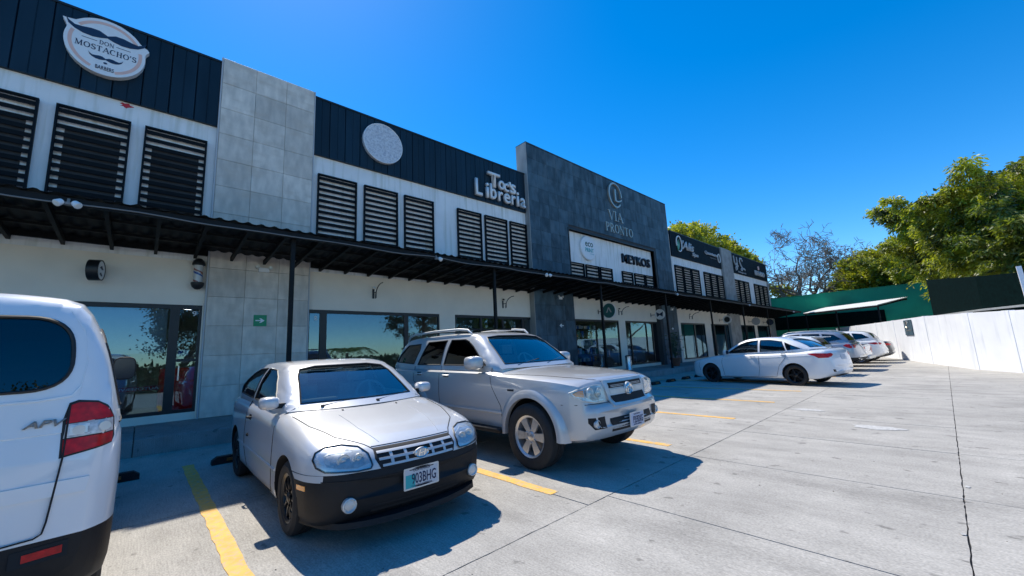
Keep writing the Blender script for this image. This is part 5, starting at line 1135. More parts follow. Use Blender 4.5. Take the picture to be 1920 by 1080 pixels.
        if 'screen' in c: p = s.patch([(0, a, b) for a, b in c['screen']], (1, 0, 0), 'windscreen', c.get('screen_mat', M['windscreen']), off=-.006, thk=.005, cell=.07, bvh=s.bvh_gh); s.outline([(0, a, b) for a, b in c['screen']], (1, 0, 0), p)
        if 'backlight' in c: p = s.patch([(0, a, b) for a, b in c['backlight']], (-1, 0, 0), 'rear_window', M['carglass_dark'] if c.get('tint', 1) else M['carglass'], off=-.006, thk=.005, cell=.07, bvh=s.bvh_gh); s.outline([(0, a, b) for a, b in c['backlight']], (-1, 0, 0), p)
        for w_ in wins:
            for sg in (1, -1): p = s.patch([(a, 0, b) for a, b in w_], (0, -sg, 0), 'side_window', M['carglass_dark'] if c.get('tint', 1) else M['carglass'], off=-.006, thk=.005, cell=.12, bvh=s.bvh_gh); s.outline([(a, 0, b) for a, b in w_], (0, -sg, 0), p)
        # cabin furniture
        fx = G['zr'][0][0]; bx = G['zr'][-1][0]; zb = G['belt'][0][1]; yb = c['W']/2-.17; q = MB(); q.box((fx+.22, -yb, zb-.25), (bx-.25, yb, zb+.012)); s.part('cabin_floor', q.mesh('cabin_floor', M['cabin'], None))
        q = MB(); q.box((fx+.18, -yb+.04, zb-.1), (fx+.62, yb-.04, zb+.035)); q.box((fx+.45, .15, zb+.03), (fx+.65, .55, zb+.075)) ; s.part('dashboard', bevel_mesh(q.mesh('dashboard', M['cabin'], None), .012))
        sgn = -1; q = MB(); cx_, cy_, cz_ = fx+.78, sgn*.36, zb+.03; rot = Matrix.Rotation(R(-62), 3, 'Y')
        q.tube([tuple(Vector((cx_, cy_, cz_))+rot @ Vector((.185*math.cos(a), .185*math.sin(a), 0))) for a in np.linspace(0, 2*math.pi, 29)[:-1]], .016, 7, True)
        for a in (0, 2.1, 4.2): q.bar((cx_, cy_, cz_), tuple(Vector((cx_, cy_, cz_))+rot @ Vector((.18*math.cos(a), .18*math.sin(a), 0))), .03, .012)
        q.lathe([(0, .03), (.06, .025), (.065, 0)], (cx_, cy_, cz_), n=14, M3=rot); s.part('steering_wheel', q.mesh('steering_wheel', M['wheelteal']))
        for xx in ([fx+1.25, fx+2.05] if bx-fx > 2.2 else [fx+1.25]):
            for yy in (-.36, .36):
                q = MB(); q.box((xx, yy-.23, zb-.2), (xx+.13, yy+.23, zb+.17)); q.box((xx+.02, yy-.12, zb+.19), (xx+.11, yy+.12, zb+.35)); q.bar((xx+.06, yy-.05, zb+.1), (xx+.06, yy-.05, zb+.25), .012); q.bar((xx+.06, yy+.05, zb+.1), (xx+.06, yy+.05, zb+.25), .012)
                s.part('seat', bevel_mesh(q.mesh('seat', M['seat']), .03, 2))
        # wheels
        Rt, wd = c['tyre']; tm = MB(); h = wd/2; sw = Rt*c.get('sw', .38); tm.lathe([(Rt-sw, -h*.72), (Rt-sw*.8, -h*.93), (Rt-sw*.35, -h), (Rt-.028, -h*.93), (Rt-.008, -h*.78), (Rt, -h*.5), (Rt, -h*.16), (Rt-.008, -h*.15), (Rt-.008, -h*.08), (Rt, -h*.07), (Rt, h*.07), (Rt-.008, h*.08), (Rt-.008, h*.15), (Rt, h*.16), (Rt, h*.5), (Rt-.008, h*.78), (Rt-.028, h*.93), (Rt-sw*.35, h), (Rt-sw*.8, h*.93), (Rt-sw, h*.72), (Rt-sw, -h*.72)], axis='Y', n=40)
        tme = tm.mesh('tyre', M['rubber'], 30); ri = Rt-sw+.004; rim = MB(); n = c.get('spokes', 6); dish = h*.5
        rim.lathe([(ri, h*.80), (ri+.010, h*.84), (ri-.016, h*.70), (ri-.028, h*.2), (ri-.03, -h*.6)], axis='Y', n=36, cap=False); sp = c.get('spoke_w', .38)
        for k in range(n):
            a = 2*math.pi*k/n; c0, c1 = math.cos(a), math.sin(a); t0, t1 = -c1, c0; r0, r1 = ri*.18, ri-.012; w0, w1 = ri*sp*.45, ri*sp*.75*c.get('flare', 1)
            pts = []
            for (rr_, ww, yy) in ((r0, w0, dish+.012), (r1*.6, (w0+w1)/2*.85, dish+.02), (r1, w1/1.25, h*.68)):
                for sg in (-1, 1): pts.append((rr_*c0+sg*ww/2*t0, yy, rr_*c1+sg*ww/2*t1))
            bk = [(x, y-.03, z) for x, y, z in pts]; rim.add(pts+bk, [(0, 1, 3, 2), (2, 3, 5, 4), (6, 8, 9, 7), (8, 10, 11, 9), (0, 2, 8, 6), (2, 4, 10, 8), (1, 7, 9, 3), (3, 9, 11, 5), (4, 5, 11, 10), (0, 6, 7, 1)])
        rim.lathe([(ri*.24, dish-.02), (ri*.24, dish+.02), (ri*.15, dish+.03), (0, dish+.032)], axis='Y', n=20)
        for k in range(5 if n != 6 else 6): a = 2*math.pi*(k+.5)/(5 if n != 6 else 6); rim.lathe([(.011, dish), (.011, dish+.026), (0, dish+.028)], (ri*.33*math.cos(a), 0, ri*.33*math.sin(a)), axis='Y', n=6)
        rme = rim.mesh('rim', c.get('rim', M['rimsilver']), 30); bk = MB(); bk.lathe([(0, dish-.065), (ri*.74, dish-.065), (ri*.74, dish-.08), (0, dish-.08)], axis='Y', n=24); bk.lathe([(0, -h*.4), (ri-.03, -h*.4)], axis='Y', n=24, cap=False); bme = bk.mesh('brake_disc', M['rimgrey'] if c.get('rim') is not M['rimblack'] else M['well'], 30)
        for ax in c['axles']:
            for sg in (1, -1):
                y = sg*(c['W']/2-wd/2-c.get('inset', .015)); w_ = s.part('wheel', tme); w_.location = (ax, y, Rt); w_.rotation_euler = (0, 0, 0 if sg > 0 else math.pi)
                link('rim', rme, w_); link('brake_disc', bme, w_)
    def outline(s, pts, d, par, r_=.009, mat=None):
        P = pts+[pts[0]]; s.line(P, d, r_, 'window_seal', mat or M['seal'], par=par, bvh=s.bvh_gh, off=.0)
    def mirror(s, x, z, sg, size=(.10, .20, .15), mat=None, arm=.06, y=None):
        mat = mat or s.c['paint']; h = s.side(x, z, sg); yy = abs(h.y) if h is not None else s.c['W']/2
        if y: yy = y
        sx, sy, sz = size; q = MB(); n = 14; V, F = [], []
        for i, (fx_, sc) in enumerate(((-.5, .35), (-.42, .75), (-.15, .97), (.2, 1.0), (.5, .96))):
            for k in range(n):
                a = 2*math.pi*k/n; cc = math.copysign(abs(math.cos(a))**.6, math.cos(a)); ss = math.copysign(abs(math.sin(a))**.6, math.sin(a)); V.append((fx_*sx*1.3, cc*sy/2*sc, ss*sz/2*sc))
        for i in range(4):
            for k in range(n): F.append((i*n+k, i*n+(k+1) % n, (i+1)*n+(k+1) % n, (i+1)*n+k))
        F.append(tuple(range(n))); F.append(tuple(4*n+k for k in range(n))); q.add(V, F)
        o = s.part('wing_mirror', q.mesh('wing_mirror', mat, 50)); o.location = (x, sg*(yy+arm+sy/2-.02), z+sz*.35)
        q = MB(); q.add([(0, .43*math.copysign(abs(math.cos(a))**.5, math.cos(a)), .43*math.copysign(abs(math.sin(a))**.5, math.sin(a))) for a in np.linspace(0, 6.2832, 29)[:-1]], [tuple(range(28))]); m2 = q.mesh('mirror_glass', M['mirrorglass'], None); o2 = link('mirror_glass', m2, o); o2.scale = (1, sy, sz); o2.location = (sx*.66, 0, 0)
        q = MB(); q.bar((0, -sg*(arm+sy/2+.02), -sz*.28), (0, -sg*sy*.3, -sz*.28), .05, .045); link('mirror_arm', q.mesh('mirror_arm', M['blackrough']), o); return o
    def handle(s, x, z, mat=None, l_=.15):
        for sg in (1, -1):
            h = s.side(x, z, sg)
            if h is None: continue
            q = MB(); q.tube([(x-l_/2, h.y-sg*.01, z), (x-l_/2+.02, h.y+sg*.026, z), (x+l_/2-.02, h.y+sg*.028, z), (x+l_/2, h.y-sg*.01, z)], [.012, .013, .013, .012], 8); s.part('door_handle', q.mesh('door_handle', mat or s.c['paint']))
            s.patch([(x-l_*.42, 0, z-.028), (x+l_*.42, 0, z-.028), (x+l_*.42, 0, z+.03), (x-l_*.42, 0, z+.03)], (0, -sg, 0), 'handle_cup', M['gap'], off=.0015, thk=.004)
    def plate(s, x, z, w_, h_, txt, d, tone, ink, par=None, small=None):
        q = MB(); q.box((-.004, -w_/2, -h_/2), (.004, w_/2, h_/2)); p = s.part('number_plate', q.mesh('number_plate', tone, None)); p.location = (x, 0, z)
        q = MB(); [q.bar(a, b, .010) for a, b in (((0, -w_/2, -h_/2), (0, w_/2, -h_/2)), ((0, w_/2, -h_/2), (0, w_/2, h_/2)), ((0, w_/2, h_/2), (0, -w_/2, h_/2)), ((0, -w_/2, h_/2), (0, -w_/2, -h_/2)))]; q.obj('plate_frame', M['galv'], p, None)
        rgt = (0, -1, 0) if d < 0 else (0, 1, 0)     # seen from the front the text runs towards -y
        if txt: text('plate_letters', txt, (d*.0045, (-.02 if d < 0 else .02), -.005), rgt, (0, 0, 1), w_*.72, h_*.52, ink, p, ext=.002, bold=.01)
        if small: text('plate_letters', small, (d*.0045, 0, h_*.37), rgt, (0, 0, 1), w_*.5, h_*.11, ink, p, ext=.0015); text('plate_letters', 'CENTRO AMERICA', (d*.0045, 0, -h_*.38), rgt, (0, 0, 1), w_*.6, h_*.09, ink, p, ext=.0015)
        return p
def rounded(P, r_, n=5):
    out = []; m = len(P)
    for i in range(m):
        a, b, c_ = Vector(P[i-1]), Vector(P[i]), Vector(P[(i+1) % m]); u = (a-b); v = (c_-b); k = min(r_, u.length*.45, v.length*.45); p, q = b+u.normalized()*k, b+v.normalized()*k
        for t_ in np.linspace(0, 1, n): out.append(tuple(p*(1-t_)**2+b*2*t_*(1-t_)+q*t_*t_))
    return out
def s_half(c, x): return float(interp(c['w'], x))

PL = pmat('plate_white', (.55, .57, .60), .4); PI = pmat('plate_ink', (.01, .02, .07), .5)

# ---------------------------------------------------------------- hatchback with the black bumper
cfgA = dict(L=4.235, W=1.67, axles=(.80, 3.24), tyre=(.29, .185), arch=.325, paint=M['p_silver2'], wide=.5, rim=M['rimblack'], spokes=10, spoke_w=.16, bow=(.20, .12), inset=.02, tint=1,
    w=[(0, .58), (.02, .63), (.06, .69), (.14, .75), (.3, .800), (.6, .828), (1.0, .835), (3.4, .835), (3.9, .79), (4.12, .72), (4.235, .62)],
    zt=[(0, .50), (.015, .56), (.04, .615), (.09, .665), (.16, .705), (.30, .755), (.6, .83), (.9, .885), (1.15, .925), (1.35, .945), (3.3, .98), (3.9, .97), (4.12, .88), (4.2, .72), (4.235, .60)],
    zb=[(0, .36), (.03, .27), (.09, .20), (.25, .17), (.5, .17), (3.7, .19), (4.0, .24), (4.2, .34), (4.235, .4)],
    sh=[(0, .02), (.1, .035), (.3, .055), (1.2, .07), (3.8, .05), (4.235, .03)],
    gh=dict(zr=[(1.08, .925), (1.2, .985), (1.5, 1.145), (1.84, 1.305), (2.0, 1.352), (2.3, 1.385), (2.7, 1.39), (3.1, 1.37), (3.45, 1.29), (3.8, 1.12), (4.02, .98)], belt=[(1.08, .92), (4.02, .975)], yb=[(1.08, .71), (1.5, .765), (3.4, .765), (4.02, .66)], tumble=.36, rad=.085, mid=2.2, fbow=.20),
    windows=[[(1.47, .975), (1.93, 1.235), (2.13, 1.305), (2.5, 1.325), (2.52, .985)], [(2.63, .99), (2.61, 1.325), (2.95, 1.315), (3.22, 1.26), (3.50, 1.10), (3.42, 1.02)]],
    screen=[(-.585, .985), (.585, .985), (.515, 1.24), (.47, 1.305), (.3, 1.332), (-.3, 1.332), (-.47, 1.305), (-.515, 1.24)], backlight=[(-.45, 1.07), (.45, 1.07), (.42, 1.28), (-.42, 1.28)],
    splits=[(.55, (-1, .62))], xsplits=[.62])
cfgA['sub'] = [('front_bumper', lambda q: q.z < .55 and q.x < .62, M['blackrough'])]
C = Car('hatchback_car', 'silver two-door hatchback with a matt black front bumper and black wheels, nose outward', 1.76, 3.07, -.4, 1, cfgA, 'cars parked in front of the shops')
C.build_shell()
C.both([(.0, .395, .585), (.0, .405, .665), (.0, .45, .712), (.0, .55, .732), (.0, .67, .728), (.0, .735, .70), (.0, .757, .655), (.0, .745, .605), (.0, .70, .575), (.0, .5, .560), (.0, .41, .565)], (1, 0, 0), 'headlight', M['lampbase'], off=.006, thk=.03, cell=.04)
C.both([(.0, .41, .605), (.0, .42, .672), (.0, .54, .71), (.0, .64, .706), (.0, .69, .68), (.0, .70, .645), (.0, .69, .61), (.0, .62, .592), (.0, .5, .582)], (1, 0, 0), 'lamp_reflector', M['lampdark'], off=.009, thk=.01, cell=.04)
for sg in (1, -1):
    for (yy, zz, rr_) in ((.48, .642, .042), (.58, .645, .048)):
        h, n = C.hit((0, sg*yy, zz), (1, 0, 0)); q = MB(); q.lathe([(rr_, 0), (rr_*.9, -.008), (rr_*.5, .008), (.018, -.006), (0, -.014)], tuple(h+Vector((-.008, 0, 0))), axis='X', n=20); C.part('lamp_bowl', q.mesh('lamp_bowl', M['galv'], 50))
    C.patch([(0, sg*.65, .61), (0, sg*.70, .635), (0, sg*.69, .68), (0, sg*.65, .69)], (1, 0, 0), 'indicator', M['galv'], off=.012, thk=.01)
    P_ = [(.0, sg*.395, .585), (.0, sg*.405, .665), (.0, sg*.45, .712), (.0, sg*.55, .732), (.0, sg*.67, .728), (.0, sg*.735, .70), (.0, sg*.757, .655), (.0, sg*.745, .605), (.0, sg*.70, .575), (.0, sg*.5, .560), (.0, sg*.41, .565)]
    C.patch(P_, (1, 0, 0), 'lamp_glass', M['lensclear'], off=.026, thk=0, cell=.04); C.line(P_+[P_[0]], (1, 0, 0), .007, 'lamp_seal', M['seal'], off=.01)
    # fog lamp and side marker
    h, n = C.hit((0, sg*.56, .335), (1, 0, 0)); q = MB(); q.lathe([(.052, .02), (.052, -.012), (.044, -.016), (.036, -.006), (.016, -.012), (0, -.012)], tuple(h+Vector((-.02, 0, 0))), axis='X', n=22); C.part('fog_lamp', q.mesh('fog_lamp', M['galv'], 40))
    C.patch([(.34, 0, .435), (.46, 0, .435), (.46, 0, .47), (.34, 0, .47)], (0, -sg, 0), 'side_marker', M['amber'], off=.006, thk=.01)
    C.patch([(.20, 0, .50), (.50, 0, .505), (.56, 0, .545), (.20, 0, .548)], (0, -sg, 0), 'bumper_top_strip', M['p_silver2'], off=.004, thk=.01)
# grille: dark mouth, three silver slats, struts, emblem
C.patch([(0, -.355, .690), (0, .355, .690), (0, .365, .62), (0, .33, .545), (0, -.33, .545), (0, -.365, .62)], (1, 0, 0), 'grille_opening', M['gap'], off=.006, thk=.03, cell=.018)
for z, hw in ((.662, .345), (.616, .34), (.570, .32)):
    C.patch([(0, -hw, z-.008), (0, hw, z-.008), (0, hw, z+.008), (0, -hw, z+.008)], (1, 0, 0), 'grille_slat', M['p_silver'], off=.016, thk=.006, cell=.025)
for y in (-.24, -.12, 0.12, .24):
    for z in (.639, .593): C.patch([(0, y-.012, z-.02), (0, y+.012, z-.02), (0, y+.012, z+.02), (0, y-.012, z+.02)], (1, 0, 0), 'grille_strut', M['p_silver'], off=.013, thk=.004)
h, n = C.hit((0, 0, .615), (1, 0, 0)); q = MB(); q.lathe([(.0, .02), (.062, .02), (.062, 0)], (h.x-.045, 0, .612), axis='X', n=28); 
for v_i, v_ in enumerate(q.v): q.v[v_i] = (v_[0], v_[1], .612+(v_[2]-.612)*.62)
C.part('emblem_plate', q.mesh('emblem_plate', M['galv'], 40)); q = MB(); q.tube([(h.x-.046, .058*math.cos(a), .612+.036*math.sin(a)) for a in np.linspace(0, 6.283, 29)[:-1]], .005, 5, True)
q.bar((h.x-.048, .030, .588), (h.x-.048, .018, .636), .004, .010); q.bar((h.x-.048, -.018, .588), (h.x-.048, -.030, .636), .004, .010); q.bar((h.x-.048, .022, .609), (h.x-.048, -.022, .615), .004, .008); C.part('emblem', q.mesh('emblem', M['chrome']))
h, n = C.hit((0, 0, .40), (1, 0, 0)); p = C.plate(h.x-.012, .425, .31, .155, '903BHG', -1, PL, PI, small='GUATEMALA'); q = MB(); q.box((-.0055, .06, -.07), (-.0045, .145, .03)); q.obj('plate_picture', M['teal'], p, None)
# chin spoiler
pts = []
for x, y in [(.62, .80), (.40, .77), (.2, .70), (.08, .60), (.03, .45), (.0, .25), (-.01, 0)]: pts.append((x-.02, y))
P_ = [(a, b) for a, b in pts]+[(a, -b) for a, b in pts[::-1][1:]]; q = MB(); V_ = []
for a, b in P_: f_ = .20*(abs(b)/.835)**2.2; V_ += [(a+f_*.6, b, .165), (a+.10+f_*.6, b*.92, .165), (a+.10+f_*.6, b*.92, .215), (a+.01+f_*.6, b, .205)]
n = len(P_); q.add(V_, [(4*i+j, 4*i+(j+1) % 4, 4*i+4+(j+1) % 4, 4*i+4+j) for i in range(n-1) for j in range(4)]+[(0, 1, 2, 3), (4*n-4, 4*n-3, 4*n-2, 4*n-1)]); C.part('chin_spoiler', q.mesh('chin_spoiler', M['blackrough'], 40))
C.patch([(0, -.40, .245), (0, .40, .245), (0, .37, .30), (0, -.37, .30)], (1, 0, 0), 'air_intake', M['gap'], off=.003, thk=.01, cell=.06)
C.line([(0, -.72, .505), (0, -.30, .49), (0, .30, .49), (0, .72, .505)], (1, 0, 0), .006, 'bumper_crease', M['blackrough'])
# shut lines
C.line([(1.12, .70, 1.0), (.75, .66, 1.0), (.42, .56, 1.0), (.22, .40, 1.0), (.12, .34, 1.0)], (0, 0, -1)); C.line([(1.12, -.70, 1.0), (.75, -.66, 1.0), (.42, -.56, 1.0), (.22, -.40, 1.0), (.12, -.34, 1.0)], (0, 0, -1)); C.line([(0, -.36, .697), (0, .36, .697)], (1, 0, 0))
C.line([(.9, .36, 1.2), (.5, .34, 1.2), (.2, .28, 1.2)], (0, 0, -1), .003, 'bonnet_crease', M['p_silver2']); C.line([(.9, -.36, 1.2), (.5, -.34, 1.2), (.2, -.28, 1.2)], (0, 0, -1), .003, 'bonnet_crease', M['p_silver2'])
for sg in (1, -1):
    C.line([(1.28, sg, .95), (1.24, sg, .6), (1.30, sg, .24), (2.45, sg, .22), (2.62, sg, .45), (2.62, sg, .96)], (0, -sg, 0)); C.line([(1.12, sg, .46), (3.0, sg, .48)], (0, -sg, 0), .012, 'side_moulding', M['p_silver2']); C.line([(2.4, sg, .62), (2.41, sg, .60)], (0, -sg, 0), .02, 'door_lock', M['gap'])
C.handle(2.38, .80, M['blackrough'], .13); C.mirror(1.42, .97, 1, (.11, .17, .12), arm=.04); C.mirror(1.42, .97, -1, (.11, .17, .12), arm=.04)
for y0, y1 in ((.42, .0), (-.12, -.55)):
    q = MB(); a_, _ = C.hit((0, y0, .965), (1, 0, 0)); a_ = Vector((1.14+.2*(y0/.765)**2, y0, .955)); b_ = Vector((1.20+.2*(y1/.765)**2, y1, .99)); q.bar(tuple(a_), tuple(b_), .016, .010); q.bar(tuple(a_+Vector((-.02, .0, -.02))), tuple(a_), .03); C.part('wiper', q.mesh('wiper', M['blackrough']))
for y in (-.28, .28): C.line([(1.02, y, 1.2), (1.04, y, 1.2)], (0, 0, -1), .010, 'washer_jet', M['blackrough'])
# a dusty arc left by the wipers is plain dirt on the glass
C.finish()

# ---------------------------------------------------------------- silver four-wheel drive
cfgR = dict(tight=1, L=4.80, W=1.88, cat='car', axles=(.90, 3.69), tyre=(.385, .265), arch=.445, paint=M['p_silver'], wide=.5, rim=M['rimsilver'], spokes=6, spoke_w=.62, flare=1.25, bow=(.17, .06), inset=.0, sw=.40,
    w=[(0, .66), (.02, .70), (.06, .745), (.14, .79), (.3, .845), (.6, .885), (1.0, .90), (4.1, .90), (4.5, .88), (4.72, .82), (4.8, .74)],
    zt=[(0, .70), (.02, .745), (.05, .765), (.085, .785), (.10, .87), (.115, .98), (.15, 1.03), (.25, 1.065), (.6, 1.11), (1.0, 1.145), (1.4, 1.175), (1.7, 1.19), (4.4, 1.22), (4.62, 1.2), (4.72, .98), (4.8, .72)],
    zb=[(0, .52), (.03, .44), (.10, .38), (.3, .35), (1.3, .37), (4.3, .40), (4.65, .46), (4.8, .55)],
    sh=[(0, .02), (.09, .03), (.12, .06), (.3, .085), (1.4, .10), (1.7, .06), (4.6, .05), (4.8, .03)],
    gh=dict(zr=[(1.36, 1.175), (1.5, 1.26), (1.8, 1.46), (2.08, 1.63), (2.22, 1.68), (2.5, 1.715), (3.0, 1.73), (4.0, 1.715), (4.3, 1.69), (4.46, 1.62), (4.62, 1.40), (4.72, 1.22)], belt=[(1.36, 1.17), (4.72, 1.21)], yb=[(1.36, .78), (1.7, .84), (4.2, .84), (4.72, .78)], tumble=.34, rad=.085, mid=2.6, fbow=.14, rbow=.10),
    windows=[[(1.78, 1.225), (2.16, 1.50), (2.32, 1.585), (2.42, 1.615), (2.80, 1.625), (2.84, 1.235)], [(2.94, 1.24), (2.92, 1.625), (3.50, 1.62), (3.66, 1.245)], [(3.80, 1.26), (3.70, 1.50), (3.74, 1.60), (4.18, 1.59), (4.42, 1.40), (4.50, 1.30)]],
    screen=[(-.68, 1.235), (.68, 1.235), (.60, 1.56), (.54, 1.63), (.3, 1.655), (-.3, 1.655), (-.54, 1.63), (-.60, 1.56)], backlight=[(-.62, 1.27), (.62, 1.27), (.54, 1.60), (-.54, 1.60)])
C = Car('four_wheel_drive', 'big silver four-wheel drive with roof rails, running boards and a chrome grille, nose outward', 4.41, 2.66, .2, 1, cfgR, 'cars parked in front of the shops')
C.build_shell()
HL = [(0, .455, .80), (0, .45, .90), (0, .465, .97), (0, .56, .98), (0, .70, .965), (0, .79, .94), (0, .83, .91), (0, .82, .87), (0, .76, .82), (0, .60, .79)]
C.both(HL, (1, 0, 0), 'headlight', M['lampbase'], off=.004, thk=.03, cell=.04)
for sg in (1, -1):
    P_ = [(a, b*sg, c_) for a, b, c_ in HL]
    C.patch([(0, sg*.47, .82), (0, sg*.475, .95), (0, sg*.6, .96), (0, sg*.72, .945), (0, sg*.74, .87), (0, sg*.62, .81)], (1, 0, 0), 'lamp_reflector', M['lampdark'], off=.008, thk=.01, cell=.04)
    for (yy, zz, rr_) in ((.53, .895, .055), (.66, .90, .062)):
        h, n = C.hit((0, sg*yy, zz), (1, 0, 0)); q = MB(); q.lathe([(rr_, 0), (rr_*.95, -.012), (rr_*.55, .008), (.02, -.006), (0, -.014)], tuple(h+Vector((-.01, 0, 0))), axis='X', n=22); C.part('lamp_bowl', q.mesh('lamp_bowl', M['galv'], 50))
    C.patch([(0, sg*.755, .86), (0, sg*.75, .935), (0, sg*.79, .925), (0, sg*.815, .90), (0, sg*.80, .87)], (1, 0, 0), 'indicator', M['amber'], off=.024, thk=.02, cell=.025)
    C.patch(P_, (1, 0, 0), 'lamp_glass', M['lensclear'], off=.030, thk=0, cell=.04); C.line(P_+[P_[0]], (1, 0, 0), .006, 'lamp_seal', M['galv'], off=.008)
    # fog lamp pockets
    C.patch([(0, sg*.52, .51), (0, sg*.53, .635), (0, sg*.74, .635), (0, sg*.74, .58), (0, sg*.68, .505)], (1, 0, 0), 'fog_lamp_pocket', M['blackrough'], off=.004, thk=.01)
    h, n = C.hit((0, sg*.655, .565), (1, 0, 0)); q = MB(); q.lathe([(.045, .02), (.045, -.010), (.038, -.013), (.03, 0), (0, -.008)], tuple(h), axis='X', n=20); C.part('fog_lamp', q.mesh('fog_lamp', M['galv'], 40))
    # lower cladding, running board, flares
    C.line([(1.40, sg, .62), (2.3, sg, .625), (3.18, sg, .63)], (0, -sg, 0), .020, 'door_moulding', M['p_silver'], off=.0)
    q = MB(); q.box((1.38, sg*.84 if sg > 0 else -.97, .37), (3.18, sg*.97 if sg > 0 else -.84, .43)); C.part('running_board', bevel_mesh(q.mesh('running_board', M['blackrough']), .015))
    for ax in cfgR['axles']:
        q = MB(); V_ = []; A_ = np.linspace(-4, 184, 40); Rr = .445
        for a in A_:
            ca, sa = math.cos(R(a)), math.sin(R(a)); zc = .385+.015
            def yat(rr_): 
                h = C.side(ax+rr_*ca, max(.40, zc+rr_*sa), sg, 0, C.bvh_body); return abs(h.y) if h is not None else .89
            i_, m_, o_ = .90, yat(Rr+.03), yat(Rr+.13)
            V_ += [(ax+(Rr-.012)*ca, sg*(.86), zc+(Rr-.012)*sa), (ax+(Rr-.010)*ca, sg*(.918), zc+(Rr-.010)*sa), (ax+(Rr+.035)*ca, sg*(.925), zc+(Rr+.035)*sa), (ax+(Rr+.085)*ca, sg*(max(o_, .88)+.008), zc+(Rr+.085)*sa), (ax+(Rr+.11)*ca, sg*(o_-.012), zc+(Rr+.11)*sa)]
        n = len(A_); q.add(V_, [(5*i+j, 5*i+j+1, 5*i+6+j, 5*i+5+j) for i in range(n-1) for j in range(4)]); C.part('wheel_arch_flare', q.mesh('wheel_arch_flare', M['p_silver'], 50))
    # roof rail
    rp_ = [(2.35, .62, 1.70), (2.45, .63, 1.765), (2.7, .635, 1.79), (3.4, .64, 1.80), (4.1, .63, 1.785), (4.3, .62, 1.75), (4.38, .61, 1.68)]
    q = MB(); q.tube([(a, b*sg, c_) for a, b, c_ in rp_], [.014, .019, .02, .02, .02, .019, .014], 8); C.part('roof_rail', q.mesh('roof_rail', M['galv']))
    C.line([(1.66, sg, 1.19), (1.60, sg, .95), (1.42, sg, .70), (1.40, sg, .42), (2.86, sg, .42), (2.90, sg, .8), (2.90, sg, 1.22)], (0, -sg, 0)); C.line([(2.90, sg, .42), (3.18, sg, .44), (3.32, sg, .75), (3.70, sg, .98), (3.74, sg, 1.22)], (0, -sg, 0)); C.line([(1.45, sg*.82, 1.3), (1.0, sg*.75, 1.3), (.5, sg*.66, 1.3), (.25, sg*.55, 1.3), (.16, sg*.42, 1.3)], (0, 0, -1))
# sunroof panel and cross bars
C.patch([(2.55, -.40, 2), (3.0, -.40, 2), (3.0, .40, 2), (2.55, .40, 2)], (0, 0, -1), 'sunroof', M['carglass_dark'], off=.006, thk=.01, cell=.12); 
for x in (2.8, 3.7): q = MB(); q.bar((x, -.62, 1.80), (x, .62, 1.80), .04, .02); C.part('roof_crossbar', q.mesh('roof_crossbar', M['blackrough']))
# grille
gf = [(0, -.37, .985), (0, .37, .985), (0, .385, .93), (0, .33, .765), (0, -.33, .765), (0, -.385, .93)]
C.patch([(0, a*1.10, b) for _, a, b in [(0, -.375, 1.02), (0, .375, 1.02), (0, .39, .94), (0, .345, .735), (0, -.345, .735), (0, -.39, .94)]], (1, 0, 0), 'grille_surround', M['galv'], off=.028, thk=.03, cell=.06)
for z0, z1, hw0, hw1 in ((.925, .985, .365, .36), (.762, .842, .335, .36)): C.patch([(0, -hw0, z0), (0, hw0, z0), (0, hw1, z1), (0, -hw1, z1)], (1, 0, 0), 'grille_opening', M['gap'], off=.031, thk=.01, cell=.06)
C.patch([(0, -.352, .862), (0, .352, .862), (0, .36, .912), (0, -.36, .912)], (1, 0, 0), 'grille_bar', M['galv'], off=.036, thk=.02, cell=.06)
for z in (.80, .818, .94, .955): C.patch([(0, -.33, z-.003), (0, .33, z-.003), (0, .33, z+.003), (0, -.33, z+.003)], (1, 0, 0), 'grille_slat', M['lampdark'], off=.033, thk=.01, cell=.08)
h, n = C.hit((0, 0, .90), (1, 0, 0)); ex = h.x-.05; q = MB(); q.lathe([(0, 0), (.075, 0), (.08, .02)], (ex, 0, .895), axis='X', n=28); C.part('emblem_plate', q.mesh('emblem_plate', M['galv'])); q = MB()
for (cy_, cz_, ry, rz) in ((0, .895, .068, .058), (0, .895+.012, .026, .048), (0, .895+.022, .045, .022)): q.tube([(ex-.006, cy_+ry*math.cos(a), cz_+rz*math.sin(a)) for a in np.linspace(0, 6.283, 29)[:-1]], .0065, 5, True)
C.part('emblem', q.mesh('emblem', M['chrome']))
C.patch([(0, -.43, .455), (0, .43, .455), (0, .44, .60), (0, -.44, .60)], (1, 0, 0), 'lower_grille', M['blackrough'], off=.004, thk=.012, cell=.06)
for z in (.49, .52, .55, .58): C.patch([(0, -.42, z-.005), (0, .42, z-.005), (0, .42, z+.005), (0, -.42, z+.005)], (1, 0, 0), 'grille_slat', M['lampdark'], off=.008, thk=.006, cell=.1)
h, n = C.hit((0, 0, .52), (1, 0, 0)); C.plate(h.x-.022, .545, .30, .155, 'P359DKG', -1, pmat('plate_blue_white', (.50, .54, .66), .4), PI, small='GUATEMALA')
C.line([(0, -.86, .775), (0, -.44, .772), (0, .44, .772), (0, .86, .775)], (1, 0, 0), .004)
C.handle(2.70, 1.08, M['galv'], .16); C.handle(3.52, 1.10, M['galv'], .16)
C.mirror(1.86, 1.20, 1, (.15, .24, .19), arm=.03); C.mirror(1.86, 1.20, -1, (.15, .24, .19), arm=.03)
for sg in (1, -1): C.patch([(1.16, 0, .90), (1.28, 0, .90), (1.28, 0, .925), (1.16, 0, .925)], (0, -sg, 0), 'badge', M['gap'], off=.003, thk=.004)
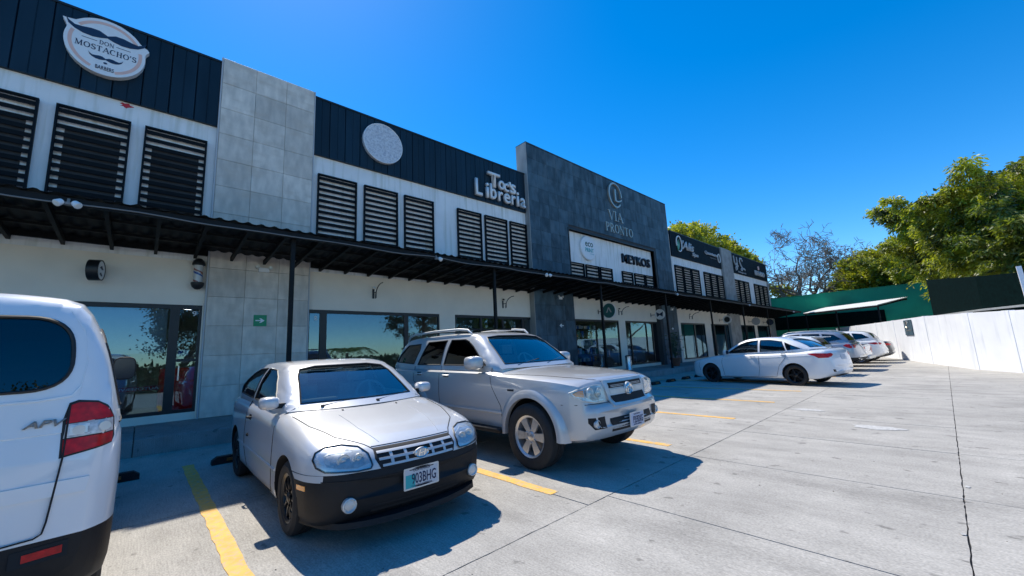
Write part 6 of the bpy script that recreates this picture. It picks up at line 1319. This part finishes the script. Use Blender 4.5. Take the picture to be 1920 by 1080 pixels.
for y0, y1 in ((.50, .02), (-.06, -.58)):
    a_ = Vector((1.42+.14*(y0/.8)**2, y0, 1.21)); b_ = Vector((1.52+.14*(y1/.8)**2, y1, 1.275)); q = MB(); q.bar(tuple(a_), tuple(b_), .018, .012); C.part('wiper', q.mesh('wiper', M['blackrough']))
C.both([(0, .74, .85), (0, .86, .85), (0, .84, 1.15), (0, .74, 1.15)], (-1, 0, 0), 'tail_lamp', M['tailred'], off=.006)
C.finish()

# ---------------------------------------------------------------- white van, tail to the camera
cfgV = dict(tight=1, L=4.155, W=1.66, cat='van', axles=(.75, 3.375), tyre=(.30, .19), arch=.34, paint=M['p_white'], wide=.62, rim=M['rimgrey'], spokes=8, spoke_w=.3, bow=(.12, .06), inset=.03,
    w=[(0, .62), (.05, .70), (.2, .77), (.5, .82), (3.6, .83), (3.9, .822), (4.03, .80), (4.10, .765), (4.14, .725), (4.155, .70)],
    zt=[(0, .62), (.05, .78), (.2, .92), (.6, 1.06), (.8, 1.12), (1.2, 1.13), (4.08, 1.13), (4.12, 1.10), (4.155, .95)],
    zb=[(0, .42), (.08, .30), (.3, .24), (3.9, .26), (4.08, .30), (4.155, .40)],
    sh=[(0, .03), (1.0, .05), (4.155, .03)],
    gh=dict(zr=[(.62, 1.05), (.8, 1.20), (1.1, 1.48), (1.38, 1.70), (1.6, 1.79), (2.1, 1.835), (3.4, 1.84), (3.78, 1.825), (3.90, 1.79), (3.97, 1.70), (4.04, 1.50), (4.10, 1.26), (4.135, 1.08)], belt=[(.62, 1.06), (1.0, 1.10), (4.135, 1.08)], yb=[(.62, .74), (1.2, .81), (3.5, .815), (3.95, .80), (4.06, .775), (4.135, .735)], tumble=.235, rad=.13, mid=2.2, fbow=.15, rbow=.05),
    windows=[[(1.25, 1.14), (1.62, 1.55), (1.75, 1.64), (2.15, 1.66), (2.15, 1.14)], [(2.24, 1.14), (2.24, 1.66), (3.05, 1.66), (3.05, 1.15)], [(3.15, 1.16), (3.15, 1.66), (3.72, 1.64), (3.84, 1.55), (3.88, 1.30), (3.82, 1.18)]],
    screen=[(-.62, 1.16), (.62, 1.16), (.54, 1.62), (.4, 1.70), (-.4, 1.70), (-.54, 1.62)], backlight=rounded([(-.60, 1.30), (.60, 1.30), (.575, 1.69), (-.575, 1.69)], .17, 9),
    splits=[(.575, (3.72, 5))], xsplits=[3.72])
cfgV['sub'] = [('rear_bumper', lambda q: q.z < .575 and q.x > 3.72 and abs(q.y) < 2, M['blackrough'])]
C = Car('white_van', 'white minivan cut off by the left edge, seen from its rear corner', -1.10, 7.24, 3.4, -1, cfgV, 'cars parked in front of the shops')
C.build_shell()
for sg in (1, -1):
    d_ = (-1, -sg*.55, 0)
    def T(a, b): return (4.13, sg*a, .955+(b-.87)*.826)
    C.patch([T(.585, .87), T(.60, 1.10), T(.625, 1.20), T(.66, 1.215), T(.74, 1.20), T(.79, 1.165), T(.835, 1.08), T(.84, .96), T(.82, .915)], d_, 'tail_lamp', M['seal'], off=.003, thk=.02, cell=.03)
    C.patch([T(.610, 1.075), T(.625, 1.185), T(.66, 1.20), T(.735, 1.188), T(.78, 1.155), T(.818, 1.085)], d_, 'lamp_red', M['tailred'], off=.010, thk=.01, cell=.03)
    C.patch([T(.600, .985), T(.610, 1.07), T(.818, 1.08), T(.822, .995)], d_, 'lamp_clear', M['tailclear'], off=.008, thk=.01, cell=.03)
    C.patch([T(.595, .885), T(.600, .978), T(.822, .988), T(.815, .925)], d_, 'lamp_red', M['tailred'], off=.010, thk=.01, cell=.03)
    C.patch([T(.606, 1.0), T(.612, 1.06), T(.70, 1.063), T(.70, 1.0)], d_, 'lamp_frame', M['white'], off=.010, thk=.004, cell=.03); C.patch([T(.618, 1.008), T(.622, 1.05), T(.69, 1.053), T(.69, 1.008)], d_, 'lamp_cell', M['lampbase'], off=.013, thk=.004, cell=.03)
    for (aa, bb) in ((.655, 1.03), (.76, 1.035)):
        h, n = C.hit(T(aa, bb), d_); q = MB(); q.lathe([(.024, .004), (.018, -.006), (0, -.004)], tuple(h-Vector(d_).normalized()*.012), axis='X', n=14); C.part('bulb', q.mesh('bulb', M['galv']))
    # tailgate shut line and rear door details
    C.line([(4.2, sg*.60, 1.22), (4.2, sg*.595, .96), (4.2, sg*.565, .66), (4.2, sg*.555, .61), (4.2, sg*.53, .595), (4.2, 0, .57)], (-1, 0, 0), .0042, off=.010); C.line([(4.2, sg*.625, 1.26), (4.2, sg*.645, 1.45), (4.2, sg*.62, 1.62), (4.2, sg*.56, 1.73)], (-1, 0, 0), .004, 'panel_crease', M['p_white'])
    C.line([(4.2, 0, 1.25), (4.2, sg*.48, 1.25), (4.2, sg*.60, 1.265), (4.2, sg*.63, 1.31)], (-1, 0, 0), .007, 'panel_crease', M['p_white'])
    C.patch([(4.2, sg*.50, .495), (4.2, sg*.63, .50), (4.2, sg*.63, .535), (4.2, sg*.50, .53)], (-1, 0, 0), 'rear_reflector', M['tailred'], off=.006, thk=.01); C.patch([(4.2, sg*.46, .475), (4.2, sg*.65, .48), (4.2, sg*.65, .555), (4.2, sg*.46, .55)], (-1, 0, 0), 'reflector_recess', M['gap'], off=.003, thk=.006)
    C.line([(1.1, sg, 1.1), (1.05, sg, .7), (1.2, sg, .3), (2.1, sg, .28), (2.2, sg, .5), (2.2, sg, 1.12)], (0, -sg, 0)); C.line([(2.2, sg, .28), (3.0, sg, .30), (3.1, sg, .55), (3.1, sg, 1.12)], (0, -sg, 0)); C.line([(2.25, sg, 1.08), (3.95, sg, 1.09)], (0, -sg, 0), .006, 'door_track', M['gap'])
    C.patch([(3.90, 0, 1.12), (3.99, 0, 1.12), (3.99, 0, 1.16), (3.90, 0, 1.16)], (0, -sg, 0), 'side_badge', M['galv'], off=.004, thk=.006)
C.patch([(4.2, -.70, .845), (4.2, .70, .845), (4.2, .69, .775), (4.2, -.69, .775)], (-1, 0, 0), 'pressed_band', M['p_white'], off=.010, thk=.02, cell=.08)
for (a, b, s_) in (('A', .40, 0), ('P', .46, 0), ('V', .52, 0)): pass
h, n = C.hit((4.2, .455, 1.02), (-1, 0, 0)); rg = Vector((0, 1, 0)); rr_ = Vector((0, 1, 0)); hl, _ = C.hit((4.2, .46, 1.135), (-1, 0, 0)); hr, _ = C.hit((4.2, .58, 1.135), (-1, 0, 0))
text('model_badge', 'APV', tuple((hl+hr)/2+Vector((.004, 0, 0))), tuple(hr-hl), (0, 0, 1), .15, .036, M['lampdark'] if False else M['cable'], C.t, ext=.006, bold=.02, shear=.3)
C.handle(2.0, .98, None, .15); C.handle(2.38, .98, None, .15)
C.mirror(1.12, 1.31, -1, (.10, .18, .25), M['blackrough'], .04, y=.80); C.mirror(1.12, 1.31, 1, (.10, .19, .25), M['blackrough'], .03, y=.80)
h, n = C.hit((4.2, 0, .8), (-1, 0, 0)); C.plate(h.x+.014, .86, .31, .155, None, 1, PL, PI)
q = MB(); q.box((4.02, -.30, .30), (4.10, .30, .33)); C.part('tow_step', q.mesh('tow_step', M['blackrough']))
C.both([(0, .40, .80), (0, .42, .88), (0, .6, .93), (0, .7, .90), (0, .68, .80)], (1, 0, 0), 'headlight', M['lampbase'])
C.finish()

# ---------------------------------------------------------------- white sedan
def sedan_cfg(paint_, **k):
    c = dict(L=4.63, W=1.76, axles=(.92, 3.62), tyre=(.32, .205), arch=.352, paint=paint_, wide=.5, rim=M['rimblack'], spokes=5, spoke_w=.4, bow=(.18, .14), inset=.02, tint=0, sw=.33,
        w=[(0, .60), (.03, .67), (.1, .74), (.3, .82), (.7, .87), (1.2, .88), (3.5, .88), (4.1, .86), (4.4, .80), (4.56, .72), (4.63, .62)],
        zt=[(0, .52), (.03, .64), (.09, .72), (.2, .77), (.6, .86), (1.1, .945), (1.3, .965), (3.8, 1.045), (4.2, 1.07), (4.46, 1.06), (4.53, .99), (4.59, .80), (4.63, .62)],
        zb=[(0, .38), (.03, .27), (.1, .21), (.3, .18), (4.1, .21), (4.4, .27), (4.58, .36), (4.63, .44)], sh=[(0, .02), (.15, .05), (1.2, .08), (3.8, .08), (4.5, .05), (4.63, .03)],
        gh=dict(zr=[(1.15, .95), (1.3, 1.03), (1.7, 1.26), (1.98, 1.39), (2.2, 1.45), (2.6, 1.485), (3.0, 1.47), (3.4, 1.40), (3.8, 1.26), (4.15, 1.085)], belt=[(1.15, .95), (4.15, 1.06)], yb=[(1.15, .74), (1.5, .80), (3.6, .80), (4.15, .68)], tumble=.40, rad=.085, mid=2.5, fbow=.2, rbow=.14),
        windows=[[(1.55, 1.005), (2.0, 1.30), (2.22, 1.375), (2.56, 1.41), (2.58, 1.025)], [(2.66, 1.03), (2.64, 1.41), (2.95, 1.40), (3.3, 1.335), (3.42, 1.07), (3.40, 1.05)], [(3.47, 1.07), (3.38, 1.31), (3.82, 1.11)]],
        screen=[(-.60, 1.02), (.60, 1.02), (.50, 1.36), (.3, 1.42), (-.3, 1.42), (-.50, 1.36)], backlight=[(-.52, 1.14), (.52, 1.14), (.46, 1.36), (.3, 1.40), (-.3, 1.40), (-.46, 1.36)], screen_mat=M['carglass'])
    c.update(k); return c
def dress(C, c, handles, seams, tail, marker=True, tmat=None, mir=None):
    C.build_shell(); L_ = c['L']
    for sg in (1, -1):
        for s_ in seams: C.line([(a, sg, b) for a, b in s_], (0, -sg, 0))
        for k_, poly in enumerate(tail): C.patch([(a, 0, b) for a, b in poly] if k_ == 0 else [(L_, sg*a, b) for a, b in poly], (0, -sg, 0) if k_ == 0 else (-1, 0, 0), 'tail_lamp', tmat or M['tailred'], off=.007, thk=.02, cell=.04)
        C.patch([(0, sg*.45, .62), (0, sg*.46, .70), (0, sg*.62, .745), (0, sg*.76, .76), (0, sg*.80, .72), (0, sg*.68, .64)], (1, sg*-.4, 0), 'headlight', M['lampbase'], off=.006, thk=.02, cell=.05)
    for x, z in handles: C.handle(x, z)
    if mir: C.mirror(mir[0], mir[1], 1, arm=.03); C.mirror(mir[0], mir[1], -1, arm=.03)
cS = sedan_cfg(M['p_white']); cS['sub'] = []
C = Car('white_sedan', 'white four-door sedan parked nose to the shops, nearest of the far group of cars', 16.15, 6.60, -12.0, -1, cS, 'cars parked in front of the shops')
dress(C, cS, [(2.42, .90), (3.36, .94)], [[(1.42, .98), (1.36, .7), (1.42, .24), (2.55, .24), (2.62, .5), (2.62, 1.03)], [(2.62, .24), (3.10, .26), (3.22, .6), (3.42, .85), (3.44, 1.05)], [(.5, .42), (.45, .6), (.5, .75)]],
      [[(4.02, .955), (4.22, .965), (4.50, .95), (4.53, .90), (4.50, .83), (4.28, .825), (4.20, .88)], [(.50, .93), (.56, .96), (.74, .95), (.74, .84), (.60, .86)]], mir=(1.55, .99))
for sg in (1, -1):
    C.line([(1.0, sg, .78), (2.5, sg, .84), (4.1, sg, .90)], (0, -sg, 0), .006, 'body_crease', M['p_white']); C.patch([(4.7, sg*.62, .42), (4.7, sg*.72, .43), (4.7, sg*.74, .50), (4.7, sg*.66, .49)], (-1, -sg*.5, 0), 'bumper_vent', M['blackrough'], off=.006, thk=.01)
    C.line([(1.52, sg, .995), (3.42, sg, 1.045), (3.86, sg, 1.10)], (0, -sg, 0), .008, 'window_trim', M['chrome'], bvh=C.bvh_gh)
C.patch([(4.7, -.16, .90), (4.7, .16, .90), (4.7, .16, .76), (4.7, -.16, .76)], (-1, 0, 0), 'number_plate', PL, off=.01); q = MB(); q.add([(4.05, -.03, 1.10)], [])
q = MB(); q.box((3.15, -.02, 1.455), (3.25, .02, 1.50)); C.part('antenna_fin', q.mesh('antenna_fin', M['p_white']))
C.line([(4.38, -.66, 1.2), (4.42, 0, 1.2), (4.38, .66, 1.2)], (0, 0, -1), .014, 'boot_lip', M['p_white'], off=.004)
C.finish()

# ---------------------------------------------------------------- white hatchback with a roof spoiler
cH = sedan_cfg(M['p_white'], L=3.95, W=1.70, axles=(.80, 3.30), tyre=(.30, .185), arch=.33, rim=M['rimgrey'], tint=1,
    w=[(0, .58), (.03, .65), (.1, .72), (.3, .79), (.7, .84), (1.2, .85), (3.2, .85), (3.6, .83), (3.82, .78), (3.95, .68)],
    zt=[(0, .52), (.03, .66), (.09, .76), (.2, .82), (.6, .92), (1.0, .99), (3.5, 1.08), (3.75, 1.05), (3.86, .9), (3.93, .7), (3.95, .6)], zb=[(0, .38), (.05, .26), (.3, .19), (3.5, .21), (3.8, .30), (3.95, .42)], sh=[(0, .02), (.15, .05), (1.2, .07), (3.5, .05), (3.95, .03)],
    gh=dict(zr=[(.98, .97), (1.2, 1.10), (1.5, 1.29), (1.75, 1.42), (2.0, 1.48), (2.5, 1.50), (3.1, 1.47), (3.42, 1.41), (3.56, 1.32), (3.72, 1.16), (3.80, 1.05)], belt=[(.98, .97), (3.80, 1.05)], yb=[(.98, .72), (1.4, .78), (3.3, .78), (3.80, .70)], tumble=.34, rad=.09, mid=2.2, fbow=.2, rbow=.1),
    windows=[[(1.4, 1.03), (1.78, 1.31), (1.98, 1.40), (2.35, 1.42), (2.35, 1.05)], [(2.43, 1.05), (2.43, 1.42), (2.95, 1.40), (3.1, 1.09)]], backlight=[(-.52, 1.14), (.52, 1.14), (.46, 1.36), (-.46, 1.36)])
C = Car('spoiler_hatchback', 'white hatchback with a roof spoiler half hidden behind the white sedan', 19.3, 6.75, -4, -1, cH, 'cars parked in front of the shops')
dress(C, cH, [(2.2, .93), (2.95, .96)], [[(1.3, 1.0), (1.25, .6), (1.3, .25), (2.38, .25), (2.40, 1.05)], [(2.4, .25), (2.8, .28), (3.0, .6), (3.12, 1.06)]], [[(3.55, .99), (3.60, 1.04), (3.76, 1.05), (3.82, .95), (3.76, .84), (3.66, .88)], [(.58, .86), (.56, 1.0), (.72, 1.0), (.74, .86)]], mir=(1.42, 1.03))
q = MB(); q.add([(3.34, -.56, 1.46), (3.34, .56, 1.46), (3.72, .58, 1.44), (3.72, -.58, 1.44), (3.36, -.56, 1.42), (3.36, .56, 1.42), (3.72, .58, 1.41), (3.72, -.58, 1.41)], [(0, 1, 2, 3), (7, 6, 5, 4), (0, 4, 5, 1), (1, 5, 6, 2), (2, 6, 7, 3), (3, 7, 4, 0)]); C.part('roof_spoiler', bevel_mesh(q.mesh('roof_spoiler', M['p_white'], 40), .01))
C.finish()

# ---------------------------------------------------------------- grey-blue crossover, white estate, black-green
def suv_cfg(paint_, **k):
    c = dict(L=4.65, W=1.86, axles=(.95, 3.65), tyre=(.36, .235), arch=.40, paint=paint_, wide=.5, rim=M['rimgrey'], spokes=5, spoke_w=.45, bow=(.16, .12), inset=.015, tint=1, sw=.34,
        w=[(0, .68), (.03, .74), (.1, .80), (.3, .87), (.7, .92), (1.2, .93), (3.9, .93), (4.3, .90), (4.52, .84), (4.65, .72)],
        zt=[(0, .62), (.03, .80), (.08, .92), (.2, .99), (.7, 1.07), (1.2, 1.13), (4.2, 1.18), (4.42, 1.15), (4.52, 1.0), (4.6, .78), (4.65, .66)], zb=[(0, .48), (.05, .34), (.25, .26), (4.1, .28), (4.4, .36), (4.6, .46), (4.65, .52)], sh=[(0, .02), (.15, .06), (1.2, .08), (4.2, .06), (4.65, .03)],
        gh=dict(zr=[(1.15, 1.12), (1.4, 1.27), (1.7, 1.45), (1.95, 1.57), (2.2, 1.635), (2.7, 1.67), (3.4, 1.655), (3.9, 1.60), (4.08, 1.53), (4.28, 1.34), (4.42, 1.17)], belt=[(1.15, 1.11), (4.42, 1.16)], yb=[(1.15, .78), (1.6, .86), (3.9, .86), (4.42, .74)], tumble=.38, rad=.09, mid=2.5, fbow=.2, rbow=.12),
        windows=[[(1.6, 1.17), (2.0, 1.45), (2.2, 1.545), (2.66, 1.575), (2.66, 1.19)], [(2.75, 1.19), (2.75, 1.575), (3.36, 1.56), (3.5, 1.21)], [(3.58, 1.22), (3.46, 1.55), (3.85, 1.50), (4.12, 1.30)]],
        screen=[(-.64, 1.19), (.64, 1.19), (.54, 1.54), (-.54, 1.54)], backlight=[(-.58, 1.24), (.58, 1.24), (.50, 1.52), (-.50, 1.52)], splits=[(.56, (4.0, 5))], xsplits=[4.05], screen_mat=M['carglass'])
    c.update(k); return c
cG = suv_cfg(M['p_grey']); cG['sub'] = [('rear_bumper', lambda q: q.z < .56 and q.x > 4.05, M['blackrough'])]
C = Car('grey_crossover', 'grey-blue crossover with silver roof rails behind the white sedan, red lamp visible', 22.15, 6.95, -4, -1, cG, 'cars parked in front of the shops')
dress(C, cG, [(2.45, 1.03), (3.3, 1.06)], [[(1.5, 1.15), (1.4, .8), (1.45, .35), (2.68, .35), (2.70, 1.18)], [(2.7, .35), (3.1, .36), (3.3, .8), (3.52, 1.18)]], [[(4.15, 1.04), (4.25, 1.10), (4.48, 1.08), (4.50, .98), (4.38, .93), (4.28, .96)], [(.60, .96), (.60, 1.06), (.78, 1.06), (.78, .94)]], mir=(1.62, 1.16))
for sg in (1, -1):
    q = MB(); q.tube([(2.0, sg*.58, 1.60), (2.2, sg*.60, 1.68), (2.8, sg*.61, 1.71), (3.6, sg*.60, 1.69), (3.9, sg*.58, 1.61)], .016, 7); C.part('roof_rail', q.mesh('roof_rail', M['galv'])); C.patch([(4.7, sg*.45, .44), (4.7, sg*.80, .50), (4.7, sg*.80, .53), (4.7, sg*.45, .48)], (-1, -sg*.4, 0), 'bumper_strip', M['chrome'], off=.008, thk=.01)
C.finish()
# white pickup: sedan-like cab and an open load bed
cP = suv_cfg(M['p_white'], L=4.7, W=1.70, cat='pickup', tint=1, tyre=(.33, .2), arch=.37, rim=M['rimgrey'], w=[(0, .62), (.03, .70), (.1, .76), (.3, .82), (.7, .84), (4.5, .84), (4.66, .83), (4.7, .80)],
    zt=[(0, .60), (.03, .78), (.08, .88), (.2, .94), (.7, 1.0), (1.2, 1.05), (2.75, 1.06), (2.9, 1.0), (4.66, 1.0), (4.7, .9)], zb=[(0, .46), (.05, .34), (.25, .30), (4.5, .38), (4.7, .42)], bow=(.14, .0),
    gh=dict(zr=[(1.15, 1.04), (1.4, 1.2), (1.7, 1.38), (1.95, 1.49), (2.2, 1.53), (2.55, 1.52), (2.68, 1.40), (2.78, 1.08)], belt=[(1.15, 1.03), (2.78, 1.05)], yb=[(1.15, .72), (1.5, .77), (2.78, .77)], tumble=.3, rad=.09, mid=2.1, fbow=.15, rbow=.02),
    windows=[[(1.55, 1.09), (1.95, 1.37), (2.1, 1.44), (2.5, 1.45), (2.55, 1.10)]], screen=[(-.58, 1.10), (.58, 1.10), (.5, 1.44), (-.5, 1.44)], backlight=[(-.55, 1.13), (.55, 1.13), (.5, 1.43), (-.5, 1.43)], splits=[], xsplits=[])
cP['sub'] = []
C = Car('white_pickup', 'small white pickup with an upright red tail lamp, beside the grey crossover', 25.05, 7.2, -3, -1, cP, 'cars parked in front of the shops')
dress(C, cP, [(2.4, .94)], [[(1.45, 1.03), (1.4, .5), (2.6, .45), (2.66, 1.04)], [(2.82, .45), (2.82, 1.0)]], [[(4.60, .62), (4.60, .90), (4.69, .90), (4.69, .62)], [(.68, .62), (.68, .90), (.80, .90), (.80, .62)]], mir=(1.6, 1.09))
q = MB(); q.box((4.60, -.72, .36), (4.82, .72, .50)); C.part('rear_bumper', bevel_mesh(q.mesh('rear_bumper', M['galv']), .02)); q = MB(); q.box((2.95, -.70, 1.0), (4.60, .70, 1.012)); C.part('load_bed', q.mesh('load_bed', M['well'], None))
for sg in (1, -1): q = MB(); q.tube([(2.95, sg*.76, 1.0), (2.95, sg*.76, 1.08), (4.6, sg*.76, 1.08), (4.6, sg*.76, 1.0)], .018, 6); C.part('bed_rail', q.mesh('bed_rail', M['p_white']))
C.finish()
cE = suv_cfg(M['p_white'], splits=[], xsplits=[]); cE['sub'] = []
C = Car('white_estate', 'white crossover with dark side glass, rightmost of the white cars', 28.0, 6.7, -3, -1, cE, 'cars parked in front of the shops')
dress(C, cE, [(2.45, 1.03), (3.3, 1.06)], [[(1.5, 1.15), (1.4, .8), (1.45, .35), (2.68, .35), (2.70, 1.18)], [(2.7, .35), (3.1, .36), (3.3, .8), (3.52, 1.18)]], [[(4.05, 1.03), (4.3, 1.06), (4.48, 1.04), (4.52, .97), (4.3, .95)], [(.45, .98), (.45, 1.03), (.78, 1.04), (.78, .94)]], mir=(1.62, 1.16)); C.finish()
cD = sedan_cfg(M['p_dark'], tint=1, rim=M['rimsilver']); cD['sub'] = []
C = Car('dark_sedan', 'dark sedan with chrome trim, last car before the white wall', 30.7, 6.6, -2, -1, cD, 'cars parked in front of the shops')
dress(C, cD, [(2.42, .90), (3.36, .94)], [[(1.42, .98), (1.42, .24), (2.55, .24), (2.62, 1.03)]], [[(4.1, .94), (4.3, .96), (4.50, .94), (4.50, .84), (4.3, .84)], [(.5, .92), (.74, .95), (.74, .84), (.5, .85)]], mir=(1.55, .99))
C.line([(4.7, -.6, .5), (4.7, 0, .5), (4.7, .6, .5)], (-1, 0, 0), .014, 'bumper_trim', M['chrome']); C.line([(4.7, -.5, .98), (4.7, .5, .98)], (-1, 0, 0), .014, 'boot_trim', M['chrome']); C.finish()
